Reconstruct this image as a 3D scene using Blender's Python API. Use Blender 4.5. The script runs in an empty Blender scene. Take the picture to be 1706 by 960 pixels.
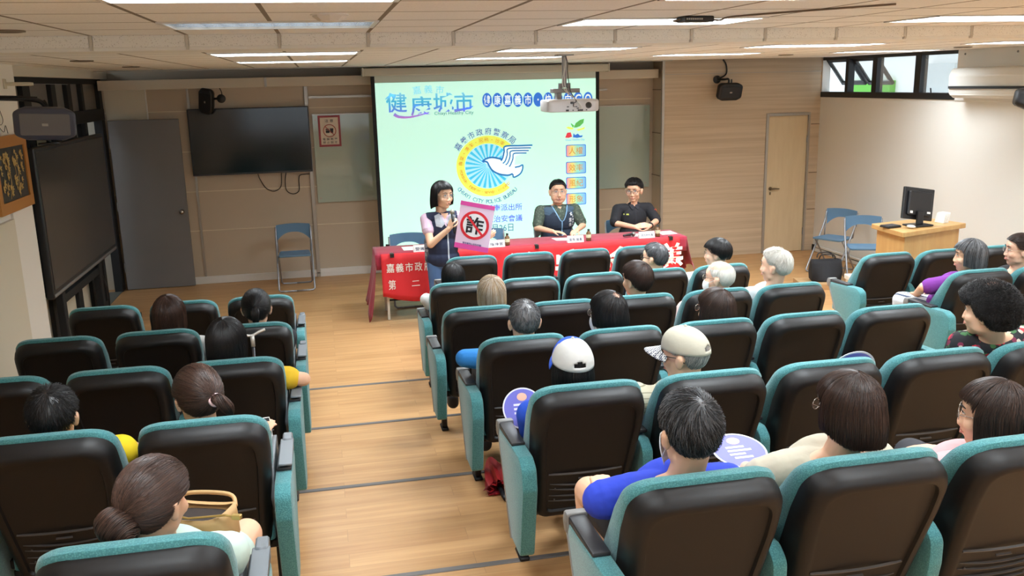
import bpy, bmesh, math, random
import numpy as np
from mathutils import Vector, Matrix, Euler

SC = bpy.context.scene
COL = SC.collection
PI = math.pi
rad = math.radians

# ------------------------------------------------------------------ camera, world, exposure
cam_data = bpy.data.cameras.new('camera')
cam_data.sensor_width = 36.0
cam_data.lens = 1483.39 / 1706.0 * 36.0
cam_data.clip_start = 0.05
cam = bpy.data.objects.new('camera', cam_data)
COL.objects.link(cam)
RIGHT = Vector((0.97747431, -0.20983159, -0.02268651))
DOWN = Vector((-0.06893343, -0.21581127, -0.97399881))
FWD = Vector((0.19947972, 0.95362267, -0.22541438))
_m = Matrix((RIGHT, -DOWN, -FWD)).transposed().to_4x4()
_m.translation = Vector((0, 0, 2.551))
cam.matrix_world = _m
SC.camera = cam

world = bpy.data.worlds.new('world')
SC.world = world
world.use_nodes = True
_bg = world.node_tree.nodes['Background']
_bg.inputs[0].default_value = (0.80, 0.91, 1.0, 1)
_bg.inputs[1].default_value = 1.7
SC.view_settings.view_transform = 'Standard'
SC.view_settings.look = 'None'
SC.view_settings.exposure = 0.25
SC.view_settings.gamma = 1.0
SC.view_settings.use_curve_mapping = False
SC.cycles.max_bounces = 8
SC.cycles.diffuse_bounces = 6
SC.cycles.glossy_bounces = 3
SC.cycles.transparent_max_bounces = 8
SC.cycles.sample_clamp_indirect = 6.0
SC.cycles.caustics_reflective = False
SC.cycles.caustics_refractive = False
LAMP_POWER = 66.0
LAMP_COLOR = (0.86, 0.945, 1.0)

# ------------------------------------------------------------------ materials
def lin(c):
    return tuple(((v / 255.0) / 12.92 if v / 255.0 <= 0.04045 else ((v / 255.0 + 0.055) / 1.055) ** 2.4) for v in c) + (1.0,)

MATS = {}
def mat(name, rgb, rough=0.6, metal=0.0, spec=None, alpha=None, trans=None, emit=None, estr=1.0, sheen=None, bump=None, vary=None, coat=None):
    """rgb in sRGB 0-255; bump=(scale, strength); vary=(scale, amount)"""
    if name in MATS: return MATS[name]
    m = bpy.data.materials.new(name); m.use_nodes = True
    nt = m.node_tree; b = nt.nodes['Principled BSDF']
    c = lin(rgb)
    b.inputs['Base Color'].default_value = c
    b.inputs['Roughness'].default_value = rough
    b.inputs['Metallic'].default_value = metal
    if spec is not None: b.inputs['Specular IOR Level'].default_value = spec
    if alpha is not None: b.inputs['Alpha'].default_value = alpha
    if trans is not None: b.inputs['Transmission Weight'].default_value = trans
    if coat is not None: b.inputs['Coat Weight'].default_value = coat
    if sheen is not None: b.inputs['Sheen Weight'].default_value = sheen
    if emit is not None:
        b.inputs['Emission Color'].default_value = lin(emit)
        b.inputs['Emission Strength'].default_value = estr
    tc = None
    if bump or vary:
        tc = nt.nodes.new('ShaderNodeTexCoord')
    if vary:
        n = nt.nodes.new('ShaderNodeTexNoise'); n.inputs['Scale'].default_value = vary[0]; n.inputs['Detail'].default_value = 3
        nt.links.new(tc.outputs['Object'], n.inputs['Vector'])
        mx = nt.nodes.new('ShaderNodeMix'); mx.data_type = 'RGBA'
        nt.links.new(n.outputs['Fac'], mx.inputs[0])
        lo = tuple(max(0, v * (1 - vary[1])) for v in c[:3]) + (1,)
        hi = tuple(min(1, v * (1 + vary[1])) for v in c[:3]) + (1,)
        mx.inputs[6].default_value = lo; mx.inputs[7].default_value = hi
        nt.links.new(mx.outputs[2], b.inputs['Base Color'])
    if bump:
        n = nt.nodes.new('ShaderNodeTexNoise'); n.inputs['Scale'].default_value = bump[0]; n.inputs['Detail'].default_value = 2
        nt.links.new(tc.outputs['Object'], n.inputs['Vector'])
        bp = nt.nodes.new('ShaderNodeBump'); bp.inputs['Strength'].default_value = bump[1]; bp.inputs['Distance'].default_value = 0.004
        nt.links.new(n.outputs['Fac'], bp.inputs['Height'])
        nt.links.new(bp.outputs['Normal'], b.inputs['Normal'])
    MATS[name] = m
    return m

def nodes_of(m):
    return m.node_tree, m.node_tree.nodes, m.node_tree.links, m.node_tree.nodes['Principled BSDF']

def add_math(nt, op, a, b=None):
    n = nt.nodes.new('ShaderNodeMath'); n.operation = op
    for i, v in enumerate((a, b)):
        if v is None: continue
        if hasattr(v, 'is_output') or not isinstance(v, (int, float)): nt.links.new(v, n.inputs[i])
        else: n.inputs[i].default_value = v
    return n.outputs[0]

def stretched_wood(name, c1, c2, scale, rough=0.45, brick=None, seam=0.0, contrast=(0.35, 0.65), coat=None):
    """grain from noise stretched along an axis; brick=(length, width) adds plank tone and joints"""
    m = mat(name, c1, rough, coat=coat)
    nt, ns, lk, b = nodes_of(m)
    tc = ns.new('ShaderNodeTexCoord')
    mp = ns.new('ShaderNodeMapping'); mp.inputs['Scale'].default_value = scale
    lk.new(tc.outputs['Object'], mp.inputs['Vector'])
    n = ns.new('ShaderNodeTexNoise'); n.inputs['Scale'].default_value = 1.0; n.inputs['Detail'].default_value = 6; n.inputs['Roughness'].default_value = 0.6
    lk.new(mp.outputs[0], n.inputs['Vector'])
    fac = n.outputs['Fac']
    if brick:
        br = ns.new('ShaderNodeTexBrick')
        br.inputs['Color1'].default_value = (0, 0, 0, 1); br.inputs['Color2'].default_value = (1, 1, 1, 1); br.inputs['Mortar'].default_value = (0.5, 0.5, 0.5, 1)
        br.inputs['Scale'].default_value = 1.0; br.inputs['Mortar Size'].default_value = 0.0015
        br.inputs['Brick Width'].default_value = brick[0]; br.inputs['Row Height'].default_value = brick[1]
        lk.new(tc.outputs['Object'], br.inputs['Vector'])
        off = add_math(nt, 'MULTIPLY', br.outputs['Color'], 0.14)
        fac = add_math(nt, 'ADD', fac, off); fac = add_math(nt, 'SUBTRACT', fac, 0.07)
        # shift grain per plank
        sh = ns.new('ShaderNodeVectorMath'); sh.operation = 'SCALE'; lk.new(br.outputs['Color'], sh.inputs[0]); sh.inputs['Scale'].default_value = 7.0
        ad = ns.new('ShaderNodeVectorMath'); ad.operation = 'ADD'; lk.new(mp.outputs[0], ad.inputs[0]); lk.new(sh.outputs[0], ad.inputs[1])
        lk.new(ad.outputs[0], n.inputs['Vector'])
    cr = ns.new('ShaderNodeValToRGB')
    cr.color_ramp.elements[0].position = contrast[0]; cr.color_ramp.elements[0].color = lin(c1)
    cr.color_ramp.elements[1].position = contrast[1]; cr.color_ramp.elements[1].color = lin(c2)
    lk.new(fac, cr.inputs[0])
    out = cr.outputs[0]
    if brick and seam:
        mx = ns.new('ShaderNodeMix'); mx.data_type = 'RGBA'
        f = add_math(nt, 'MULTIPLY', br.outputs['Fac'], seam)
        lk.new(f, mx.inputs[0]); lk.new(out, mx.inputs[6]); mx.inputs[7].default_value = lin((95, 70, 48))
        out = mx.outputs[2]
    lk.new(out, b.inputs['Base Color'])
    return m

# ------------------------------------------------------------------ scene graph helpers
def tag(o, label=None, cat=None, group=None, kind=None):
    if label: o['label'] = label
    if cat: o['category'] = cat
    if group: o['group'] = group
    if kind: o['kind'] = kind
    return o

def thing(name, label, cat, loc=(0, 0, 0), rz=0.0, group=None):
    o = bpy.data.objects.new(name, None); COL.objects.link(o)
    o.empty_display_size = 0.1
    o.location = loc; o.rotation_euler = (0, 0, rz)
    return tag(o, label, cat, group)

def link(name, me, mats, parent=None, smooth=False, M=None):
    """me: bmesh or mesh"""
    if isinstance(me, bmesh.types.BMesh):
        bm = me
        me = bpy.data.meshes.new(name); bm.to_mesh(me); bm.free()
    me.name = name
    if not isinstance(mats, (list, tuple)): mats = [mats]
    if len(me.materials) == 0:
        for m in mats: me.materials.append(m)
    if smooth is True:
        me.polygons.foreach_set('use_smooth', [True] * len(me.polygons))
    elif smooth:
        try: me.set_sharp_from_angle(angle=rad(smooth))
        except Exception: pass
        me.polygons.foreach_set('use_smooth', [True] * len(me.polygons))
    o = bpy.data.objects.new(name, me); COL.objects.link(o)
    if parent: o.parent = parent
    if M is not None: o.matrix_local = M
    return o

def struct(name, bm, m, smooth=False):
    o = link(name, bm, m, None, smooth); o['kind'] = 'structure'; return o

def copy_tree(o, parent=None):
    c = o.copy(); COL.objects.link(c)
    if parent: c.parent = parent
    for ch in [x for x in o.children]: copy_tree(ch, c)
    return c

# ------------------------------------------------------------------ bmesh builders
def NB(): return bmesh.new()

def bx(bm, lo, hi, bevel=0.0, seg=2, mi=0, M=None):
    lo = Vector(lo); hi = Vector(hi)
    c = (lo + hi) / 2; s = hi - lo
    r = bmesh.ops.create_cube(bm, size=1.0)
    vs = r['verts']
    for v in vs: v.co = Vector((v.co.x * s.x, v.co.y * s.y, v.co.z * s.z)) + c
    fs = set(f for v in vs for f in v.link_faces)
    if bevel > 0:
        es = set(e for v in vs for e in v.link_edges)
        rr = bmesh.ops.bevel(bm, geom=list(es), offset=bevel, segments=seg, profile=0.5, affect='EDGES')
        vs = list(set(vs) & set(bm.verts)) if False else list({v for f in rr['faces'] for v in f.verts} | {v for v in vs if v.is_valid})
        fs = set(f for v in vs for f in v.link_faces)
    for f in fs: f.material_index = mi
    if M is not None:
        bmesh.ops.transform(bm, matrix=M, verts=list(vs))
    return vs

def frame_of(d):
    d = Vector(d).normalized()
    u = Vector((0, 0, 1)) if abs(d.z) < 0.95 else Vector((1, 0, 0))
    a = u.cross(d).normalized(); b = d.cross(a).normalized()
    return a, b, d

def cyl(bm, p0, p1, r0, r1=None, seg=16, caps=True, mi=0):
    r1 = r0 if r1 is None else r1
    p0 = Vector(p0); p1 = Vector(p1)
    a, b, d = frame_of(p1 - p0)
    A = [bm.verts.new(p0 + (a * math.cos(2 * PI * i / seg) + b * math.sin(2 * PI * i / seg)) * r0) for i in range(seg)]
    B = [bm.verts.new(p1 + (a * math.cos(2 * PI * i / seg) + b * math.sin(2 * PI * i / seg)) * r1) for i in range(seg)]
    for i in range(seg):
        f = bm.faces.new((A[i], A[(i + 1) % seg], B[(i + 1) % seg], B[i])); f.material_index = mi
    if caps:
        bm.faces.new(A[::-1]).material_index = mi; bm.faces.new(B).material_index = mi

def smooth_path(pts, n=6, closed=False):
    """catmull-rom"""
    P = [Vector(p) for p in pts]
    out = []
    m = len(P)
    rng = range(m if closed else m - 1)
    for i in rng:
        if closed: p0, p1, p2, p3 = P[(i - 1) % m], P[i], P[(i + 1) % m], P[(i + 2) % m]
        else: p0, p1, p2, p3 = P[max(i - 1, 0)], P[i], P[i + 1], P[min(i + 2, m - 1)]
        for k in range(n):
            t = k / n
            out.append(0.5 * ((2 * p1) + (p2 - p0) * t + (2 * p0 - 5 * p1 + 4 * p2 - p3) * t * t + (3 * p1 - p0 - 3 * p2 + p3) * t ** 3))
    if not closed: out.append(P[-1])
    return out

def tube(bm, pts, r, seg=8, closed=False, mi=0, caps=True):
    P = [Vector(p) for p in pts]; m = len(P)
    rs = r if isinstance(r, (list, tuple)) else [r] * m
    rings = []; prev = None
    for i in range(m):
        if closed: t = P[(i + 1) % m] - P[i - 1]
        else: t = P[min(i + 1, m - 1)] - P[max(i - 1, 0)]
        t.normalize()
        if prev is None: a, b, _ = frame_of(t)
        else:
            a = prev - t * prev.dot(t)
            if a.length < 1e-6: a, b, _ = frame_of(t)
            a.normalize(); b = t.cross(a)
        prev = a
        rings.append([bm.verts.new(P[i] + (a * math.cos(2 * PI * k / seg) + b * math.sin(2 * PI * k / seg)) * rs[i]) for k in range(seg)])
    for i in range(m if closed else m - 1):
        A = rings[i]; B = rings[(i + 1) % m]
        for k in range(seg):
            f = bm.faces.new((A[k], A[(k + 1) % seg], B[(k + 1) % seg], B[k])); f.material_index = mi
    if not closed and caps:
        bm.faces.new(rings[0][::-1]).material_index = mi; bm.faces.new(rings[-1]).material_index = mi

def ring_loft(bm, rings, cap0=True, cap1=True, mi=0, closed=True):
    """rings: list of lists of Vector with equal count"""
    V = [[bm.verts.new(p) for p in r] for r in rings]
    n = len(V[0])
    for i in range(len(V) - 1):
        for k in range(n if closed else n - 1):
            f = bm.faces.new((V[i][k], V[i][(k + 1) % n], V[i + 1][(k + 1) % n], V[i + 1][k])); f.material_index = mi
    if cap0: bm.faces.new(V[0][::-1]).material_index = mi
    if cap1: bm.faces.new(V[-1]).material_index = mi
    return V

def lathe(bm, prof, c=(0, 0, 0), seg=24, mi=0, axis=(0, 0, 1)):
    a, b, d = frame_of(axis); c = Vector(c)
    if abs(Vector(axis).z) > 0.99: a, b, d = Vector((1, 0, 0)), Vector((0, 1, 0)), Vector((0, 0, 1))
    rings = [[c + d * z + (a * math.cos(2 * PI * k / seg) + b * math.sin(2 * PI * k / seg)) * max(r, 1e-4) for k in range(seg)] for r, z in prof]
    ring_loft(bm, rings, True, True, mi)

def prism(bm, poly, axis, lo, hi, mi=0, bevel=0.0):
    """poly 2D list; axis 'x','y','z' extrude direction between lo and hi"""
    def P(u, v, w):
        return {'x': Vector((w, u, v)), 'y': Vector((u, w, v)), 'z': Vector((u, v, w))}[axis]
    A = [bm.verts.new(P(u, v, lo)) for u, v in poly]; B = [bm.verts.new(P(u, v, hi)) for u, v in poly]
    n = len(poly); fs = []
    for i in range(n): fs.append(bm.faces.new((A[i], A[(i + 1) % n], B[(i + 1) % n], B[i])))
    fs.append(bm.faces.new(A[::-1])); fs.append(bm.faces.new(B))
    for f in fs: f.material_index = mi
    bmesh.ops.recalc_face_normals(bm, faces=fs)
    if bevel:
        es = set(e for f in fs[-2:] for e in f.edges)
        r = bmesh.ops.bevel(bm, geom=list(es), offset=bevel, segments=2, profile=0.5, affect='EDGES')
        for f in r['faces']: f.material_index = mi
    return A + B

def round_poly(pts, r, n=5):
    """round the corners of a 2D polygon; r scalar or per-corner list"""
    out = []; m = len(pts)
    for i in range(m):
        p = Vector(pts[i]); a = Vector(pts[i - 1]) - p; b = Vector(pts[(i + 1) % m]) - p
        rr = r[i] if isinstance(r, (list, tuple)) else r
        la, lb = a.length, b.length
        a.normalize(); b.normalize()
        ang = a.angle(b); t = min(rr / math.tan(ang / 2), la * 0.49, lb * 0.49) if rr > 0 else 0
        if t <= 1e-6: out += [tuple(p)] * (n + 1); continue
        s = p + a * t; e = p + b * t
        for k in range(n + 1):
            u = k / n
            q = s * (1 - u) ** 2 + p * 2 * u * (1 - u) + e * u * u
            out.append((q.x, q.y))
    return out

def sph(bm, c, r, seg=16, rings=10, mi=0, M=None):
    r = (r, r, r) if isinstance(r, (int, float)) else r
    res = bmesh.ops.create_uvsphere(bm, u_segments=seg, v_segments=rings, radius=1.0)
    c = Vector(c)
    for v in res['verts']:
        q = Vector((v.co.x * r[0], v.co.y * r[1], v.co.z * r[2]))
        v.co = (M @ q if M is not None else q) + c
    for f in set(f for v in res['verts'] for f in v.link_faces): f.material_index = mi
    return res['verts']

def grid_surface(bm, P, mi=0, closed_u=False):
    """P: list of rows of Vectors"""
    V = [[bm.verts.new(p) for p in row] for row in P]
    for i in range(len(V) - 1):
        n = len(V[0])
        for k in range(n if closed_u else n - 1):
            bm.faces.new((V[i][k], V[i][(k + 1) % n], V[i + 1][(k + 1) % n], V[i + 1][k])).material_index = mi
    return V

# ------------------------------------------------------------------ text
def text_mesh(body, size=0.1, bold=0.0, extrude=0.0, shear=0.0, spacing=1.0, align='CENTER'):
    cu = bpy.data.curves.new('text', 'FONT')
    cu.body = body; cu.size = size; cu.offset = bold * 0.35; cu.extrude = extrude; cu.shear = shear
    cu.space_character = spacing; cu.align_x = align; cu.align_y = 'CENTER'; cu.resolution_u = 3
    o = bpy.data.objects.new('text', cu); COL.objects.link(o)
    dg = bpy.context.evaluated_depsgraph_get()
    me = bpy.data.meshes.new_from_object(o.evaluated_get(dg))
    bpy.data.objects.remove(o); bpy.data.curves.remove(cu)
    me.materials.clear()
    return me

def text_into(bm, body, M, w=None, h=None, size=0.1, bold=0.0, mi=0, shear=0.0, spacing=1.0):
    """add text to bmesh, fitted so that its box is w x h (either may be None), centred on M"""
    me = text_mesh(body, size, bold, 0.0, shear, spacing)
    if len(me.vertices) == 0: return
    co = np.empty(len(me.vertices) * 3); me.vertices.foreach_get('co', co); co = co.reshape(-1, 3)
    lo, hi = co.min(0), co.max(0); c = (lo + hi) / 2; s = np.maximum(hi - lo, 1e-6)
    sx = w / s[0] if w else (h / s[1] if h else 1.0)
    sy = h / s[1] if h else sx
    vs = [bm.verts.new(M @ Vector(((p[0] - c[0]) * sx, (p[1] - c[1]) * sy, 0))) for p in co]
    for p in me.polygons:
        try: bm.faces.new([vs[i] for i in p.vertices]).material_index = mi
        except ValueError: pass
    bpy.data.meshes.remove(me)

def on_front(x, y, z, roll=0.0):
    """matrix of a plane facing -Y (towards the audience): local x = +X, local y = +Z"""
    M = Matrix(((1, 0, 0, x), (0, 0, -1, y), (0, 1, 0, z), (0, 0, 0, 1)))
    return M @ Matrix.Rotation(roll, 4, 'Z')

# ------------------------------------------------------------------ smooth union of simple volumes
def _pts_ellipsoid(c, r, M=None, seg=18, rings=12):
    vs = []; fs = []
    for i in range(rings + 1):
        ph = PI * i / rings
        for k in range(seg):
            th = 2 * PI * k / seg
            q = Vector((r[0] * math.sin(ph) * math.cos(th), r[1] * math.sin(ph) * math.sin(th), r[2] * math.cos(ph)))
            if M is not None: q = M @ q
            vs.append(q + Vector(c))
    for i in range(rings):
        for k in range(seg):
            a = i * seg + k; b = i * seg + (k + 1) % seg
            fs.append((a, a + seg, b + seg, b))
    return vs, fs

def _pts_capsule(p0, p1, r0, r1, seg=14, flat=False):
    p0 = Vector(p0); p1 = Vector(p1)
    if (p1 - p0).length < 1e-5: p1 = p0 + Vector((0, 0, 1e-4))
    a, b, d = frame_of(p1 - p0)
    rings = []
    if flat:
        rings.append((p0 - d * 0.0, r0 * 0.02)); rings.append((p0, r0)); rings.append((p1, r1)); rings.append((p1, r1 * 0.02))
    else:
        for i in range(5):
            t = PI / 2 * i / 4 ; rings.append((p0 - d * (r0 * math.cos(t)), max(r0 * math.sin(t), r0 * 0.02)))
        for i in range(5):
            t = PI / 2 * i / 4 ; rings.append((p1 + d * (r1 * math.sin(t)), max(r1 * math.cos(t), r1 * 0.02)))
    vs = []; fs = []
    for c, r in rings:
        for k in range(seg):
            th = 2 * PI * k / seg
            vs.append(c + (a * math.cos(th) + b * math.sin(th)) * r)
    for i in range(len(rings) - 1):
        for k in range(seg):
            x = i * seg + k; y = i * seg + (k + 1) % seg
            fs.append((x, y, y + seg, x + seg))
    fs.append(tuple(range(seg))[::-1]); n = (len(rings) - 1) * seg
    fs.append(tuple(range(n, n + seg)))
    return vs, fs

class U:
    """collects ellipsoids and tapered capsules; build() grows one smooth surface round them"""
    def __init__(s): s.vs = []; s.fs = []
    def add(s, vf):
        n = len(s.vs); s.vs += vf[0]; s.fs += [tuple(i + n for i in f) for f in vf[1]]
    def ell(s, c, r, M=None): s.add(_pts_ellipsoid(c, r, M))
    def cap(s, p0, p1, r0, r1=None, flat=False): s.add(_pts_capsule(p0, p1, r0, r0 if r1 is None else r1, flat=flat))
    def mesh(s, voxel, smooth=6, factor=0.5):
        me = bpy.data.meshes.new('u'); me.from_pydata([tuple(v) for v in s.vs], [], s.fs); me.update()
        o = bpy.data.objects.new('u', me); COL.objects.link(o)
        r = o.modifiers.new('r', 'REMESH'); r.mode = 'VOXEL'; r.voxel_size = voxel
        if smooth:
            sm = o.modifiers.new('s', 'SMOOTH'); sm.iterations = smooth; sm.factor = factor
        dg = bpy.context.evaluated_depsgraph_get()
        out = bpy.data.meshes.new_from_object(o.evaluated_get(dg))
        bpy.data.objects.remove(o); bpy.data.meshes.remove(me)
        out.materials.clear()
        return out
# ================================================================== SETTING
ROWY = [8.03, 6.73, 5.46, 4.42, 3.29, 2.16]
STEPZ = [0.0, 0.05, 0.165, 0.252, 0.357, 0.452]
NOSE = [None, 7.355, 6.14, 4.93, 3.70, 2.55]
XL, XR, YB = -2.5, 7.1, -3.2
ZC_FRONT, ZC_REAR, YBEAM = 2.79, 2.865, 5.70

M_floor = stretched_wood('floor_wood', (176, 130, 84), (206, 162, 112), (1.1, 22, 1), 0.42, brick=(1.22, 0.13), seam=0.28, contrast=(0.25, 0.75))
M_beige = mat('beige_panel', (194, 180, 160), 0.55, vary=(1.2, 0.05))
M_white = mat('white_paint', (232, 231, 226), 0.7, vary=(0.6, 0.03))
M_cream = mat('cream_paint', (214, 209, 192), 0.7)
M_wood_wall = stretched_wood('wood_wall', (186, 166, 140), (210, 192, 166), (0.5, 26, 26), 0.5, contrast=(0.3, 0.7))
M_trimwhite = mat('white_trim', (225, 224, 220), 0.45)
M_alu = mat('aluminium', (176, 172, 165), 0.35, 0.6)
M_grey_alu = mat('grey_aluminium', (140, 142, 145), 0.4, 0.5)
M_black = mat('black_metal', (22, 22, 25), 0.45)
M_blackmatte = mat('black_matte', (16, 16, 18), 0.75)
M_darkvoid = mat('dark_void', (52, 52, 52), 0.9)
M_nose = mat('grey_nosing', (104, 100, 98), 0.55, bump=(300, 0.3))
M_step = mat('step_riser', (150, 112, 74), 0.6)
M_glass = mat('clear_glass', (235, 240, 240), 0.02, alpha=0.18, spec=0.6)
M_darkglass = mat('dark_glass', (38, 38, 40), 0.08, alpha=0.55, spec=0.6)

def ceiling_mat(name, ox, oy, pitch):
    m = mat(name, (206, 196, 180), 0.85)
    nt, ns, lk, b = nodes_of(m)
    tc = ns.new('ShaderNodeTexCoord'); sp = ns.new('ShaderNodeSeparateXYZ'); lk.new(tc.outputs['Object'], sp.inputs[0])
    def line(sock, off, w):
        a = add_math(nt, 'SUBTRACT', sock, off - w); a = add_math(nt, 'DIVIDE', a, pitch); a = add_math(nt, 'FRACT', a)
        return add_math(nt, 'LESS_THAN', a, 2 * w / pitch)
    gx = line(sp.outputs[0], ox, 0.011); gy = line(sp.outputs[1], oy, 0.009)
    g = add_math(nt, 'MAXIMUM', gx, gy)
    n = ns.new('ShaderNodeTexNoise'); n.inputs['Scale'].default_value = 130; n.inputs['Detail'].default_value = 2
    lk.new(tc.outputs['Object'], n.inputs['Vector'])
    cr = ns.new('ShaderNodeValToRGB'); cr.color_ramp.elements[0].position = 0.35; cr.color_ramp.elements[0].color = lin((238, 237, 232)); cr.color_ramp.elements[1].position = 0.5; cr.color_ramp.elements[1].color = lin((246, 245, 241))
    lk.new(n.outputs['Fac'], cr.inputs[0])
    mx = ns.new('ShaderNodeMix'); mx.data_type = 'RGBA'; lk.new(g, mx.inputs[0]); lk.new(cr.outputs[0], mx.inputs[6]); mx.inputs[7].default_value = lin((132, 122, 108))
    lk.new(mx.outputs[2], b.inputs['Base Color'])
    return m
PITCH = 0.527
M_ceil_r = ceiling_mat('ceiling_tiles_rear', 0.33, YBEAM, PITCH)
M_ceil_f = ceiling_mat('ceiling_tiles_front', 0.33, 6.10, PITCH)
M_fissure = mat('fissured_tile', (214, 209, 196), 0.9)
def _fiss():
    nt, ns, lk, b = nodes_of(M_fissure)
    tc = ns.new('ShaderNodeTexCoord'); n = ns.new('ShaderNodeTexVoronoi'); n.inputs['Scale'].default_value = 105
    lk.new(tc.outputs['Object'], n.inputs['Vector'])
    n2 = ns.new('ShaderNodeTexNoise'); n2.inputs['Scale'].default_value = 60; lk.new(tc.outputs['Object'], n2.inputs['Vector'])
    s = add_math(nt, 'MULTIPLY', n.outputs['Distance'], n2.outputs['Fac'])
    cr = ns.new('ShaderNodeValToRGB'); cr.color_ramp.elements[0].position = 0.08; cr.color_ramp.elements[0].color = lin((204, 200, 190)); cr.color_ramp.elements[1].position = 0.14; cr.color_ramp.elements[1].color = lin((238, 236, 228))
    lk.new(s, cr.inputs[0]); lk.new(cr.outputs[0], b.inputs['Base Color'])
_fiss()

# ---- floor: one stepped slab
bm = NB()
edges = [13.2] + NOSE[1:] + [YB]
zs = STEPZ
for i in range(6):
    bx(bm, (XL - 0.6, edges[i + 1], -0.3), (XR + 0.1, edges[i], zs[i]))
struct('floor', bm, M_floor)
bm = NB()
for i in range(1, 6):
    bx(bm, (XL, NOSE[i] - 0.005, STEPZ[i] - 0.02), (XR, NOSE[i] + 0.03, STEPZ[i] + 0.006), 0.004, 1)
struct('trim_nosing', bm, M_nose)

# ---- ceilings
def fixture_slots(row_y0s, xs, x0, x1, y0, y1):
    return [(x, x + 2 * PITCH, y, y + PITCH) for y in row_y0s for x in xs if x >= x0 - 0.01 and x + 2 * PITCH <= x1 + 0.01]
FX = [-0.724, 1.384, 3.492, 5.6]
REAR_ROWS = [4.646, 3.065, 1.484, -0.097, -1.678]
FRONT_ROWS = [6.627, 8.735]
slots_r = fixture_slots(REAR_ROWS, FX, XL, XR, YB, YBEAM)
slots_f = fixture_slots(FRONT_ROWS, FX, XL, XR, YBEAM, 12)
def holed_plane(bm, x0, x1, y0, y1, z, holes, thick=0.02):
    xs = sorted({x0, x1} | {h[0] for h in holes} | {h[1] for h in holes}); ys = sorted({y0, y1} | {h[2] for h in holes} | {h[3] for h in holes})
    for i in range(len(xs) - 1):
        for j in range(len(ys) - 1):
            cx, cy = (xs[i] + xs[i + 1]) / 2, (ys[j] + ys[j + 1]) / 2
            if any(h[0] < cx < h[1] and h[2] < cy < h[3] for h in holes): continue
            vs = [bm.verts.new((x, y, z)) for x, y in ((xs[i], ys[j]), (xs[i], ys[j + 1]), (xs[i + 1], ys[j + 1]), (xs[i + 1], ys[j]))]
            bm.faces.new(vs)
    bmesh.ops.remove_doubles(bm, verts=bm.verts, dist=1e-5)
bm = NB(); holed_plane(bm, XL - 0.6, XR + 0.1, YB, YBEAM, ZC_REAR, slots_r); struct('ceiling', bm, M_ceil_r)
bm = NB(); holed_plane(bm, XL - 0.6, XR + 0.1, 6.10, 11.62, ZC_FRONT, slots_f); struct('ceiling_front', bm, M_ceil_f)
bm = NB()
bx(bm, (XL - 0.6, YBEAM + 0.012, ZC_FRONT - 0.012), (XR + 0.1, 6.10, ZC_FRONT + 0.3))
struct('trim_beam', bm, mat('beam_paint', (236, 234, 226), 0.7))
bm = NB()
k = -5
while 0.33 + k * PITCH < XR:
    x = 0.33 + k * PITCH
    bx(bm, (max(x + 0.011, XL), YBEAM - 0.004, ZC_FRONT + 0.006), (min(x + PITCH - 0.011, XR), YBEAM + 0.012, ZC_REAR + 0.005), 0.002, 1)
    k += 1
struct('trim_beam_tiles', bm, M_fissure)
bm = NB()
k = -5
while 0.33 + k * PITCH < XR:
    x = 0.33 + k * PITCH
    bx(bm, (x - 0.009, YBEAM - 0.003, ZC_FRONT - 0.01), (x + 0.009, YBEAM + 0.012, ZC_REAR + 0.004)); bx(bm, (x - 0.006, YBEAM - 0.012, ZC_FRONT - 0.004), (x + 0.006, YBEAM, ZC_FRONT + 0.008)); k += 1
struct('trim_beam_straps', bm, mat('strap_grey', (206, 200, 188), 0.6))
bm = NB()
bx(bm, (XL - 0.7, YB - 0.1, 3.25), (XR + 0.3, 13.3, 3.3))
struct('ceiling_slab', bm, M_darkvoid)
bm = NB(); bx(bm, (XL - 0.6, 11.60, ZC_FRONT - 0.012), (4.70, 11.63, ZC_FRONT + 0.02)); struct('trim_ceiling_edge', bm, M_alu)

# ---- front wall, panelled
YW = 12.30
bm = NB(); bx(bm, (XL - 0.6, YW, 0), (4.72, YW + 0.1, 3.25)); struct('wall_front', bm, M_beige)
bm = NB()
for z in (0.72, 1.24, 1.76, 2.28):
    bx(bm, (XL - 0.2, YW - 0.004, z - 0.006), (-0.17, YW + 0.002, z + 0.006))
    bx(bm, (-0.11, YW - 0.004, z - 0.006), (4.66, YW + 0.002, z + 0.006))
struct('trim_panel_seams', bm, mat('seam_pale', (222, 212, 190), 0.5))
bm = NB(); bx(bm, (-0.165, YW - 0.03, 0), (-0.115, YW + 0.002, 2.56), 0.004, 1); bx(bm, (-1.62 - 0.015, YW - 0.012, 0), (-1.605, YW + 0.002, 2.56)); bx(bm, (-0.115, YW - 0.03, 2.40), (4.0, YW + 0.002, 2.43)); struct('trim_wall_post', bm, M_alu)
bm = NB(); bx(bm, (-1.76, YW - 0.02, 0), (-0.17, YW, 0.10), 0.004, 1); bx(bm, (-0.17, YW - 0.025, 0), (4.66, YW, 0.11), 0.004, 1); bx(bm, (-0.17, YW - 0.03, 0.05), (4.66, YW, 0.062)); struct('baseboard_front', bm, M_trimwhite)
bm = NB(); bx(bm, (-2.62, YW - 0.008, 0), (-2.13, YW + 0.002, 2.56)); struct('trim_cream_panel', bm, M_cream)
bm = NB(); bx(bm, (-2.135, YW - 0.014, 2.0), (-2.12, YW + 0.002, 2.56)); struct('trim_cream_joint', bm, M_trimwhite)
# soffit box along the top of the front wall
bm = NB(); bx(bm, (-2.62, 12.0, 2.56), (4.66, YW, 2.68), 0.004, 1); struct('trim_soffit', bm, mat('soffit_cream', (216, 206, 186), 0.6))
bm = NB(); bx(bm, (-0.64, 11.985, 2.56), (-0.61, 12.0, 2.68)); struct('trim_soffit_joint', bm, M_alu)

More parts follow.
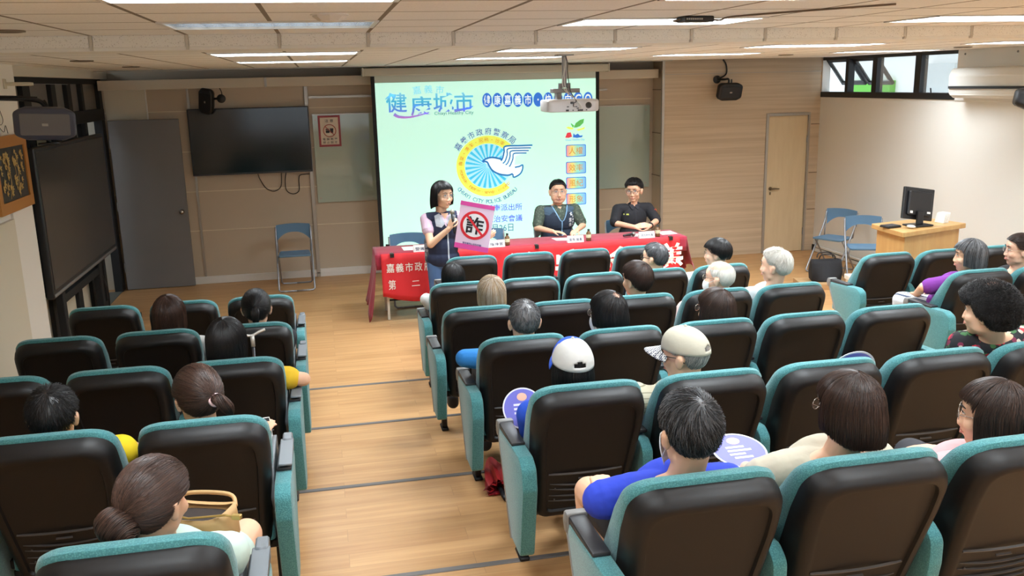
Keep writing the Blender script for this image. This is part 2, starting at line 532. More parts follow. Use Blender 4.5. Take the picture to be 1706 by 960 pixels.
# ---- wood-panelled projection on the right of the front wall, with the door
YV = 11.90
DX0, DX1, DZ = 6.30, 6.92, 1.99
bm = NB()
bx(bm, (4.70, YV, 0), (DX0 - 0.04, YW + 0.1, 3.25)); bx(bm, (DX0 - 0.04, YV, DZ + 0.04), (DX1 + 0.03, YW + 0.1, 3.25)); bx(bm, (DX1 + 0.03, YV, 0), (XR + 0.1, YW + 0.1, 3.25))
struct('wall_front_wood', bm, M_wood_wall)
bm = NB(); bx(bm, (4.672, YV - 0.012, 0), (4.71, YV + 0.03, ZC_FRONT), 0.003, 1); bx(bm, (4.70, YV - 0.006, 2.60), (XR, YV + 0.001, 2.607)); struct('trim_wood_edge', bm, M_alu)
bm = NB(); bx(bm, (4.695, YV, 0), (4.702, YW, 2.56))
for z in (0.6, 1.2, 1.8, 2.4): bx(bm, (4.688, YV + 0.02, z - 0.006), (4.70, YW, z + 0.006), mi=1)
struct('trim_return_panel', bm, [M_beige, mat('seam_dark', (120, 104, 84), 0.6)])
bm = NB()
for z in (0.62, 1.16, 1.86): bx(bm, (DX1 + 0.05, YV - 0.005, z - 0.005), (XR, YV + 0.001, z + 0.005))
struct('trim_side_seams', bm, mat('seam_brown', (112, 92, 70), 0.6))
bm = NB()
bx(bm, (DX0 - 0.04, YV - 0.015, 0), (DX0, YV + 0.08, DZ + 0.04), 0.003, 1); bx(bm, (DX1, YV - 0.015, 0), (DX1 + 0.03, YV + 0.08, DZ + 0.04), 0.003, 1); bx(bm, (DX0, YV - 0.015, DZ), (DX1, YV + 0.08, DZ + 0.04), 0.003, 1)
struct('trim_door_frame', bm, M_alu)
bm = NB(); bx(bm, (DX0, YV + 0.01, 0.005), (DX1, YV + 0.05, DZ), 0.003, 1)
door = struct('door_1', bm, stretched_wood('door_beige', (214, 194, 158), (220, 201, 166), (14, 2, 2), 0.5))
bm = NB(); lathe(bm, [(0.026, 0), (0.026, 0.012), (0.012, 0.014), (0.012, 0.05)], (DX0 + 0.07, YV + 0.012, 0.95), 16, 0, (0, -1, 0)); tube(bm, [(DX0 + 0.07, YV - 0.035, 0.95), (DX0 + 0.12, YV - 0.042, 0.952), (DX0 + 0.19, YV - 0.04, 0.947)], [0.012, 0.010, 0.008], 8)
bx(bm, (DX0 + 0.062, YV - 0.004, 0.86), (DX0 + 0.078, YV + 0.012, 0.90)); bm.normal_update()
link('door_handle', bm, mat('brass_dull', (120, 108, 88), 0.35, 0.8), door, 40)
bm = NB()
for z in (0.3, 1.65): cyl(bm, (DX1 - 0.004, YV - 0.004, z - 0.05), (DX1 - 0.004, YV - 0.004, z + 0.05), 0.008)
link('door_hinge', bm, M_grey_alu, door)

# ---- right wall with high windows
SILL, WIN_Y0, WIN_Y1 = 2.24, 9.06, 11.88
bm = NB()
bx(bm, (XR, YB, 0), (XR + 0.12, 13.0, SILL)); bx(bm, (XR, YB, SILL), (XR + 0.12, WIN_Y0 - 0.02, 3.25)); bx(bm, (XR, WIN_Y0 - 0.02, 2.78), (XR + 0.12, 13, 3.25)); bx(bm, (XR, WIN_Y1, SILL), (XR + 0.12, 13, 3.25))
struct('wall_right', bm, M_white)
bm = NB(); bx(bm, (XR - 0.015, 0.0, 0), (XR, YV, 0.09), 0.003, 1); struct('baseboard_right', bm, M_blackmatte)
bm = NB(); bx(bm, (XR - 0.05, 8.3, 0.005), (XR - 0.016, YV - 0.1, 0.055), 0.006, 2); bx(bm, (XR - 0.055, 8.3, 0.07), (XR - 0.016, YV - 0.15, 0.10), 0.006, 2); struct('trim_cable_duct', bm, M_trimwhite)
bm = NB()
bx(bm, (XR - 0.02, WIN_Y0, SILL), (XR + 0.1, WIN_Y1, SILL + 0.075), 0.004, 1)
for y, w in ((WIN_Y1 - 0.62, 0.07), (WIN_Y1 - 1.25, 0.10), (WIN_Y1 - 2.12, 0.11)):
    bx(bm, (XR - 0.01, y - w / 2, SILL), (XR + 0.09, y + w / 2, 2.80), 0.003, 1)
bx(bm, (XR - 0.005, WIN_Y0, 2.75), (XR + 0.09, WIN_Y1, 2.80))
win = struct('window_1', bm, M_black)
bm = NB()
for a, b_ in ((WIN_Y1 - 1.20, WIN_Y1 - 2.065), (WIN_Y1 - 2.175, WIN_Y0)):
    bx(bm, (XR + 0.045, b_, SILL + 0.07), (XR + 0.05, a, 2.76))
link('pane', bm, M_glass, win)
# two awning sashes pushed open outwards, each with its pane and stay
for y0, y1 in ((WIN_Y1 - 0.60, WIN_Y1 - 0.02), (WIN_Y1 - 1.20, WIN_Y1 - 0.66)):
    M = Matrix.Translation((XR + 0.05, 0, 2.76)) @ Matrix.Rotation(rad(-38), 4, 'Y')
    bm = NB(); L = -0.44
    for lo, hi in (((-0.02, y0, L), (0.02, y0 + 0.04, 0)), ((-0.02, y1 - 0.04, L), (0.02, y1, 0)), ((-0.02, y0, L), (0.02, y1, L + 0.045)), ((-0.02, y0, -0.04), (0.02, y1, 0))): bx(bm, lo, hi)
    bmesh.ops.transform(bm, matrix=M, verts=bm.verts)
    sash = link('sash', bm, M_black, win)
    bm = NB(); bx(bm, (-0.003, y0 + 0.04, L + 0.045), (0.003, y1 - 0.04, -0.04)); bmesh.ops.transform(bm, matrix=M, verts=bm.verts); link('sash_pane', bm, M_glass, sash)
    bm = NB(); bx(bm, (XR + 0.03, y0 + 0.01, 2.45), (XR + 0.28, y0 + 0.025, 2.465), M=None)
    link('stay', bm, M_grey_alu, sash)
bm = NB(); tube(bm, [(XR + 0.01, WIN_Y0 + 0.45, SILL + 0.07), (XR + 0.0, WIN_Y0 + 0.45, SILL + 0.13)], 0.008, 6); link('latch', bm, M_black, win)
# building seen beyond the high windows
bm = NB(); bx(bm, (XR + 3.5, 4, -1), (XR + 3.7, 24, 6.0)); struct('exterior_wall', bm, mat('outside_white', (236, 238, 236), 0.8))
bm = NB(); bx(bm, (XR + 3.38, 15.2, 1.6), (XR + 3.5, 16.6, 2.42)); struct('exterior_panel_green', bm, mat('outside_green', (96, 176, 58), 0.6))
bm = NB(); bx(bm, (XR + 3.35, 4, 3.0), (XR + 3.5, 24, 3.12)); bx(bm, (XR + 3.4, 13.5, 1.5), (XR + 3.5, 14.2, 2.7)); struct('exterior_ledge', bm, mat('outside_grey', (196, 204, 204), 0.7))
# white cover board under the air conditioner
bm = NB(); bx(bm, (XR - 0.02, 6.2, SILL - 0.01), (XR, WIN_Y0, 2.79), 0.004, 1)
struct('trim_cover_board', bm, M_trimwhite)
bm = NB()
for y in (WIN_Y0 - 0.12, WIN_Y0 - 0.9):
    for z in (SILL + 0.05, 2.74): sph(bm, (XR - 0.022, y, z), 0.012, 8, 6)
struct('trim_cover_bolts', bm, M_grey_alu)

# ---- left wall: white pillar wall near, glazed dark screen beyond
bm = NB(); bx(bm, (XL - 0.5, 7.95, 0), (XL, 8.47, ZC_FRONT)); bx(bm, (XL - 0.5, YB, 0), (XL - 0.02, 7.95, 3.25)); struct('wall_left', bm, [M_white])
bm = NB(); bx(bm, (XL - 0.03, YB, 0), (XL + 0.012, 7.93, 1.55), 0.003, 1); struct('wall_left_dado', bm, M_cream)
XG = -2.68
bm = NB(); bx(bm, (XG - 0.12, 8.47, 2.70), (XG + 0.12, 12.3, 2.80)); struct('trim_left_lintel', bm, mat('lintel_cream', (206, 202, 190), 0.7))
bm = NB()
for y, w in ((8.52, 0.10), (9.25, 0.22), (10.15, 0.16), (10.75, 0.16), (11.32, 0.10), (12.20, 0.16)):
    bx(bm, (XG - 0.06, y - w / 2, 0), (XG + 0.04, y + w / 2, 2.70), 0.004, 1)
bx(bm, (XG - 0.06, 8.47, 2.20), (XG + 0.045, 12.28, 2.34), 0.004, 1); bx(bm, (XG - 0.06, 8.47, 0), (XG + 0.045, 11.32, 0.10)); bx(bm, (XG - 0.05, 8.47, 2.64), (XG + 0.04, 12.28, 2.70))
wl = struct('window_2', bm, M_blackmatte)
for i, (a, b_) in enumerate(((8.57, 9.14), (9.36, 10.07), (10.23, 10.67), (10.83, 11.27), (11.37, 12.12))):
    bm = NB(); bx(bm, (XG - 0.012, a, 2.34), (XG - 0.006, b_, 2.64))
    link('pane', bm, mat('frosted_grey', (112, 108, 104), 0.4, vary=(2, 0.2)), wl)
    if i < 4:
        bm = NB(); bx(bm, (XG - 0.012, a, 0.62), (XG - 0.006, b_, 2.20)); link('pane', bm, M_darkglass, wl)
bm = NB()
for a, b_ in ((8.57, 9.14), (9.36, 10.07), (10.23, 10.67), (10.83, 11.27)): bx(bm, (XG - 0.03, a, 0.10), (XG + 0.0, b_, 0.62))
struct('trim_left_panels', bm, M_cream)
bm = NB(); bx(bm, (-4.3, 8.0, -0.3), (-4.2, 13.5, 3.3)); struct('exterior_corridor_wall', bm, mat('corridor_grey', (150, 148, 142), 0.8))
bm = NB(); bx(bm, (-4.3, 12.4, 0), (-3.1, 12.5, 3.3)); bx(bm, (-4.2, 8.0, -0.06), (-3.1, 13.2, 0.0), mi=1); struct('exterior_corridor', bm, [mat('corridor_beige', (190, 170, 130), 0.8), mat('corridor_floor', (92, 96, 92), 0.7)])
bm = NB(); bx(bm, (XG - 0.42, 11.37, -0.01), (XG + 0.03, 12.12, 0.006)); struct('trim_threshold', bm, mat('threshold_grey', (92, 96, 92), 0.7))

# ---- back wall behind the viewpoint
# plus an unseen band of windows, added to bring in cool daylight
bm = NB(); bx(bm, (XL - 0.6, YB - 0.12, 0), (XR + 0.1, YB, 1.25)); bx(bm, (XL - 0.6, YB - 0.12, 2.75), (XR + 0.1, YB, 3.25)); bx(bm, (XL - 0.6, YB - 0.12, 1.25), (XL + 0.3, YB, 2.75)); bx(bm, (XR - 0.3, YB - 0.12, 1.25), (XR + 0.1, YB, 2.75)); struct('wall_back', bm, M_cream)
bm = NB()
for i in range(9): x = XL + 0.3 + (XR - XL - 0.6) * i / 8; bx(bm, (x - 0.03, YB - 0.09, 1.25), (x + 0.03, YB - 0.03, 2.75))
bx(bm, (XL + 0.3, YB - 0.09, 1.25), (XR - 0.3, YB - 0.03, 1.30)); bx(bm, (XL + 0.3, YB - 0.09, 2.70), (XR - 0.3, YB - 0.03, 2.75))
w3 = struct('window_added_daylight', bm, M_grey_alu)
bm = NB(); bx(bm, (XL + 0.3, YB - 0.062, 1.30), (XR - 0.3, YB - 0.058, 2.70)); link('pane', bm, mat('added_window_glass', (245, 250, 250), 0.02, alpha=0.08), w3)

# ---- ceiling lamps: recessed louvre fixtures
M_lamp_body = mat('lamp_tray', (232, 232, 228), 0.4)
M_louvre = mat('louvre_metal', (226, 230, 234), 0.18, 0.9)
M_tube = mat('fluorescent_tube', (250, 250, 245), 0.4)
def ceiling_lamp(x0, x1, y0, y1, z, on, label):
    t = thing('ceiling_lamp', label, 'ceiling light', ((x0 + x1) / 2, (y0 + y1) / 2, z), 0, 'recessed louvre ceiling lamps')
    hx, hy = (x1 - x0) / 2 - 0.008, (y1 - y0) / 2 - 0.008
    bm = NB(); d = 0.10
    for a, b_ in (((-hx, -hy, 0), (hx, -hy + 0.006, d)), ((-hx, hy - 0.006, 0), (hx, hy, d)), ((-hx, -hy, 0), (-hx + 0.006, hy, d)), ((hx - 0.006, -hy, 0), (hx, hy, d)), ((-hx, -hy, d), (hx, hy, d + 0.006))): bx(bm, a, b_)
    for a, b_ in (((-hx - 0.008, -hy - 0.008, -0.006), (hx + 0.008, -hy + 0.016, 0.002)), ((-hx - 0.008, hy - 0.016, -0.006), (hx + 0.008, hy + 0.008, 0.002)), ((-hx - 0.008, -hy, -0.006), (-hx + 0.016, hy, 0.002)), ((hx - 0.016, -hy, -0.006), (hx + 0.008, hy, 0.002))): bx(bm, a, b_)
    link('tray', bm, M_lamp_body, t)
    bm = NB()
    for i in range(1, 12): x = -hx + 2 * hx * i / 12; bx(bm, (x - 0.0015, -hy + 0.006, 0.002), (x + 0.0015, hy - 0.006, 0.035))
    for j in range(1, 4): y = -hy + 2 * hy * j / 4; bx(bm, (-hx + 0.006, y - 0.002, 0.0), (hx - 0.006, y + 0.002, 0.04))
    link('louvre', bm, M_louvre, t)
    for j in range(3):
        bm = NB(); y = -hy + 2 * hy * (j + 0.5) / 3
        cyl(bm, (-hx + 0.03, y, 0.07), (hx - 0.03, y, 0.07), 0.013, seg=10)
        link('tube', bm, M_tube if on < 0.2 else mat('lit_tube', (250, 250, 245), 0.4, emit=(255, 250, 240), estr=6.0), t)
    if on:
        L = bpy.data.lights.new('lamp_light', 'AREA'); L.shape = 'RECTANGLE'; L.size = hx * 2 - 0.06; L.size_y = hy * 2 - 0.06
        L.energy = LAMP_POWER * on; L.color = LAMP_COLOR
        lo = bpy.data.objects.new('lamp_light', L); COL.objects.link(lo); lo.parent = t; lo.location = (0, 0, 0.045)
    return t
LAMP_WORDS = {(0, 4.646): (0.03, 'dim louvre lamp in the rear ceiling, its cells reflecting blue and orange'),  # faint light added inside so the louvre cells look bright
              (1, 4.646): (1, 'lit louvre lamp in the rear ceiling, below the black cable box'),
              (2, 4.646): (0.9, 'lit louvre lamp in the rear ceiling, near the wall air conditioner')}
ORD = ['first', 'second', 'third', 'fourth']
ROWN = {3.065: 'second ceiling row behind the beam', 1.484: 'third ceiling row behind the beam', -0.097: 'fourth ceiling row behind the beam', -1.678: 'fifth ceiling row behind the beam', 6.627: 'row just in front of the beam', 8.735: 'ceiling row closest to the screen', 4.646: 'rear row next to the beam'}
for (x0, x1, y0, y1) in slots_r + slots_f:
    z = ZC_REAR if y0 < YBEAM else ZC_FRONT
    ix = min(range(4), key=lambda i: abs(FX[i] - x0)); iy = min(ROWN, key=lambda v: abs(v - y0))
    on = 1.0
    if ix == 0 and iy > 3: on = 0.0  # this column is off in the room; light added below brightens that side
    if iy == 8.735: on = 0.5 if ix == 0 else 1.45
    if iy == 6.627: on = 0.6 if ix == 0 else 1.6
    if iy == 3.065: on = 0.6 if ix == 0 else 0.75
    if iy < 2: on = 0.42
    if ix == 3: on *= 0.5
    on, lab = LAMP_WORDS.get((ix, iy), (on, f"{'lit' if on > 0.3 else 'dim'} louvre lamp, {ORD[ix]} from the dark-framed wall, {ROWN[iy]}"))
    ceiling_lamp(x0, x1, y0, y1, z, on, lab)
# ================================================================== AUDITORIUM SEATS
M_shell = mat('seat_shell', (22, 21, 22), 0.48, spec=0.34, bump=(900, 0.08))
M_teal = mat('teal_fabric', (74, 152, 152), 0.85, sheen=0.25)
def _weave(m, a, b_, sc):
    nt, ns, lk, b = nodes_of(m)
    tc = ns.new('ShaderNodeTexCoord'); v = ns.new('ShaderNodeTexVoronoi'); v.inputs['Scale'].default_value = sc
    lk.new(tc.outputs['Object'], v.inputs['Vector'])
    cr = ns.new('ShaderNodeValToRGB'); cr.color_ramp.elements[0].position = 0.1; cr.color_ramp.elements[0].color = lin(a); cr.color_ramp.elements[1].position = 0.6; cr.color_ramp.elements[1].color = lin(b_)
    lk.new(v.outputs['Distance'], cr.inputs[0]); lk.new(cr.outputs[0], b.inputs['Base Color'])
    bp = ns.new('ShaderNodeBump'); bp.inputs['Strength'].default_value = 0.35; bp.inputs['Distance'].default_value = 0.003
    lk.new(v.outputs['Distance'], bp.inputs['Height']); lk.new(bp.outputs[0], b.inputs['Normal'])
_weave(M_teal, (84, 152, 154), (58, 122, 128), 190)
M_pad = mat('arm_pad', (44, 44, 47), 0.45)
M_cap = mat('arm_cap_grey', (128, 128, 126), 0.45)
M_tablet = mat('tablet_grey', (112, 118, 124), 0.4)
M_line = mat('shell_ridge_highlight', (78, 76, 76), 0.35)  # ridge highlight put into the colour, paler than the shell plastic

def back_outline(inset, top_extra=0.0, n=7):
    H = 0.690
    hb, ht = 0.212 - inset, 0.243 - inset
    pts = [(-hb, inset), (hb, inset), (ht, H - 0.20), (ht - 0.004, H - inset + top_extra), (-ht + 0.004, H - inset + top_extra), (-ht, H - 0.20)]
    r = [max(0.045 - inset * 0.4, 0.01), max(0.045 - inset * 0.4, 0.01), 0.3, max(0.125 - inset * 0.6, 0.02), max(0.125 - inset * 0.6, 0.02), 0.3]
    P = round_poly(pts, r, n)
    out = []
    for u, v in P:
        k = max(0.0, (v - H * 0.72) / (H * 0.28))
        out.append((u, v - 0.028 * k * (u / 0.243) ** 2))
    return out
def back_loop(inset, w, top_extra=0.0):
    L = []
    for u, v in back_outline(inset, top_extra):
        ww = w * (1 + ((1.0 if w < 0.075 else 1.9) * (1 - v / 0.690) if (inset < 0.011 and w > 0.03) else 0.0)) + 0.022 * (u / 0.243) ** 2
        L.append(Vector((u, 0.236 - 0.342 * v + 0.940 * ww, 0.28 + 0.940 * v + 0.342 * ww)))
    return L
def on_back(u, v, w):
    ww = w + 0.022 * (u / 0.243) ** 2
    return Vector((u, 0.236 - 0.342 * v + 0.940 * ww, 0.28 + 0.940 * v + 0.342 * ww))

def seat_meshes():
    d = {}
    bm = NB()
    ring_loft(bm, [back_loop(0.062, 0.016), back_loop(0.054, 0.014), back_loop(0.049, 0.002), back_loop(0.036, -0.001), back_loop(0.018, 0.006), back_loop(0.006, 0.024), back_loop(0.0, 0.050), back_loop(0.0, 0.070), back_loop(0.008, 0.072), back_loop(0.03, 0.062)])
    # ridge across the lower back, grooves, screws and a small slot below it
    def strip(v0, u0, mi, h=0.003, w=0.011, bend=0.0):
        rows = []
        for i in range(13):
            u = -u0 + 2 * u0 * i / 12; v = v0 + bend * (u / u0) ** 2
            rows.append([on_back(u, v - h, w + 0.008), on_back(u, v - h * 0.4, w), on_back(u, v + h * 0.4, w), on_back(u, v + h, w + 0.008)])
        grid_surface(bm, rows, mi)
    strip(0.265, 0.165, 1, 0.004, 0.010)
    for v, b_ in ((0.195, 0.012), (0.165, 0.012), (0.13, 0.008), (0.10, 0.006)): strip(v, 0.155, 1, 0.002, 0.0135, b_)
    for u in (-0.13, 0.13):
        for v in (0.18, 0.115): sph(bm, on_back(u, v, 0.014), 0.004, 6, 4, 1)
    strip(0.232, 0.03, 1, 0.003, 0.012)
    bmesh.ops.recalc_face_normals(bm, faces=[f for f in bm.faces if f.material_index == 0])
    me = bpy.data.meshes.new('back_shell'); bm.to_mesh(me); bm.free(); me.materials.append(M_shell); me.materials.append(M_line); d['shell'] = me
    bm = NB()
    ring_loft(bm, [back_loop(0.03, 0.066, 0.008), back_loop(0.006, 0.069, 0.010), back_loop(-0.003, 0.080, 0.011), back_loop(-0.003, 0.100, 0.008), back_loop(0.010, 0.118, 0.002), back_loop(0.045, 0.128), back_loop(0.09, 0.122)])
    bmesh.ops.recalc_face_normals(bm, faces=bm.faces)
    me = bpy.data.meshes.new('back_cushion'); bm.to_mesh(me); bm.free(); me.materials.append(M_teal); d['cushion'] = me
    bm = NB()
    P = round_poly([(-0.225, 0.24), (0.225, 0.24), (0.215, 0.66), (-0.215, 0.66)], [0.03, 0.03, 0.09, 0.09], 6)
    def L(i, z): return [Vector((u * (1 - i / 0.22), 0.44 + (v - 0.44) * (1 - i / 0.22), z)) for u, v in P]
    ring_loft(bm, [L(0.02, 0.345), L(0.0, 0.352), L(0.0, 0.402), L(0.012, 0.424), L(0.05, 0.434), L(0.12, 0.431)])
    me = bpy.data.meshes.new('seat_cushion'); bm.to_mesh(me); bm.free(); me.materials.append(M_teal); d['pan'] = me
    bm = NB()
    ring_loft(bm, [L(0.06, 0.305), L(0.03, 0.31), L(0.015, 0.344)])
    bx(bm, (-0.235, 0.27, 0.30), (0.235, 0.33, 0.34), 0.006, 1)
    me = bpy.data.meshes.new('seat_underside'); bm.to_mesh(me); bm.free(); me.materials.append(M_shell); d['under'] = me
    # arm: upholstered panel that narrows to the foot
    ap = round_poly([(0.50, 0.645), (0.10, 0.665), (0.035, 0.64), (0.02, 0.54), (0.10, 0.20), (0.27, 0.20), (0.42, 0.44), (0.52, 0.60)], [0.02, 0.04, 0.05, 0.05, 0.03, 0.03, 0.1, 0.02], 4)
    bm = NB(); prism(bm, ap, 'x', -0.033, 0.033, 0, 0.010)
    me = bpy.data.meshes.new('armrest'); bm.to_mesh(me); bm.free(); me.materials.append(M_teal); d['arm'] = me
    ap = round_poly([(0.50, 0.635), (0.20, 0.645), (0.145, 0.61), (0.145, 0.52), (0.20, 0.22), (0.30, 0.22), (0.42, 0.44), (0.52, 0.60)], [0.02, 0.04, 0.05, 0.05, 0.03, 0.03, 0.1, 0.02], 4)
    bm = NB(); prism(bm, ap, 'x', -0.026, 0.026, 0, 0.010)
    me = bpy.data.meshes.new('armrest'); bm.to_mesh(me); bm.free(); me.materials.append(M_teal); d['arm_in'] = me
    bm = NB()
    pp = round_poly([(0.235, 0.655), (0.235, 0.672), (0.52, 0.664), (0.53, 0.64), (0.50, 0.625)], 0.006, 2)
    prism(bm, pp, 'x', -0.031, 0.031, 0, 0.008)
    me = bpy.data.meshes.new('arm_pad'); bm.to_mesh(me); bm.free(); me.materials.append(M_pad); d['pad'] = me
    bm = NB()
    pp = round_poly([(0.505, 0.60), (0.505, 0.672), (0.55, 0.668), (0.565, 0.63), (0.545, 0.585)], [0.004, 0.008, 0.02, 0.03, 0.02], 3)
    prism(bm, pp, 'x', -0.038, 0.038, 0, 0.008)
    pp = [(0.515, 0.60), (0.53, 0.595), (0.30, 0.19), (0.275, 0.20)]
    prism(bm, pp, 'x', -0.035, 0.035, 0, 0.004)
    me = bpy.data.meshes.new('arm_cap'); bm.to_mesh(me); bm.free(); me.materials.append(M_cap); d['cap'] = me
    bm = NB(); bx(bm, (-0.018, 0.42, 0.02), (0.018, 0.48, 0.38), 0.006, 1); bx(bm, (-0.024, 0.40, 0.0), (0.024, 0.52, 0.02), 0.006, 1); bx(bm, (-0.02, 0.28, 0.34), (0.02, 0.48, 0.38), 0.004, 1)
    me = bpy.data.meshes.new('leg'); bm.to_mesh(me); bm.free(); me.materials.append(M_shell); d['leg'] = me
    # folded writing tablet along the inner face of an aisle arm
    bm = NB()
    pp = round_poly([(0.56, 0.70), (0.22, 0.69), (0.18, 0.56), (0.24, 0.48), (0.50, 0.50), (0.57, 0.58)], 0.03, 3)
    prism(bm, pp, 'x', -0.009, 0.009, 0, 0.003)
    me = bpy.data.meshes.new('writing_tablet'); bm.to_mesh(me); bm.free(); me.materials.append(M_tablet); d['tablet'] = me
    bm = NB(); bx(bm, (-0.012, 0.48, 0.62), (0.03, 0.56, 0.70), 0.006, 1); bx(bm, (-0.02, 0.22, 0.684), (0.036, 0.50, 0.694), 0.003, 1)
    me = bpy.data.meshes.new('tablet_hinge'); bm.to_mesh(me); bm.free(); me.materials.append(M_tablet); d['hinge'] = me
    for k in d: 
        me = d[k]
        try: me.set_sharp_from_angle(angle=rad(40))
        except Exception: pass
        me.polygons.foreach_set('use_smooth', [True] * len(me.polygons))
    return d
SEATM = seat_meshes()
AX = 0.281
def seat(label, x, row, left_arm=True, right_arm=False, tablet=0, group=None, rz=0.0, inner=True):
    t = thing('auditorium_seat', label, 'seat', (x, ROWY[row], STEPZ[row]), rz, group or 'teal and black auditorium seats')
    def part(n, key, parent=t, loc=(0, 0, 0)):
        o = bpy.data.objects.new(n, SEATM[key]); COL.objects.link(o); o.parent = parent; o.location = loc; return o
    part('back_shell', 'shell'); part('back_cushion', 'cushion'); part('seat_cushion', 'pan'); part('seat_underside', 'under')
    for on, s in ((left_arm, -1), (right_arm, 1)):
        if not on: continue
        a = part('armrest', 'arm_in' if (inner and s < 0) else 'arm', t, (s * AX, 0, 0))
        part('arm_pad', 'pad', a); part('leg', 'leg', t, (s * (AX - 0.055), 0, 0))
        if tablet != s: part('arm_cap', 'cap', a)
        if tablet == s:
            tb = part('writing_tablet', 'tablet', a, (-s * 0.047, 0, 0)); part('tablet_hinge', 'hinge', a, (0, 0, 0) if s > 0 else (0, 0, 0))
    return t
ROWW = ['front row', 'second row', 'third row', 'fourth row', 'fifth row', 'rear row']
XC = [1.327, 1.016, 0.95, 1.009, 1.031, 1.047]
XLf = [None, -0.529, -0.498, -0.508, -0.519, -0.557]
SP = 0.56
occupied = {
 ('m', 1, 0): 'holding the long-haired woman in white', ('m', 1, 3): 'holding the short-haired man in glasses nearest the table', ('m', 1, 4): 'holding the black-haired young man in white',
 ('m', 2, 0): 'holding the person with short blonde hair', ('m', 2, 2): 'holding the brown-haired person with a thin crown', ('m', 2, 3): 'holding the bald white-haired man', ('m', 2, 4): 'holding the white-haired man in pale grey',
 ('m', 3, 0): 'holding the grey-cropped man in a bright blue jacket', ('m', 3, 1): 'holding the person in lilac with a bald streak', ('m', 3, 2): 'holding the person with a dark brown bob',
 ('m', 4, 0): 'holding the person in the blue and white cap', ('m', 4, 1): 'holding the man in the beige cap', ('m', 4, 4): 'holding the curly-haired woman in floral black',
 ('m', 5, 0): 'holding the man in the royal blue T-shirt', ('m', 5, 1): 'holding the bob-haired person in a cream T-shirt', ('m', 5, 2): 'holding the woman in pale pink',
 ('l', 2, 1): 'holding the woman with a short brown bob', ('l', 2, 0): 'holding the woman with a low black ponytail', ('l', 3, 0): 'holding the black-haired person in a yellow blouse',
 ('l', 4, 0): 'holding the woman with the pink hair tie', ('l', 4, 1): 'holding the boy in bright yellow', ('l', 5, 0): 'holding the woman with the big brown bun',
 ('r', 2, 0): 'holding the grey-haired woman in purple', ('r', 2, 1): 'holding the woman in glasses by the wall'}
cnt = [4, 5, 5, 5, 5, 3]
NTH = ['first', 'second', 'third', 'fourth', 'fifth']
for r in range(6):
    for k in range(cnt[r]):
        key = ('m', r, k)
        if key in occupied: lab = f"teal-edged black seat {occupied[key]}, {ROWW[r]}"
        else: lab = f"empty teal-edged black seat, {ROWW[r]}, {NTH[k]} in from the centre aisle"
        seat(lab, XC[r] + SP * k, r, True, k == cnt[r] - 1 and r < 5, 0, inner=k > 0)
lc = [0, 3, 3, 3, 2, 1]
for r in range(1, 6):
    for k in range(lc[r]):
        key = ('l', r, k)
        if key in occupied: lab = f"teal-edged black seat {occupied[key]}"
        else: lab = f"empty teal-edged black seat of the block by the wall display, {ROWW[r]}, {['aisle', 'middle', 'wall'][k]} place"
        seat(lab, XLf[r] - SP * k, r, True, k == 0, 1 if k == 0 else 0)
for r, k, x, lab in ((1, 0, 4.83, 'empty teal-edged black seat below the wooden podium, beside its side aisle'), (1, 1, 5.40, 'empty teal-edged black seat in front of the podium, between two empty ones'), (1, 2, 5.97, 'empty teal-edged black seat in the podium row, farthest from the aisle'),
                     (2, 0, 4.72, None), (2, 1, 5.28, None)):
    seat(lab or f"teal-edged black seat {occupied[('r', r, k)]}", x, r, True, (r, k) in ((1, 2), (2, 1)), inner=k > 0)
# ================================================================== FRONT OF THE ROOM
# ---- projection screen with its slide
def flat(name, rgb, e=0.0):
    return mat(name, rgb, 0.7, emit=rgb if e else None, estr=e)
SL = 0.63   # brightness of the projected picture
S_bg = flat('slide_mint', (196, 246, 228), SL); S_blue = flat('slide_blue', (52, 112, 205), SL); S_navy = flat('slide_navy', (72, 82, 150), SL)
S_white = flat('slide_white', (236, 252, 246), SL); S_yel = flat('slide_yellow', (226, 236, 96), SL); S_cyan = flat('slide_cyan', (70, 190, 226), SL); S_pale = flat('slide_paleblue', (170, 228, 240), SL)
S_org = flat('slide_orange', (196, 140, 52), SL); S_dove = flat('slide_doveblue', (44, 118, 176), SL); S_grn = flat('slide_green', (92, 178, 90), SL); S_red = flat('slide_red', (214, 62, 78), SL); S_vio = flat('slide_violet', (88, 96, 214), SL)
S_dteal = flat('slide_darkteal', (70, 120, 120), SL); S_txt = flat('slide_steel', (62, 104, 150), SL)
def gradient_mat(name, stops, axis, lo, hi):
    m = mat(name, (200, 200, 200), 0.7); nt, ns, lk, b = nodes_of(m)
    tc = ns.new('ShaderNodeTexCoord'); sp = ns.new('ShaderNodeSeparateXYZ'); lk.new(tc.outputs['Object'], sp.inputs[0])
    a = add_math(nt, 'SUBTRACT', sp.outputs[axis], lo); a = add_math(nt, 'DIVIDE', a, hi - lo)
    cr = ns.new('ShaderNodeValToRGB'); el = cr.color_ramp.elements
    while len(el) < len(stops): el.new(0.5)
    for e, (p, c) in zip(el, stops): e.position = p; e.color = lin(c)
    lk.new(a, cr.inputs[0]); lk.new(cr.outputs[0], b.inputs['Base Color']); lk.new(cr.outputs[0], b.inputs['Emission Color']); b.inputs['Emission Strength'].default_value = SL
    return m
YS = 11.80
scr = thing('projector_screen', 'large pull-down projector screen showing a mint green police bureau slide', 'projector screen', (0, 0, 0))
bm = NB(); bx(bm, (0.69, YS, 0.40), (3.73, YS + 0.004, 2.68)); link('fabric', bm, mat('screen_fabric', (206, 214, 206), 0.8), scr)
bm = NB()
for a, b_ in (((0.685, YS - 0.002, 0.40), (0.735, YS, 2.66)), ((3.685, YS - 0.002, 0.40), (3.735, YS, 2.66)), ((0.685, YS - 0.002, 0.40), (3.735, YS, 0.45))): bx(bm, a, b_)
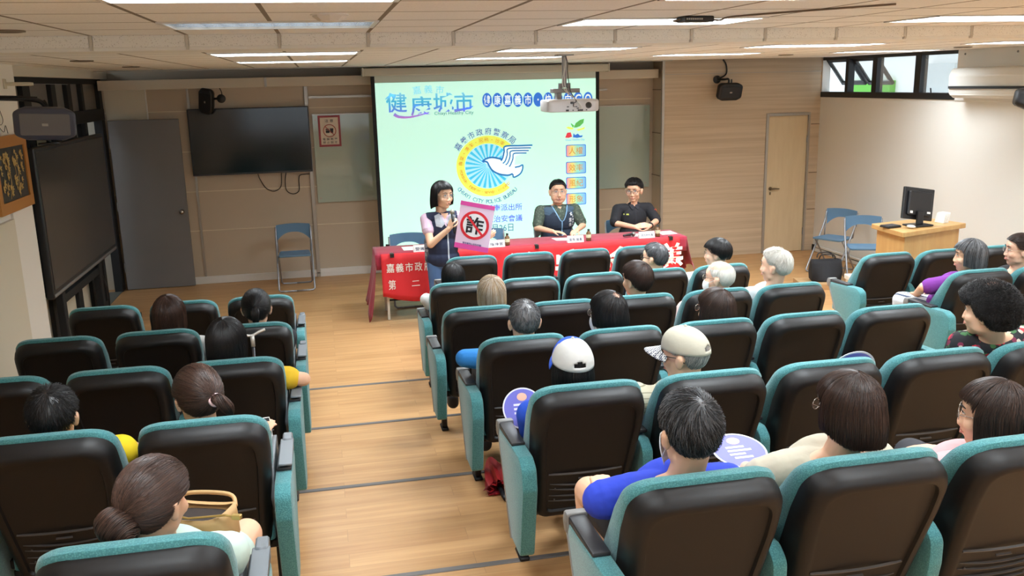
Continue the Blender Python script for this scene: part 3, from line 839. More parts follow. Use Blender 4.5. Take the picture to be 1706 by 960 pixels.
link('black_border', bm, M_blackmatte, scr)
bm = NB(); bx(bm, (0.58, YS - 0.06, 2.665), (3.86, YS + 0.06, 2.765), 0.012, 2); bx(bm, (0.575, YS - 0.065, 2.66), (0.60, YS + 0.065, 2.77), 0.006, 1); bx(bm, (3.84, YS - 0.065, 2.66), (3.865, YS + 0.065, 2.77), 0.006, 1)
for x in (0.9, 3.5): bx(bm, (x - 0.02, YS - 0.02, 2.76), (x + 0.02, YS + 0.02, 2.83))
link('housing', bm, mat('screen_housing', (206, 202, 184), 0.5), scr)
bm = NB(); cyl(bm, (0.68, YS, 0.385), (3.74, YS, 0.385), 0.016); link('bottom_bar', bm, M_black, scr)
def layer(n): return YS - 0.004 - 0.0012 * n
bm = NB(); bx(bm, (0.735, layer(0), 0.45), (3.685, YS - 0.0022, 2.575)); link('slide_picture', bm, S_bg, scr)
# city wordmark
S_logo = gradient_mat('slide_logo', [(0.0, (176, 120, 200)), (0.3, (96, 130, 220)), (0.7, (70, 176, 214)), (1.0, (120, 190, 226))], 2, 2.13, 2.42)
bm = NB()
for ch, x, z, w in (('健', 1.00, 2.325, 0.27), ('康', 1.32, 2.275, 0.28), ('城', 1.61, 2.31, 0.27), ('市', 1.88, 2.31, 0.25)):
    text_into(bm, ch, on_front(x, layer(2), z), w=w, h=0.25, bold=0.004)
for ch, x, z, r in (('嘉', 1.27, 2.475, 0.15), ('義', 1.42, 2.485, 0.0), ('市', 1.57, 2.475, -0.12)): text_into(bm, ch, on_front(x, layer(2), z, r), w=0.105, h=0.10)
def ribbon(bm, pts, w, y, n=6, mi=0):
    P = smooth_path([(p[0], 0, p[1]) for p in pts], n); m = len(P)
    L, R = [], []
    for i, p in enumerate(P):
        t = (P[min(i + 1, m - 1)] - P[max(i - 1, 0)]); t.y = 0; t.normalize()
        ww = w if isinstance(w, (int, float)) else w[0] + (w[1] - w[0]) * i / (m - 1)
        q = Vector((-t.z, 0, t.x)) * ww / 2
        L.append(Vector((p.x + q.x, y, p.z + q.z))); R.append(Vector((p.x - q.x, y, p.z - q.z)))
    grid_surface(bm, [L, R], mi)
ribbon(bm, [(0.86, 2.37), (0.90, 2.40), (0.95, 2.42), (0.97, 2.39)], (0.01, 0.045), layer(2)); ribbon(bm, [(1.42, 2.19), (1.30, 2.16), (1.15, 2.135), (1.02, 2.145), (0.96, 2.18)], (0.012, 0.045), layer(2))
ribbon(bm, [(1.75, 2.20), (1.86, 2.215), (1.96, 2.235), (2.0, 2.255)], (0.04, 0.01), layer(2))
link('slide_wordmark', bm, S_logo, scr)
bm = NB(); text_into(bm, 'Chiayi Healthy City', on_front(1.745, layer(2), 2.168), w=0.52, h=0.055, bold=0.002); link('slide_wordmark_caption', bm, S_dteal, scr)
# row of round blue letters
bm = NB(); xs = [2.19 + 0.1385 * i for i in range(11)]
for i, x in enumerate(xs): bmesh.ops.create_circle(bm, cap_ends=True, segments=28, radius=1.0, matrix=on_front(x, layer(1), 2.325 - 0.002 * i) @ Matrix.Diagonal((0.064, 0.094, 1, 1)))
link('slide_blue_discs', bm, S_blue, scr)
bm = NB()
for x, ch in zip(xs, '健康嘉義市・快樂向GO'): text_into(bm, ch, on_front(x, layer(2), 2.325 - 0.002 * xs.index(x)), w=0.085 if ch != '・' else 0.02, h=0.13 if ch != '・' else 0.025, bold=0.003)
link('slide_disc_letters', bm, S_white, scr)
# police emblem
EC = (2.18, 1.46)
def disc(bm, r0, r1, n, a0, a1, y, mi=0, sx=1.06):
    A = []; B = []
    for i in range(n + 1):
        a = a0 + (a1 - a0) * i / n
        A.append(Vector((EC[0] + sx * r0 * math.cos(a), y, EC[1] + r0 * math.sin(a)))); B.append(Vector((EC[0] + sx * r1 * math.cos(a), y, EC[1] + r1 * math.sin(a))))
    grid_surface(bm, [A, B], mi)
bm = NB()
disc(bm, 0.300, 0.405, 64, rad(38), rad(312), layer(1), 0); disc(bm, 0.001, 0.300, 64, 0, 2 * PI, layer(1), 2)
for i in range(24):
    a = 2 * PI * i / 24; disc(bm, 0.03, 0.292, 2, a, a + PI / 24, layer(2), 1)
link('slide_emblem', bm, [S_yel, S_cyan, S_pale], scr)
def cp(cx, cy):
    px, py = 620 + cx / 4, 100 + cy / 4
    return (2.19 + (px - 815) * 0.00833, 1.86 - (py - 226) * 0.00792 - 0.00018 * (px - 815))
bm = NB()
white = [(742, 672), (800, 650), (862, 662), (885, 575), (1072, 570), (1040, 605), (1045, 612), (1010, 625), (955, 640), (945, 705), (1003, 700), (1000, 735), (982, 762), (940, 790), (930, 775), (860, 770), (810, 745), (775, 700)]
P = [bm.verts.new((cp(*q)[0], layer(3), cp(*q)[1])) for q in white]; bm.faces.new(P)
link('slide_dove', bm, S_white, scr)
bm = NB()
for line, w in (([(738, 674), (765, 655), (800, 648), (838, 654), (866, 662)], 0.024), ([(738, 674), (768, 678), (782, 705), (805, 738), (850, 762), (905, 770), (935, 760)], 0.024), ([(950, 718), (980, 712), (1002, 703), (1000, 735), (982, 765), (942, 785), (936, 762)], 0.020),
                ([(1070, 570), (985, 572), (890, 575), (882, 610), (872, 650), (860, 672)], 0.022), ([(1060, 588), (985, 588), (908, 592), (902, 630), (888, 672), (872, 690)], 0.017), ([(1045, 606), (985, 605), (926, 609), (920, 645), (905, 685), (890, 700)], 0.017), ([(1030, 622), (985, 622), (944, 626), (938, 660), (922, 700), (912, 712)], 0.017)):
    ribbon(bm, [cp(*q) for q in line], w, layer(4))
link('slide_dove_outline', bm, S_dove, scr)
def arc_text(bm, s, r, a0, a1, size, y, inward=False, bold=0.002, sx=1.06):
    for i, ch in enumerate(s):
        if ch == ' ': continue
        a = a0 + (a1 - a0) * (i + 0.5) / len(s)
        x, z = EC[0] + sx * r * math.cos(a), EC[1] + r * math.sin(a)
        roll = (a - PI / 2) if not inward else (a + PI / 2)
        text_into(bm, ch, on_front(x, y, z, roll), h=size if ch not in '·' else size * 0.25, bold=bold)
bm = NB(); arc_text(bm, '嘉義市政府警察局', 0.462, rad(151), rad(40), 0.092, layer(2)); link('slide_emblem_name', bm, S_navy, scr)
bm = NB(); arc_text(bm, 'CHIAYI CITY POLICE BUREAU', 0.475, rad(216), rad(318), 0.052, layer(2), True); link('slide_emblem_name_english', bm, S_txt, scr)
bm = NB(); arc_text(bm, '專業·廉潔·服務·效率', 0.352, rad(178), rad(52), 0.062, layer(2)); link('slide_emblem_motto', bm, S_org, scr); bm = NB(); arc_text(bm, 'Profession · Integrity · Service · Efficiency', 0.352, rad(186), rad(320), 0.036, layer(2), True, 0.0); link('slide_emblem_motto_english', bm, S_org, scr)
# small leaf logo
bm = NB()
def leaf(bm, pts, mi, y): bm.faces.new([bm.verts.new((p[0], y, p[1])) for p in pts]).material_index = mi
leaf(bm, [(3.37, 1.93), (3.40, 1.99), (3.46, 2.03), (3.52, 2.045), (3.51, 1.99), (3.46, 1.945), (3.41, 1.93)], 0, layer(2)); leaf(bm, [(3.36, 1.93), (3.33, 1.98), (3.34, 1.99), (3.38, 1.955)], 0, layer(2))
leaf(bm, [(3.26, 1.935), (3.30, 1.945), (3.37, 1.925), (3.36, 1.905), (3.31, 1.91)], 3, layer(2)); leaf(bm, [(3.40, 1.90), (3.47, 1.915), (3.53, 1.935), (3.52, 1.905), (3.44, 1.885)], 3, layer(2))
leaf(bm, [(3.25, 1.80), (3.28, 1.865), (3.33, 1.87), (3.35, 1.81), (3.30, 1.795)], 1, layer(2)); leaf(bm, [(3.36, 1.80), (3.37, 1.86), (3.39, 1.83), (3.43, 1.85), (3.46, 1.82), (3.50, 1.825), (3.49, 1.80), (3.42, 1.79)], 2, layer(2))
text_into(bm, 'Chiayi Healthy City', on_front(3.39, layer(2), 1.765), w=0.27, h=0.03, mi=2)
link('slide_leaf_logo', bm, [S_grn, S_red, S_blue, S_yel], scr)
# four rainbow buttons
for i, (wd, z) in enumerate((('人權', 1.62), ('效率', 1.39), ('風紀', 1.18), ('形象', 0.96))):
    bm = NB(); q = round_poly([(3.26, z - 0.082), (3.545, z - 0.082), (3.545, z + 0.082), (3.26, z + 0.082)], 0.02, 3)
    bm.faces.new([bm.verts.new((u, layer(1), v)) for u, v in q]); b1 = link('slide_button', bm, S_blue, scr)
    bm = NB(); q = round_poly([(3.27, z - 0.072), (3.535, z - 0.072), (3.535, z + 0.072), (3.27, z + 0.072)], 0.016, 3)
    bm.faces.new([bm.verts.new((u, layer(2), v)) for u, v in q]); link('button_face', bm, gradient_mat('slide_rainbow', [(0.0, (226, 150, 160)), (0.3, (226, 214, 120)), (0.55, (150, 220, 190)), (1.0, (120, 176, 232))], 0, 3.27, 3.535), b1)
    bm = NB(); text_into(bm, wd, on_front(3.40, layer(3), z), w=0.20, h=0.095, bold=0.001); link('button_word', bm, S_org, b1)
bm = NB(); text_into(bm, '新南派出所', on_front(2.385, layer(2), 0.893), w=0.50, h=0.095, bold=0.003); link('slide_heading', bm, S_vio, scr); bm = NB(); text_into(bm, '社區治安會議', on_front(2.335, layer(2), 0.742), w=0.60, h=0.095, bold=0.003); link('slide_heading', bm, S_vio, scr)
bm = NB(); text_into(bm, '4月26日', on_front(2.325, layer(2), 0.615), w=0.36, h=0.105, bold=0.001); link('slide_date', bm, S_txt, scr)

# ---- green-tinted writing glass behind the screen, with the notice on it
gb = thing('glass_board', 'long green tinted glass writing board behind the projector screen', 'writing board', (0, 0, 0))
bm = NB(); bx(bm, (-0.08, YW - 0.032, 1.02), (4.64, YW - 0.020, 2.185), 0.002, 1); link('glass_sheet', bm, mat('board_glass', (172, 190, 180), 0.06, spec=0.7), gb)
bm = NB()
for x in (-0.04, 1.5, 3.0, 4.58):
    for z in (1.08, 2.12): cyl(bm, (x, YW - 0.034, z), (x, YW, z), 0.014, seg=10)
bx(bm, (-0.085, YW - 0.034, 2.183), (4.64, YW - 0.0, 2.195))
link('fixing', bm, M_alu, gb)
no = thing('notice_sign', 'red-bordered no food or drink notice stuck on the glass board', 'sign', (0.135, YW - 0.0365, 1.97))
bm = NB(); bx(bm, (-0.145, -0.002, -0.205), (0.145, 0.003, 0.205), 0.001, 1); link('border', bm, mat('sign_red', (150, 40, 44), 0.4), no)
bm = NB(); bx(bm, (-0.118, -0.0035, -0.178), (0.118, -0.002, 0.178)); link('card', bm, mat('sign_cream', (226, 214, 196), 0.5), no)
bm = NB(); text_into(bm, '注 意', on_front(0, -0.0045, 0.135), w=0.11, h=0.04, bold=0.002); M_si = mat('sign_ink', (40, 40, 44), 0.6); link('heading', bm, M_si, no); bm = NB(); text_into(bm, '電 腦 教 室', on_front(0, -0.0045, -0.105), w=0.19, h=0.032, bold=0.002); link('lettering', bm, M_si, no); bm = NB(); text_into(bm, '禁 止 飲 食', on_front(0, -0.0045, -0.148), w=0.19, h=0.032, bold=0.002); link('lettering', bm, M_si, no)
bm = NB()
prism(bm, round_poly([(-0.05, -0.025), (0.0, -0.025), (0.0, 0.01), (-0.05, 0.01)], 0.012), 'y', -0.0045, -0.0036); prism(bm, [(0.012, -0.025), (0.045, -0.025), (0.052, 0.035), (0.005, 0.035)], 'y', -0.0045, -0.0036); bx(bm, (-0.05, -0.0045, 0.014), (-0.005, -0.0036, 0.03))
link('food_and_drink_icon', bm, M_si, no)
bm = NB(); tube(bm, [(0.08 * math.cos(2 * PI * i / 32), -0.005, 0.005 + 0.08 * math.sin(2 * PI * i / 32)) for i in range(32)], 0.005, 6, True); tube(bm, [(-0.056, -0.006, 0.061), (0.056, -0.006, -0.051)], 0.005, 6); link('prohibition_ring', bm, mat('sign_ring', (176, 52, 46), 0.5), no)

# ---- wall television with two loops of cable
tv = thing('wall_television', 'large black flat television mounted on the beige panelled wall', 'television', (-0.88, YW, 1.88))
bm = NB(); bx(bm, (-0.76, -0.09, -0.43), (0.76, -0.045, 0.425), 0.006, 2); link('casing', bm, mat('tv_bezel', (20, 20, 23), 0.3), tv)
bm = NB(); bx(bm, (-0.745, -0.093, -0.405), (0.745, -0.089, 0.412)); link('screen', bm, mat('tv_screen', (12, 14, 18), 0.12, spec=0.6), tv)
bm = NB(); bx(bm, (-0.3, -0.046, -0.2), (0.3, 0.0, 0.2), 0.01, 1); link('wall_mount', bm, M_black, tv)
bm = NB(); bx(bm, (-0.745, -0.091, -0.43), (0.745, -0.088, -0.412)); link('chin', bm, mat('tv_chin', (44, 44, 48), 0.35), tv)
cb = thing('television_cable', 'pair of black cables looping below the wall television', 'cable', (-0.88, YW, 1.445))
for pts in ([(0.05, -0.05, -0.002), (0.07, -0.02, -0.08), (0.14, -0.015, -0.20), (0.24, -0.015, -0.24), (0.33, -0.02, -0.18), (0.35, -0.05, -0.002)], [(0.41, -0.05, -0.002), (0.39, -0.02, -0.12), (0.40, -0.015, -0.24), (0.48, -0.012, -0.29), (0.56, -0.012, -0.25), (0.57, -0.012, -0.10), (0.60, -0.012, -0.04), (0.745, -0.012, -0.035)]):
    bm = NB(); tube(bm, smooth_path(pts, 8), 0.006, 6); link('cable', bm, M_black, cb, True)

# ---- loose grey door leaf folded back against the front wall
dl = thing('grey_door_leaf', 'plain grey door leaf swung open against the front wall', 'door', (-2.60, 12.22, 0.0))
bm = NB(); bx(bm, (0, -0.02, 0.006), (0.85, 0.022, 2.19), 0.003, 1); link('leaf', bm, mat('door_grey', (124, 124, 126), 0.5, vary=(3, 0.06)), dl)
bm = NB(); lathe(bm, [(0.03, 0), (0.03, 0.008), (0.014, 0.012), (0.014, 0.03), (0.027, 0.04), (0.03, 0.055), (0.022, 0.068), (0.004, 0.072)], (0.78, -0.02, 1.0), 18, 0, (0, -1, 0)); link('door_knob', bm, mat('knob_steel', (170, 165, 155), 0.25, 0.9), dl, True)
bm = NB()
for z in (0.3, 1.1, 1.9): cyl(bm, (0.0, -0.024, z - 0.06), (0.0, -0.024, z + 0.06), 0.01, seg=8)
link('hinge', bm, M_grey_alu, dl)

# ---- big interactive display on its stand by the dark glazed wall
dp = thing('interactive_display', 'big black interactive display on a dark stand beside the glazed wall', 'display', (-2.45, 9.86, 0.0))
bm = NB(); bx(bm, (-0.07, -1.31, 0.72), (0.0, 1.31, 2.08), 0.012, 2); link('casing', bm, mat('display_case', (30, 30, 32), 0.35), dp)
bm = NB(); bx(bm, (-0.002, -1.265, 0.80), (0.004, 1.265, 2.045)); link('screen', bm, mat('display_glass', (62, 60, 58), 0.22, spec=0.5), dp)
bm = NB(); bx(bm, (-0.004, -1.29, 0.735), (0.008, 1.29, 0.765), 0.003, 1); link('pen_tray', bm, M_grey_alu, dp)
bm = NB()
for y in (-0.75, 0.75): bx(bm, (-0.14, y - 0.05, 0.06), (-0.07, y + 0.05, 1.7), 0.006, 1); bx(bm, (-0.17, y - 0.04, 0.0), (0.30, y + 0.04, 0.06), 0.006, 1)
bx(bm, (-0.13, -0.75, 0.55), (-0.08, 0.75, 0.63)); link('stand', bm, M_blackmatte, dp)
bm = NB(); tube(bm, smooth_path([(-0.10, -1.31, 1.55), (-0.10, -1.40, 1.52), (-0.10, -1.40, 1.33), (-0.10, -1.31, 1.30)], 6), 0.014, 8); link('side_handle', bm, M_black, dp, True)
bm = NB(); tube(bm, smooth_path([(-0.10, 0.95, 0.75), (-0.12, 1.0, 0.5), (-0.09, 1.05, 0.25), (-0.10, 1.1, 0.012), (-0.05, 1.3, 0.012)], 8), 0.008, 6); link('power_cable', bm, M_black, dp, True)

# ---- framed gold flower picture on the pillar
pc = thing('framed_picture', 'gold-framed picture of golden flowers on black, hung on the white pillar wall', 'picture', (XL + 0.002, 8.03, 1.915))
bm = NB()
for a, b_ in (((0, -0.42, -0.305), (0.028, 0.42, -0.215)), ((0, -0.42, 0.215), (0.028, 0.42, 0.305)), ((0, -0.42, -0.2149), (0.027, -0.34, 0.2149)), ((0, 0.34, -0.2149), (0.027, 0.42, 0.2149))): bx(bm, a, b_)
link('picture_frame', bm, mat('frame_gold', (188, 128, 62), 0.4, 0.2), pc)
bm = NB(); bx(bm, (0.002, -0.345, -0.22), (0.016, 0.345, 0.22)); link('dark_ground', bm, mat('picture_black', (44, 36, 32), 0.5), pc)
bm = NB(); R = random.Random(5)
for i in range(58):
    cy, cz = R.uniform(-0.27, 0.27), R.uniform(-0.17, 0.17)
    if abs(cy) < 0.035: cy += 0.06
    s = R.uniform(0.022, 0.04); a0 = R.uniform(0, 6)
    for k in range(5):
        a = a0 + 2 * PI * k / 5; p = Vector((0.018, cy + s * math.cos(a), cz + s * math.sin(a))); c = Vector((0.018, cy, cz)); t = Vector((0, -math.sin(a), math.cos(a))) * s * 0.3; m = (p + c) / 2
        bm.faces.new([bm.verts.new(q) for q in (c, m + t, p + Vector((0.004, 0, 0)), m - t)])
for k in (-1, 1):
    for j in range(2): tube(bm, smooth_path([(0.017, k * 0.12, -0.20), (0.017, k * 0.12 + R.uniform(-0.1, 0.1), -0.05), (0.017, k * 0.14 + R.uniform(-0.12, 0.12), 0.14)], 5), 0.0015, 4)
link('golden_flowers', bm, mat('picture_gold', (198, 158, 88), 0.35, 0.4), pc)

# ---- loudspeakers
M_spk = mat('speaker_black', (24, 24, 27), 0.5); M_spkg = mat('speaker_grey_blue', (70, 72, 86), 0.5); M_grille = mat('speaker_grille', (118, 114, 114), 0.6, bump=(700, 0.4))
def speaker_cabinet(t, w, h, d, body, grille, M):
    bm = NB()
    def lp(y, sx, sz): return [Vector((u, y, v)) for u, v in round_poly([(-w * sx, -h * sz * 0.72), (-w * sx * 0.62, -h * sz), (w * sx * 0.62, -h * sz), (w * sx, -h * sz * 0.72), (w * sx, h * sz * 0.72), (w * sx * 0.62, h * sz), (-w * sx * 0.62, h * sz), (-w * sx, h * sz * 0.72)], min(w, h) * 0.35, 4)]
    ring_loft(bm, [lp(d, 0.5, 0.6), lp(d * 0.85, 0.68, 0.74), lp(d * 0.3, 0.95, 0.95), lp(0.0, 1.0, 1.0), lp(-0.02, 0.97, 0.97), lp(-0.028, 0.9, 0.9)])
    bmesh.ops.recalc_face_normals(bm, faces=bm.faces)
    c = link('cabinet', bm, body, t, 50, M)
    bm = NB(); q = round_poly([(-w * 0.80, -h * 0.66), (w * 0.80, -h * 0.66), (w * 0.80, h * 0.66), (-w * 0.80, h * 0.66)], h * 0.12, 4); prism(bm, q, 'y', -0.036, -0.026, 0, 0.003); link('grille', bm, grille, t, False, M)
    bm = NB(); bx(bm, (-w * 0.10, -0.0385, -h * 0.08), (w * 0.10, -0.036, h * 0.08), 0.002, 1); link('badge', bm, M_alu, t, False, M)
s1 = thing('loudspeaker', 'grey-blue loudspeaker on a wall arm above the interactive display', 'loudspeaker', (-1.96, 7.2, 2.33))
speaker_cabinet(s1, 0.205, 0.12, 0.22, M_spkg, M_grille, Matrix.Rotation(rad(14), 4, 'Z') @ Matrix.Rotation(rad(10), 4, 'X') @ Matrix.Rotation(rad(3), 4, 'Y'))
bm = NB(); tube(bm, smooth_path([(-0.54, 0.1, 0.19), (-0.3, 0.08, 0.19), (-0.06, 0.08, 0.17), (0.0, 0.08, 0.12)], 6), 0.018, 8); bx(bm, (-0.555, 0.04, 0.10), (-0.53, 0.16, 0.26), 0.004, 1); tube(bm, [(0.0, 0.06, 0.17), (0.02, 0.05, 0.13), (-0.01, 0.05, 0.09)], 0.007, 6); bx(bm, (-0.06, -0.02, -0.15), (0.08, 0.03, -0.135)); bx(bm, (-0.01, 0.0, -0.14), (0.02, 0.02, -0.10)); link('wall_arm', bm, M_black, s1, True)
bm = NB(); tube(bm, smooth_path([(-0.53, -0.06, 0.30), (-0.50, -0.06, 0.22), (-0.44, 0.0, 0.18), (-0.30, 0.05, 0.205), (-0.05, 0.08, 0.19)], 6), 0.005, 6); link('cable', bm, M_black, s1, True)
s2 = thing('loudspeaker', 'small black loudspeaker bracketed above the wall television', 'loudspeaker', (-1.37, 12.02, 2.40))
speaker_cabinet(s2, 0.09, 0.165, 0.14, M_spk, M_spk, Matrix.Rotation(rad(-20), 4, 'Z') @ Matrix.Rotation(rad(14), 4, 'X') @ Matrix.Rotation(rad(12), 4, 'Y'))
bm = NB(); lathe(bm, [(0.055, 0), (0.055, 0.012), (0.02, 0.03)], (0.19, -0.02, 0.03), 16, 0, (0, -1, 0)); tube(bm, smooth_path([(0.0, 0.06, 0.02), (0.08, 0.02, 0.03), (0.19, -0.04, 0.03)], 5), 0.015, 8); tube(bm, smooth_path([(0.19, -0.02, 0.03), (0.20, 0.0, 0.10), (0.17, 0.0, 0.18)], 5), 0.006, 6); link('wall_bracket', bm, M_black, s2, 40)
s3 = thing('loudspeaker', 'black loudspeaker bracketed high on the wood-grain wall left of the door', 'loudspeaker', (5.58, 11.68, 2.35))
speaker_cabinet(s3, 0.185, 0.12, 0.16, M_spk, M_spk, Matrix.Rotation(rad(4), 4, 'Z') @ Matrix.Rotation(rad(16), 4, 'X'))
bm = NB(); lathe(bm, [(0.055, 0), (0.055, 0.015), (0.025, 0.03)], (-0.10, 0.215, 0.17), 16, 0, (0, -1, 0)); tube(bm, smooth_path([(-0.10, 0.19, 0.17), (-0.04, 0.10, 0.17), (0.0, 0.05, 0.17), (0.0, 0.05, 0.10)], 5), 0.014, 8); tube(bm, [(0.05, 0.06, 0.17), (0.05, 0.06, 0.09)], 0.010, 8); tube(bm, smooth_path([(-0.02, 0.20, 0.44), (0.03, 0.20, 0.36), (0.03, 0.20, 0.24), (-0.08, 0.20, 0.18)], 6), 0.010, 6); link('wall_bracket', bm, M_black, s3, 40)
s4 = thing('loudspeaker', 'black loudspeaker cut off by the picture edge below the air conditioner', 'loudspeaker', (6.68, 7.44, 2.28), rad(60))
speaker_cabinet(s4, 0.17, 0.11, 0.16, M_spk, M_spk, Matrix.Rotation(rad(8), 4, 'X'))
bm = NB(); tube(bm, smooth_path([(0.0, 0.1, 0.0), (0.06, -0.05, 0.20), (0.22, -0.32, 0.20)], 5), 0.014, 8); link('wall_bracket', bm, M_black, s4, True)

# ---- ceiling projector
pj = thing('ceiling_projector', 'white projector hanging from the ceiling on a pole with loose cables', 'projector', (2.33, 8.30, ZC_FRONT))
M_pj = mat('projector_white', (206, 204, 206), 0.45); M_pjd = mat('projector_dark', (60, 58, 60), 0.5)
bm = NB()
def lp(z, i): return [Vector((u, v, z)) for u, v in round_poly([(-0.25 + i, -0.17 + i), (0.25 - i, -0.17 + i), (0.255 - i, 0.15 - i), (-0.255 + i, 0.15 - i)], 0.05, 5)]
ring_loft(bm, [lp(-0.525, 0.03), lp(-0.518, 0.006), lp(-0.50, 0.0), lp(-0.425, 0.0), lp(-0.412, 0.01), lp(-0.408, 0.04)]); body = link('casing', bm, M_pj, pj, 40)
bm = NB()
for x, z, w, h in ((-0.02, -0.44, 0.03, 0.02), (-0.06, -0.475, 0.02, 0.008), (-0.065, -0.508, 0.028, 0.016), (0.0, -0.475, 0.012, 0.006), (0.02, -0.475, 0.02, 0.008), (0.06, -0.508, 0.05, 0.016), (0.12, -0.507, 0.012, 0.01), (-0.01, -0.508, 0.012, 0.008), (0.04, -0.49, 0.03, 0.008)): bx(bm, (x - w / 2, -0.174, z - h / 2), (x + w / 2, -0.168, z + h / 2))
bx(bm, (-0.255, -0.173, -0.50), (-0.19, -0.168, -0.44)) if False else None
link('sockets', bm, M_pjd, body)
bm = NB()
for i in range(4): lathe(bm, [(0.006 + 0.007 * i, 0.0), (0.0085 + 0.007 * i, 0.0015), (0.0085 + 0.007 * i, 0)], (0.14, -0.17, -0.465), 20, 0, (0, -1, 0))
link('speaker_grille', bm, M_grille, body)
bm = NB(); lathe(bm, [(0.045, 0), (0.045, 0.03), (0.035, 0.03), (0.03, 0.01)], (-0.12, 0.15, -0.465), 20, 0, (0, 1, 0)); link('lens', bm, M_pjd, body)
bm = NB(); cyl(bm, (-0.045, 0, -0.30), (-0.045, 0, 0.0), 0.022, seg=14); bx(bm, (-0.12, -0.07, -0.012), (0.03, 0.07, 0.0)); link('pole', bm, mat('projector_pole', (150, 148, 150), 0.4, 0.4), pj)
bm = NB(); bx(bm, (-0.17, -0.06, -0.35), (0.09, 0.06, -0.31), 0.003, 1); bx(bm, (-0.13, -0.05, -0.41), (-0.085, 0.05, -0.33)); bx(bm, (-0.10, -0.02, -0.32), (-0.07, 0.02, -0.26)); bx(bm, (-0.02, -0.02, -0.32), (0.01, 0.02, -0.26)); link('bracket', bm, mat('bracket_grey', (140, 136, 136), 0.5, 0.3), pj)
bm = NB()
for k, (a, mid, e) in enumerate((((-0.05, -0.03, -0.02), (-0.06, -0.05, -0.20), (0.045, -0.18, -0.50)), ((-0.04, -0.03, -0.01), (-0.025, -0.04, -0.15), (-0.01, -0.18, -0.47)), ((-0.06, -0.02, -0.01), (-0.075, -0.04, -0.25), (0.06, -0.19, -0.50)))):
    tube(bm, smooth_path([a, ((a[0] + mid[0]) / 2 + 0.01, -0.04, (a[2] + mid[2]) / 2), mid, (mid[0] + 0.01, -0.10, -0.33), ((e[0] + mid[0]) / 2 + 0.03, -0.20, -0.42), (e[0], -0.20, e[2] + 0.03), e], 6), 0.0045, 6, mi=k % 2)
link('cable', bm, [mat('cable_white', (214, 210, 206), 0.5), mat('cable_grey', (70, 66, 70), 0.5)], pj, True)

# ---- air conditioner on the cover board
ac = thing('air_conditioner', 'white split air conditioner on the wall beside the high windows', 'air conditioner', (XR - 0.022, 8.32, 2.265))
bm = NB(); prism(bm, round_poly([(0, 0.03), (-0.13, 0.0), (-0.19, 0.05), (-0.205, 0.24), (-0.17, 0.32), (0, 0.33)], [0.005, 0.02, 0.03, 0.06, 0.04, 0.005], 5), 'y', -0.62, 0.60, 0, 0.01)
for v in bm.verts: v.co = Vector((v.co.x, v.co.y, v.co.z))
link('casing', bm, mat('ac_white', (222, 221, 216), 0.4), ac, 40)
bm = NB(); bx(bm, (-0.212, -0.60, 0.105), (-0.19, 0.585, 0.132)); link('air_slot', bm, M_blackmatte, ac)
bm = NB(); bx(bm, (-0.188, -0.60, 0.03), (-0.178, 0.58, 0.10), 0.004, 1); link('louvre_flap', bm, mat('ac_white', (222, 221, 216), 0.4), ac)

# ---- ceiling gadgets
sd = thing('ceiling_sensor', 'pale octagonal dome sensor on the rear ceiling', 'sensor', (0.08, 4.22, ZC_REAR))
bm = NB(); lathe(bm, [(0.075, 0.0), (0.075, -0.012), (0.05, -0.03), (0.015, -0.036)], (0, 0, 0), 8); link('dome', bm, mat('sensor_white', (222, 218, 210), 0.35), sd)
bm = NB(); lathe(bm, [(0.085, 0.0), (0.085, -0.006), (0.07, -0.006)], (0, 0, 0), 24); link('base_ring', bm, M_trimwhite, sd)
nb = thing('ceiling_network_box', 'small black box with a cable screwed to the rear ceiling', 'network box', (1.97, 4.56, ZC_REAR), rad(4))
bm = NB(); bx(bm, (-0.085, -0.05, -0.03), (0.085, 0.05, -0.002), 0.004, 1); link('case', bm, M_black, nb)
bm = NB()
for i in range(8): bx(bm, (-0.075 + 0.012 * i, -0.0515, -0.02), (-0.067 + 0.012 * i, -0.0495, -0.012))
link('ports', bm, M_alu, nb)
bm = NB(); tube(bm, smooth_path([(0.08, 0, -0.015), (0.14, -0.01, -0.02), (0.17, -0.06, -0.008), (0.30, -0.30, -0.006), (0.60, -0.8, -0.006)], 8), 0.005, 6); tube(bm, smooth_path([(-0.08, 0, -0.015), (-0.10, 0.05, -0.02), (-0.03, 0.08, -0.02), (0.12, 0.06, -0.02)], 8), 0.005, 6); link('cable', bm, mat('cable_brown', (116, 100, 84), 0.6), nb, True)
for x, y, z, lab in ((-1.52, 5.15, ZC_REAR, 'round recessed downlight in the rear ceiling near the pillar'), (-1.77, 7.70, ZC_FRONT, 'round downlight in the front ceiling just above the grey loudspeaker'), (-1.81, 9.85, ZC_FRONT, 'round downlight in the front ceiling nearest the grey door leaf'), (5.37, 9.80, ZC_FRONT, 'round downlight in front of the wood-grain wall'), (6.3, 8.0, ZC_FRONT, 'round downlight in the front ceiling near the air conditioner')):
    t = thing('ceiling_downlight', lab, 'downlight', (x, y, z), 0, 'round ceiling downlights')
    bm = NB(); lathe(bm, [(0.085, 0.001), (0.085, -0.008), (0.07, -0.010), (0.066, -0.002)], (0, 0, 0), 24); link('rim', bm, mat('downlight_rim', (120, 108, 92), 0.4), t, 40)
    bm = NB(); lathe(bm, [(0.064, -0.001), (0.02, -0.004), (0.0, -0.004)], (0, 0, 0), 24); link('lamp_glass', bm, mat('downlight_glass', (170, 164, 150), 0.2), t)
ar = thing('wall_antenna_arm', 'short pale rod arm on the white pillar above the grey loudspeaker', 'bracket', (XL - 0.02, 8.2, 2.63))
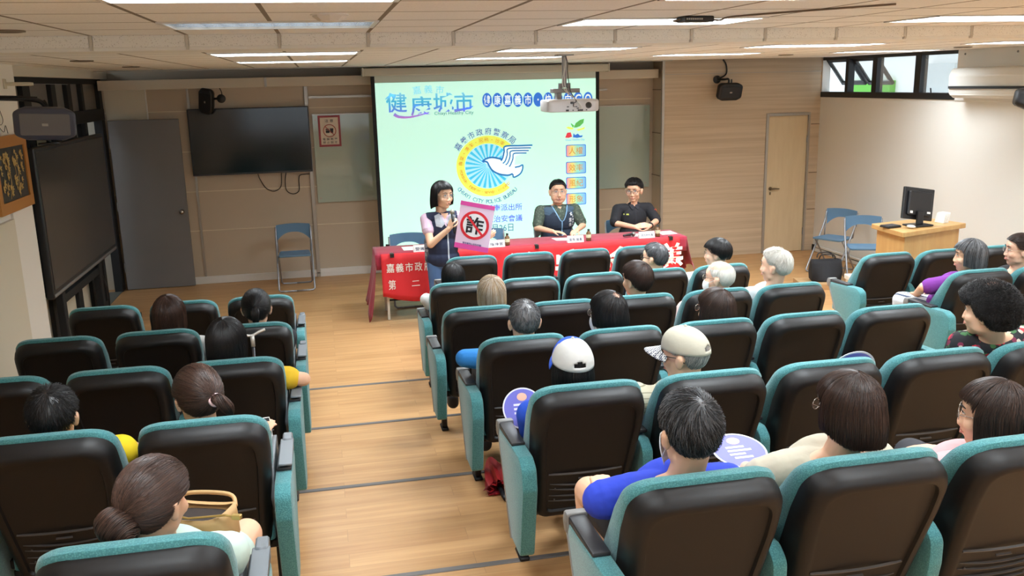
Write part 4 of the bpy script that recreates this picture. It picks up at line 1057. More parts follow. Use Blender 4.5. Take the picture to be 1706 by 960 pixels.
bm = NB(); tube(bm, [(0.0, 0, 0), (0.22, 0.0, -0.005), (0.24, 0.0, -0.005)], [0.016, 0.016, 0.012], 10); bx(bm, (0.015, -0.03, -0.04), (0.032, 0.03, 0.04), 0.004, 1); link('rod', bm, mat('antenna_cream', (206, 200, 180), 0.5), ar)
bm = NB(); tube(bm, [(0.24, 0, -0.005), (0.50, 0.02, -0.015)], 0.002, 5); link('wire', bm, M_grey_alu, ar)
hk = thing('wall_hook_wire', 'dark wire hooks dangling on the pillar beside the picture', 'hook', (XL + 0.001, 7.9, 2.36))
bm = NB(); tube(bm, smooth_path([(0.004, 0.02, 0.16), (0.012, 0.06, 0.06), (0.012, 0.10, -0.02), (0.012, 0.02, -0.05), (0.012, -0.04, 0.02)], 6), 0.0025, 5); tube(bm, smooth_path([(0.004, 0.0, -0.06), (0.012, 0.08, -0.11), (0.012, 0.14, -0.06), (0.004, 0.20, -0.125)], 6), 0.0025, 5); link('wire', bm, M_black, hk, True)

# ---- folding chairs
M_blue = mat('chair_blue', (98, 138, 172), 0.45); M_steel = mat('chair_tube', (150, 152, 158), 0.35, 0.5)
def folding_chair(label, x, y, rz, grey=False, k=1.0):
    t = thing('folding_chair', label, 'chair', (x, y, 0), rz, 'folding chairs')
    pl = mat('chair_grey', (150, 144, 140), 0.5) if grey else M_blue
    # back panel: curved plate with an arched lower edge
    bm = NB(); rows_f, rows_b = [], []
    for i in range(17):
        u = -0.215 + 0.43 * i / 16; k = (u / 0.215) ** 2
        top = 0.815 - 0.012 * k; bot = 0.70 - 0.11 * k ** 1.3
        yy = 0.21 - 0.035 * k
        rows_f.append([Vector((u, yy - 0.012 + 0.02 * (1 - j / 4), bot + (top - bot) * j / 4)) for j in range(5)]); 
        rows_b.append([Vector((u, yy + 0.006 + 0.02 * (1 - j / 4) * 0, bot + (top - bot) * j / 4)) for j in range(5)])
    loops = [f + b_[::-1] for f, b_ in zip(rows_f, rows_b)]
    ring_loft(bm, loops); bmesh.ops.recalc_face_normals(bm, faces=bm.faces); link('backrest', bm, pl, t, 50)
    bm = NB(); q = round_poly([(-0.205, -0.19), (0.205, -0.19), (0.19, 0.17), (-0.19, 0.17)], 0.04, 4)
    ring_loft(bm, [[Vector((u * 0.97, v * 0.97, 0.435)) for u, v in q], [Vector((u, v, 0.442)) for u, v in q], [Vector((u, v, 0.452 + 0.006 * (abs(v) > 0.15))) for u, v in q], [Vector((u * 0.95, v * 0.95, 0.458)) for u, v in q], [Vector((u * 0.7, v * 0.7, 0.450)) for u, v in q]]); link('seat', bm, pl, t, 50)
    for s in (-1, 1):
        bm = NB(); tube(bm, smooth_path([(s * 0.222, 0.18, 0.78), (s * 0.222, 0.12, 0.60), (s * 0.222, -0.04, 0.36), (s * 0.222, -0.20, 0.12)], 4) + [Vector((s * 0.222, -0.26, 0.03)), Vector((s * 0.20, -0.27, 0.014)), Vector((s * 0.10, -0.27, 0.012)), Vector((0, -0.27, 0.012))], 0.0115, 8); link('front_leg', bm, M_steel, t, True)
        bm = NB(); tube(bm, [(s * 0.198, -0.12, 0.43), (s * 0.198, 0.02, 0.27), (s * 0.198, 0.20, 0.04), (s * 0.18, 0.215, 0.016), (s * 0.1, 0.218, 0.012), (0, 0.218, 0.012)], 0.0105, 8); link('rear_leg', bm, M_steel, t, True)
        bm = NB(); tube(bm, [(s * 0.212, 0.14, 0.62), (s * 0.205, 0.12, 0.45)], 0.008, 6); link('brace', bm, M_steel, t, True)
    bm = NB()
    for s in (-1, 1): sph(bm, (s * 0.14, -0.27, 0.012), (0.03, 0.016, 0.013), 10, 6)
    link('foot_pad', bm, mat('pad_grey', (170, 170, 170), 0.6), t)
    t.scale = (k, k, 1.0)
    return t
folding_chair('blue folding chair standing alone below the wall television', -0.42, 11.70, rad(1))
folding_chair('blue folding chair by the right wall, seat facing the room', 6.55, 10.48, rad(-62))
folding_chair('blue folding chair tucked behind the wooden podium', 6.55, 9.78, rad(-22))
folding_chair('empty blue folding chair behind the table, nearest the table end', 0.95, 10.42, 0)
folding_chair('blue folding chair half hidden behind the pink poster', 1.92, 10.42, rad(4))
folding_chair('grey folding chair holding the man in the navy vest', 2.77, 10.56, 0, True, 1.26)
folding_chair('blue folding chair holding the police officer', 3.70, 10.57, rad(-3), False, 1.2)

# ---- two folding tables under a burgundy cloth, red banner clipped to the front
M_burg = mat('burgundy_cloth', (156, 34, 60), 0.85, sheen=0.2, vary=(6, 0.08)); M_red = mat('banner_red', (212, 40, 48), 0.75, vary=(5, 0.08))
TX0, TX1, TY0, TY1, TZ = 0.51, 4.11, 9.63, 10.15, 0.745
for i, (a, b_) in enumerate(((TX0 + 0.01, 2.20), (2.215, TX1 - 0.01))):
    t = thing('folding_table', ('folding table at the display end, under the burgundy cloth', 'folding table at the podium end, under the burgundy cloth')[i], 'table', ((a + b_) / 2, (TY0 + TY1) / 2, 0), 0, 'tables under the cloth')
    hw, hd = (b_ - a) / 2, (TY1 - TY0) / 2 - 0.01
    bm = NB(); bx(bm, (-hw, -hd, 0.71), (hw, hd, 0.738), 0.004, 1); link('tabletop', bm, mat('table_top', (150, 130, 104), 0.5), t)
    for sx in (-1, 1):
        for sy in (-1, 1):
            bm = NB(); bx(bm, (sx * (hw - 0.10) - 0.014, sy * (hd - 0.04) - 0.014, 0.0), (sx * (hw - 0.10) + 0.014, sy * (hd - 0.04) + 0.014, 0.71), 0.003, 1); link('leg', bm, mat('table_leg', (206, 202, 190), 0.45), t)
    bm = NB(); tube(bm, [(-hw + 0.1, 0.05, 0.16), (hw - 0.1, 0.05, 0.16)], 0.011, 8); link('rail', bm, M_black, t)
tc_ = None
bm = NB()
nx = 90
def fold(x, d): return 0.012 * math.sin(x * 23) * d + 0.008 * math.sin(x * 51 + 1.3) * d
rows = []
prof = [('b', 0.11), ('b', 0.08), ('b', 0.04), ('b', 0.0), ('t', 0.0), ('t', 0.33), ('t', 0.66), ('t', 1.0), ('f', 0.0), ('f', 0.04), ('f', 0.10), ('f', 0.16)]
for kind, d in prof:
    r = []
    for i in range(nx + 1):
        x = TX0 - 0.005 + (TX1 - TX0 + 0.01) * i / nx
        if kind == 't': r.append(Vector((x, TY1 + (TY0 - TY1) * d, TZ)))
        elif kind == 'f': r.append(Vector((x, TY0 - 0.006 - abs(fold(x, d)) * 1.2 - 0.01 * d, TZ - 0.004 - d)))
        else: r.append(Vector((x, TY1 + 0.006 + abs(fold(x, d)) * 2, TZ - 0.004 - d)))
    rows.append(r)
grid_surface(bm, rows)
# hanging ends: wide draped flaps with pointed corners
for sx, x in ((-1, TX0 - 0.004), (1, TX1 + 0.004)):
    rows = []
    for j in range(9):
        d = j / 8; r = []
        for i in range(17):
            v = i / 16; y = TY0 - 0.004 + (TY1 - TY0 + 0.008) * v
            drop = (0.55 if sx < 0 else 0.40) + (0.16 if sx < 0 else 0.03) * (abs(v - 0.12) < 0.13) * (1 - abs(v - 0.12) / 0.13) - 0.06 * math.sin(v * PI * 2) + (0.10 * (1 - v) if sx < 0 else 0.05 * v)
            out = 0.025 * d + 0.05 * d * math.sin(v * 9.0) ** 2 * 0.8 + 0.05 * d * d
            r.append(Vector((x + sx * out, y - 0.05 * d * (v < 0.2) + 0.06 * d * (v - 0.5), TZ - 0.002 - drop * d)))
        rows.append(r)
    grid_surface(bm, rows)
bmesh.ops.remove_doubles(bm, verts=bm.verts, dist=0.0006)
bmesh.ops.recalc_face_normals(bm, faces=bm.faces)
o = link('tablecloth', bm, M_burg, None, 60); tag(o, 'burgundy cloth draped over both folding tables', 'tablecloth'); sm = o.modifiers.new('s', 'SOLIDIFY'); sm.thickness = 0.003; sm.offset = 1
bn = thing('red_banner', 'long red cloth banner with white lettering clipped along the table front', 'banner', (0, 0, 0))
def ban(x, d):
    return Vector((x, TY0 - 0.034 - 0.012 * d - 0.010 * (1 + math.sin(x * 11 + d * 2)) * d - 0.004 * math.sin(x * 37), TZ + 0.004 - d))
def ban_bottom(x):
    if x < 1.35:
        k = (x - 0.58) / 0.77; return 0.46 + 0.08 * math.sin(min(max(k, 0), 1) * PI)
    return 0.40 + 0.02 * math.sin(x * 5)
bm = NB(); rows = []
for i in range(111):
    x = 0.56 + (4.02 - 0.56) * i / 110; bt = ban_bottom(x)
    r = [Vector((x, TY0 + 0.02, TZ + 0.006)), Vector((x, TY0 - 0.012, TZ + 0.008))]
    for j in range(9):
        d = 0.01 + (bt - 0.01) * j / 8; r.append(ban(x, d))
    rows.append(r)
grid_surface(bm, rows); bmesh.ops.recalc_face_normals(bm, faces=bm.faces); o = link('cloth', bm, M_red, bn, True); sm = o.modifiers.new('s', 'SOLIDIFY'); sm.thickness = 0.0015
bm = NB()
def ban_text(ch, x, z, w, h, bold):
    n0 = len(bm.verts); text_into(bm, ch, on_front(x, 0, z), w=w, h=h, bold=bold)
    bm.verts.ensure_lookup_table()
    for v in list(bm.verts)[n0:]:
        q = ban(v.co.x, TZ + 0.004 - v.co.z); v.co.y = q.y - 0.004
for i, ch in enumerate('嘉義市政府警察局'): ban_text(ch, 0.655 + 0.103 * i, 0.60, 0.085, 0.10, 0.003)
M_bw = mat('banner_white', (238, 232, 226), 0.7); link('small_lettering', bm, M_bw, bn); bm = NB()
for i, ch in enumerate('第二分局'): ban_text(ch, 0.665 + 0.26 * i, 0.415, 0.08 if ch != '二' else 0.09, 0.11 if ch != '二' else 0.06, 0.003)
link('small_lettering', bm, M_bw, bn); bm = NB()
for i, ch in enumerate('治安會議'): ban_text(ch, 2.18 + 0.555 * i, 0.46, 0.44, 0.46, 0.0035)
link('large_lettering', bm, M_bw, bn)
M_clip = mat('binder_clip', (34, 30, 30), 0.4)
for x, y, rz, lab in ((0.68, TY0, 0, 'black binder clip holding the banner at its display end'), (2.30, TY0, 0, 'black binder clip on the banner at the middle table seam'), (3.90, TY0, 0, 'black binder clip holding the banner at the podium end'), (0.68, TY1, PI, 'black binder clip on the cloth at the rear table edge')):
    t = thing('binder_clip', lab, 'clip', (x, y - (0.012 if rz == 0 else -0.012), TZ + 0.004), rz, 'binder clips on the table')
    bm = NB(); prism(bm, [(-0.048, -0.028), (-0.048, 0.012), (0.0, 0.016), (0.0, 0.006), (-0.04, 0.008), (-0.04, -0.028)], 'x', -0.022, 0.022); link('jaw', bm, M_clip, t)
    bm = NB(); tube(bm, [(-0.012, 0.0, 0.016), (-0.01, 0.035, 0.018), (0.01, 0.035, 0.018), (0.012, 0.0, 0.016)], 0.0018, 5); link('wire_handle', bm, M_steel, t)
# ---- papers, name cards, bottles on the table
M_paper = mat('paper_white', (232, 230, 226), 0.7); M_ink = mat('ink_grey', (96, 98, 108), 0.7)
ZT = TZ + 0.003
def paper(label, pts):
    bm = NB(); z = ZT + 0.0015
    vs = [bm.verts.new((x, y, z)) for x, y in pts]; f = bm.faces.new(vs); bmesh.ops.recalc_face_normals(bm, faces=bm.faces)
    o = link('paper_sheet', bm, M_paper); sm = o.modifiers.new('s', 'SOLIDIFY'); sm.thickness = 0.001; sm.offset = 1; tag(o, label, 'paper', 'papers on the table')
paper('white paper sheet on the cloth before the empty blue chair', [(0.83, 9.80), (1.12, 9.78), (1.11, 10.02), (0.82, 10.03)])
paper('white paper sheet under the navy-vested man\'s hands', [(2.60, 9.84), (2.80, 9.80), (2.84, 9.98), (2.58, 10.02)])
paper('white paper sheet in front of the police officer', [(3.50, 9.80), (3.76, 9.82), (3.78, 9.98), (3.52, 9.98)])
paper('white paper sheet at the podium end of the table', [(3.88, 9.80), (4.08, 9.82), (4.08, 10.05), (3.90, 10.03)])
def name_card(label, x, y, txt, rz=0.0):
    t = thing('name_card', label, 'name card', (x, y, ZT), rz, 'folded name cards')
    bm = NB(); prism(bm, [(-0.03, 0.0), (0.03, 0.0), (0.002, 0.075), (-0.002, 0.075)], 'x', -0.095, 0.095); link('card', bm, M_paper, t)
    bm = NB(); n0 = 0; text_into(bm, txt, Matrix.Translation((0, -0.0195, 0.034)) @ Matrix(((1, 0, 0, 0), (0, 0.36, -0.93, 0), (0, 0.93, 0.36, 0), (0, 0, 0, 1))), w=0.15, h=0.036, bold=0.002); link('lettering', bm, mat('card_ink', (70, 84, 104), 0.7), t)
name_card('folded name card at the display end of the table', 1.02, 9.69, '警消科')
name_card('folded name card beneath the poster, beside a bottle', 1.86, 9.70, '指揮官')
name_card('folded name card in front of the navy-vested man', 2.78, 9.69, '里長 議員')
name_card('folded name card in front of the police officer', 3.64, 9.69, '派出所所長')
def bottle(label, x, y):
    t = thing('tea_bottle', label, 'bottle', (x, y, ZT), 0, 'small tea bottles')
    bm = NB(); lathe(bm, [(0.026, 0.0), (0.029, 0.004), (0.029, 0.03), (0.027, 0.034), (0.029, 0.038), (0.029, 0.085), (0.024, 0.10), (0.013, 0.115), (0.012, 0.122)], (0, 0, 0), 20); link('body', bm, mat('bottle_tea', (104, 74, 44), 0.12, spec=0.7), t, True)
    bm = NB(); lathe(bm, [(0.0295, 0.040), (0.0298, 0.042), (0.0298, 0.078), (0.0295, 0.080)], (0, 0, 0), 20); bmesh.ops.delete(bm, geom=[f for f in bm.faces if len(f.verts) > 4], context='FACES'); link('paper_label', bm, mat('bottle_label', (206, 210, 176), 0.5, vary=(60, 0.35)), t, True)
    bm = NB(); lathe(bm, [(0.0145, 0.118), (0.0145, 0.136), (0.012, 0.139)], (0, 0, 0), 16); link('bottle_cap', bm, mat('bottle_cap', (30, 24, 24), 0.4), t, 40)
bottle('small tea bottle beside the pink poster', 1.995, 9.74); bottle('small tea bottle beside the navy-vested man\'s name card', 2.945, 9.71); bottle('small tea bottle beside the officer\'s name card', 3.79, 9.72)
mk = thing('desk_microphone', 'black and grey handheld microphone lying before the police officer', 'microphone', (3.47, 9.79, ZT + 0.004), rad(25))
bm = NB(); lathe(bm, [(0.012, -0.10), (0.014, -0.06), (0.017, 0.03), (0.018, 0.04)], (0, 0, 0.026), 14, 0, (1, 0, 0)); link('handle', bm, M_black, mk, True)
bm = NB(); sph(bm, (0.062, 0, 0.026), (0.028, 0.026, 0.026), 14, 10); link('mesh_head', bm, mat('mic_mesh', (130, 126, 120), 0.4, 0.5), mk, True)

# ---- podium with computer
M_oak = stretched_wood('podium_oak', (190, 146, 90), (204, 164, 106), (9, 9, 1.2), 0.4)
pd = thing('wooden_podium', 'light oak podium desk standing near the right wall', 'podium', (0, 0, 0))
top = [(5.61, 7.75), (6.57, 8.05), (6.44, 8.52), (5.66, 8.36)]
cx_, cy_ = sum(p[0] for p in top) / 4, sum(p[1] for p in top) / 4
def scale_poly(P, s): return [(cx_ + (x - cx_) * s, cy_ + (y - cy_) * s) for x, y in P]
bm = NB(); prism(bm, round_poly(top, 0.02, 2), 'z', 0.95, 1.0, 0, 0.006); link('desktop', bm, M_oak, pd)
bm = NB(); prism(bm, scale_poly(top, 0.86), 'z', 0.0, 0.95); link('body', bm, M_oak, pd)
bm = NB(); prism(bm, scale_poly(top, 0.80), 'z', 0.0, 0.04); e = [(6.40, 8.06), (6.56, 8.10), (6.46, 8.48), (6.36, 8.45)]; link('plinth', bm, mat('podium_dark', (120, 88, 52), 0.5), pd)
mo = thing('computer_monitor', 'black computer monitor seen from behind on the oak podium', 'monitor', (6.0, 8.08, 1.003), rad(6))
M_mon = mat('monitor_black', (30, 30, 33), 0.4)
MT = Matrix.Translation((0, 0, 0.06)) @ Matrix.Rotation(rad(9), 4, 'Y') @ Matrix.Rotation(rad(-8), 4, 'X')
bm = NB(); bx(bm, (-0.195, 0.0, 0.0), (0.195, 0.03, 0.33), 0.008, 2); bx(bm, (-0.15, -0.03, 0.04), (0.15, 0.002, 0.29), 0.012, 2); link('back_case', bm, M_mon, mo, False, MT)
bm = NB(); bx(bm, (-0.18, 0.030, 0.015), (0.18, 0.0315, 0.315)); link('screen', bm, mat('monitor_screen', (16, 18, 20), 0.15), mo, False, MT)
bm = NB(); bx(bm, (-0.13, -0.0315, 0.06), (-0.095, -0.0305, 0.085)); bx(bm, (0.09, -0.0315, 0.07), (0.135, -0.0305, 0.09)); link('stickers', bm, M_paper, mo, False, MT)
bm = NB(); bx(bm, (-0.04, -0.05, 0.015), (0.04, -0.02, 0.16), 0.006, 1); bx(bm, (-0.12, -0.11, 0.0), (0.12, 0.08, 0.016), 0.006, 1); link('stand', bm, M_mon, mo)
kb = thing('keyboard', 'black keyboard in front of the monitor on the podium', 'keyboard', (5.80, 8.10, 1.003), rad(12))
bm = NB(); bx(bm, (-0.19, -0.06, 0.0), (-0.02, 0.07, 0.018), 0.004, 1); link('base', bm, M_black, kb)
bm = NB()
for i in range(8):
    for j in range(5): bx(bm, (-0.185 + 0.02 * i, -0.05 + 0.023 * j, 0.018), (-0.168 + 0.02 * i, -0.031 + 0.023 * j, 0.023))
link('keys', bm, mat('key_grey', (54, 54, 58), 0.5), kb)
ms = thing('computer_mouse', 'pale computer mouse on the front of the podium', 'mouse', (5.84, 7.95, 1.008), rad(20))
bm = NB(); sph(bm, (0, 0, 0.012), (0.03, 0.05, 0.018), 14, 8); link('shell', bm, mat('mouse_white', (214, 210, 204), 0.4), ms, True)
bm = NB(); tube(bm, smooth_path([(0, 0.05, 0.012), (0.02, 0.07, 0.006), (0.10, 0.06, 0.006)], 5), 0.003, 5); link('cable', bm, M_black, ms, True)
ph = thing('papers_stand', 'white folded papers standing on the podium beside the monitor', 'papers', (6.37, 8.17, 1.003), rad(14))
for i in range(4):
    bm = NB(); prism(bm, [(-0.045 + 0.022 * i, 0.0), (-0.035 + 0.022 * i, 0.0), (-0.012 + 0.022 * i, 0.10 + 0.006 * (i % 2)), (-0.014 + 0.022 * i, 0.10 + 0.006 * (i % 2))], 'y', -0.05, 0.06); link('folded_sheet', bm, M_paper, ph)
# ---- things on the floor near the podium
bg = thing('black_bag', 'black cloth bag on a flat carton beside the folding chairs', 'bag', (5.98, 9.70, 0.075), rad(-14))
bm = NB(); rows = []
for z, sx, sy in ((0.0, 0.165, 0.075), (0.02, 0.178, 0.085), (0.12, 0.19, 0.085), (0.22, 0.186, 0.07), (0.265, 0.18, 0.045), (0.268, 0.17, 0.03)):
    rows.append([Vector((u_ + 0.004 * math.sin(v_ * 40 + z * 30), v_ + 0.008 * math.sin(u_ * 30 + z * 14), z + 0.008 * math.sin(u_ * 20) * (z > 0.2))) for u_, v_ in round_poly([(-sx, -sy), (0, -sy * 1.06), (sx, -sy), (sx, sy), (-sx, sy)], [0.03, 0.0, 0.03, 0.03, 0.03], 4)])
ring_loft(bm, rows); bmesh.ops.recalc_face_normals(bm, faces=bm.faces)
link('pouch', bm, mat('bag_black', (24, 24, 28), 0.85, bump=(40, 0.5)), bg, True)
bm = NB()
for y in (-0.045, 0.045): tube(bm, smooth_path([(-0.10, y, 0.28), (-0.07, y * 1.3, 0.335), (0.06, y * 1.3, 0.335), (0.10, y, 0.28)], 6), 0.008, 6)
link('strap', bm, M_black, bg, True)
ct = thing('flat_carton', 'flat cardboard carton on the floor under the black bag', 'carton', (5.93, 9.72, 0), rad(-14))
bm = NB(); bx(bm, (-0.28, -0.2, 0.0), (0.28, 0.2, 0.07), 0.003, 1); link('box', bm, mat('cardboard', (186, 148, 104), 0.8), ct)
bm = NB(); bx(bm, (-0.28, -0.02, 0.0695), (0.28, 0.02, 0.071)); link('tape', bm, mat('parcel_tape', (196, 168, 126), 0.4), ct)
wb = thing('white_box', 'white lidded box on the floor before the podium seats', 'box', (6.12, 9.10, 0), rad(-10))
bm = NB(); bx(bm, (-0.17, -0.13, 0.0), (0.17, 0.13, 0.20), 0.006, 1); link('body', bm, mat('box_cream', (224, 206, 180), 0.6), wb)
bm = NB(); bx(bm, (-0.185, -0.145, 0.19), (0.185, 0.145, 0.25), 0.012, 2); link('lid', bm, mat('box_white', (236, 232, 222), 0.6), wb)
gc = thing('green_cable', 'coil of green cable lying by the right wall', 'cable', (6.75, 9.0, 0.004))
bm = NB(); R = random.Random(3)
tube(bm, smooth_path([((0.13 + 0.03 * math.sin(i * 1.7)) * math.cos(i * 0.9), (0.10 + 0.03 * math.cos(i * 2.1)) * math.sin(i * 0.9), 0.012 + 0.003 * i) for i in range(26)], 4), 0.007, 6); link('coil', bm, mat('cable_green', (34, 140, 92), 0.5), gc, True)
# ---- folded red umbrella under the aisle seat
um = thing('red_umbrella', 'folded dark red umbrella lying under the aisle seat in the fourth row', 'umbrella', (0.89, 4.80, STEPZ[3] + 0.03), 0)
bm = NB(); rows = []
for j in range(15):
    t_ = j / 14; r = []
    R0 = 0.022 + 0.030 * math.sin(t_ * PI * 0.8) + 0.018 * t_
    for k in range(28):
        a = 2 * PI * k / 28; rr = R0 * (1 + 0.30 * math.sin(a * 7 + 2 * t_) * (0.3 + t_))
        r.append(Vector((rr * math.cos(a) - 0.02 * t_, 0.22 - 0.42 * t_, max(rr * math.sin(a) * 0.85, -0.028) + 0.01)))
    rows.append(r)
grid_surface(bm, rows, 0, True); link('canopy', bm, mat('umbrella_red', (176, 40, 44), 0.5), um, 60)
bm = NB(); R = random.Random(8); rows = []
for j, (y, s) in enumerate(((-0.14, 0.045), (-0.18, 0.072), (-0.20, 0.085))):
    rows.append([Vector(((s * (1 + 0.3 * math.sin(k * 1.9 + j))) * math.cos(2 * PI * k / 28) - 0.02, y + 0.02 * math.sin(k * 2.3), max((s * 0.55) * math.sin(2 * PI * k / 28), -0.026) + 0.012)) for k in range(28)])
grid_surface(bm, rows, 0, True); link('frilled_hem', bm, mat('umbrella_dark', (120, 24, 34), 0.5), um)
bm = NB(); tube(bm, [(-0.02, -0.16, 0.005), (-0.015, -0.24, -0.002), (-0.01, -0.29, -0.006)], [0.012, 0.016, 0.014], 10); link('handle', bm, M_black, um, True)
# ================================================================== PEOPLE
V = Vector
def hair_mat(name, c1, c2, rough=0.38):
    if name in MATS: return MATS[name]
    m = mat(name, c1, rough, spec=0.45); nt, ns, lk, b = nodes_of(m)
    g = ns.new('ShaderNodeNewGeometry'); cr = ns.new('ShaderNodeValToRGB')
    cr.color_ramp.elements[0].color = lin(c1); cr.color_ramp.elements[1].color = lin(c2); cr.color_ramp.elements[0].position = 0.15
    lk.new(g.outputs['Random Per Island'], cr.inputs[0]); lk.new(cr.outputs[0], b.inputs['Base Color'])
    return m
H_BLACK = hair_mat('hair_black', (18, 17, 18), (40, 36, 36)); H_DKBROWN = hair_mat('hair_dark_brown', (34, 25, 22), (74, 52, 42)); H_BROWN = hair_mat('hair_brown', (46, 32, 28), (98, 70, 58))
H_GREY = hair_mat('hair_grey', (62, 62, 64), (150, 150, 152)); H_GREYBLK = hair_mat('hair_grey_black', (26, 26, 28), (122, 124, 128)); H_WHITE = hair_mat('hair_white', (206, 202, 194), (236, 233, 226)); H_BLONDE = hair_mat('hair_blonde', (150, 122, 88), (214, 192, 160))
H_SCALP = mat('hair_scalp', (172, 128, 106), 0.6); H_SILVER = hair_mat('hair_silver', (120, 118, 116), (190, 188, 186)); H_AUBURN = hair_mat('hair_auburn', (44, 31, 28), (100, 74, 62))
SKIN = mat('skin', (228, 182, 152), 0.5, spec=0.35); SKIN_TAN = mat('skin_tan', (206, 154, 124), 0.5, spec=0.35); SKIN_PALE = mat('skin_pale', (232, 188, 162), 0.5, spec=0.35)
for _m in (SKIN, SKIN_TAN, SKIN_PALE): _m.node_tree.nodes['Principled BSDF'].inputs['Subsurface Weight'].default_value = 0.08; _m.node_tree.nodes['Principled BSDF'].inputs['Subsurface Radius'].default_value = (0.02, 0.008, 0.004)
M_eye = mat('eye_white', (226, 222, 216), 0.25); M_iris = mat('eye_dark', (28, 20, 18), 0.15); M_brow = mat('eyebrow', (34, 28, 26), 0.7); M_lip = mat('lips', (196, 126, 112), 0.45); M_mask = mat('mask_white', (232, 236, 238), 0.8); M_gl = mat('glasses_black', (24, 24, 26), 0.3); M_glm = mat('glasses_metal', (150, 140, 130), 0.25, 0.8)
M_lens = mat('glasses_lens', (230, 240, 245), 0.03, alpha=0.12, spec=0.6)
SKC, SKR = np.array([0, -0.012, 0.028]), np.array([0.078, 0.102, 0.094])

def head_prims(u, H, chubby=0.0, ears=1.0):
    s = H.to_scale().x; R3 = H.to_3x3()
    def e(c, r): u.ell(H @ V(c), tuple(q * s for q in r), (R3 @ Matrix.Diagonal((1 / s,) * 3)))
    def c(a, b, r0, r1): u.cap(H @ V(a), H @ V(b), r0 * s, r1 * s)
    e((0, -0.012, 0.028), (0.076, 0.100, 0.090)); e((0, 0.020, -0.035), (0.064, 0.068, 0.078)); e((0, 0.050, -0.092), (0.030, 0.030, 0.024)); e((0, 0.066, 0.045), (0.052, 0.024, 0.035))
    for k in (-1, 1):
        e((k * 0.040, 0.056, -0.028), (0.026, 0.026, 0.026)); e((k * (0.065 + 0.016 * ears), -0.014, -0.010), (0.015, 0.020, 0.035)); e((k * (0.065 + 0.021 * ears), -0.022, 0.004), (0.014, 0.018, 0.022)); e((k * 0.042, 0.012, -0.070), (0.020, 0.036, 0.024))
        e((k * 0.012, 0.097, -0.034), (0.010, 0.010, 0.008)); e((k * 0.032, 0.074, 0.032), (0.024, 0.012, 0.012)); e((k * 0.031, 0.066, 0.010), (0.020, 0.014, 0.014))
    if chubby:
        for k in (-1, 1): e((k * 0.046, 0.024, -0.045), (0.034, 0.052, 0.055)); e((k * 0.03, 0.03, -0.09), (0.03, 0.036, 0.024))
    c((0, 0.080, 0.018), (0, 0.095, -0.026), 0.009, 0.012); e((0, 0.095, -0.031), (0.012, 0.012, 0.011)); e((0, 0.083, -0.062), (0.024, 0.012, 0.012))

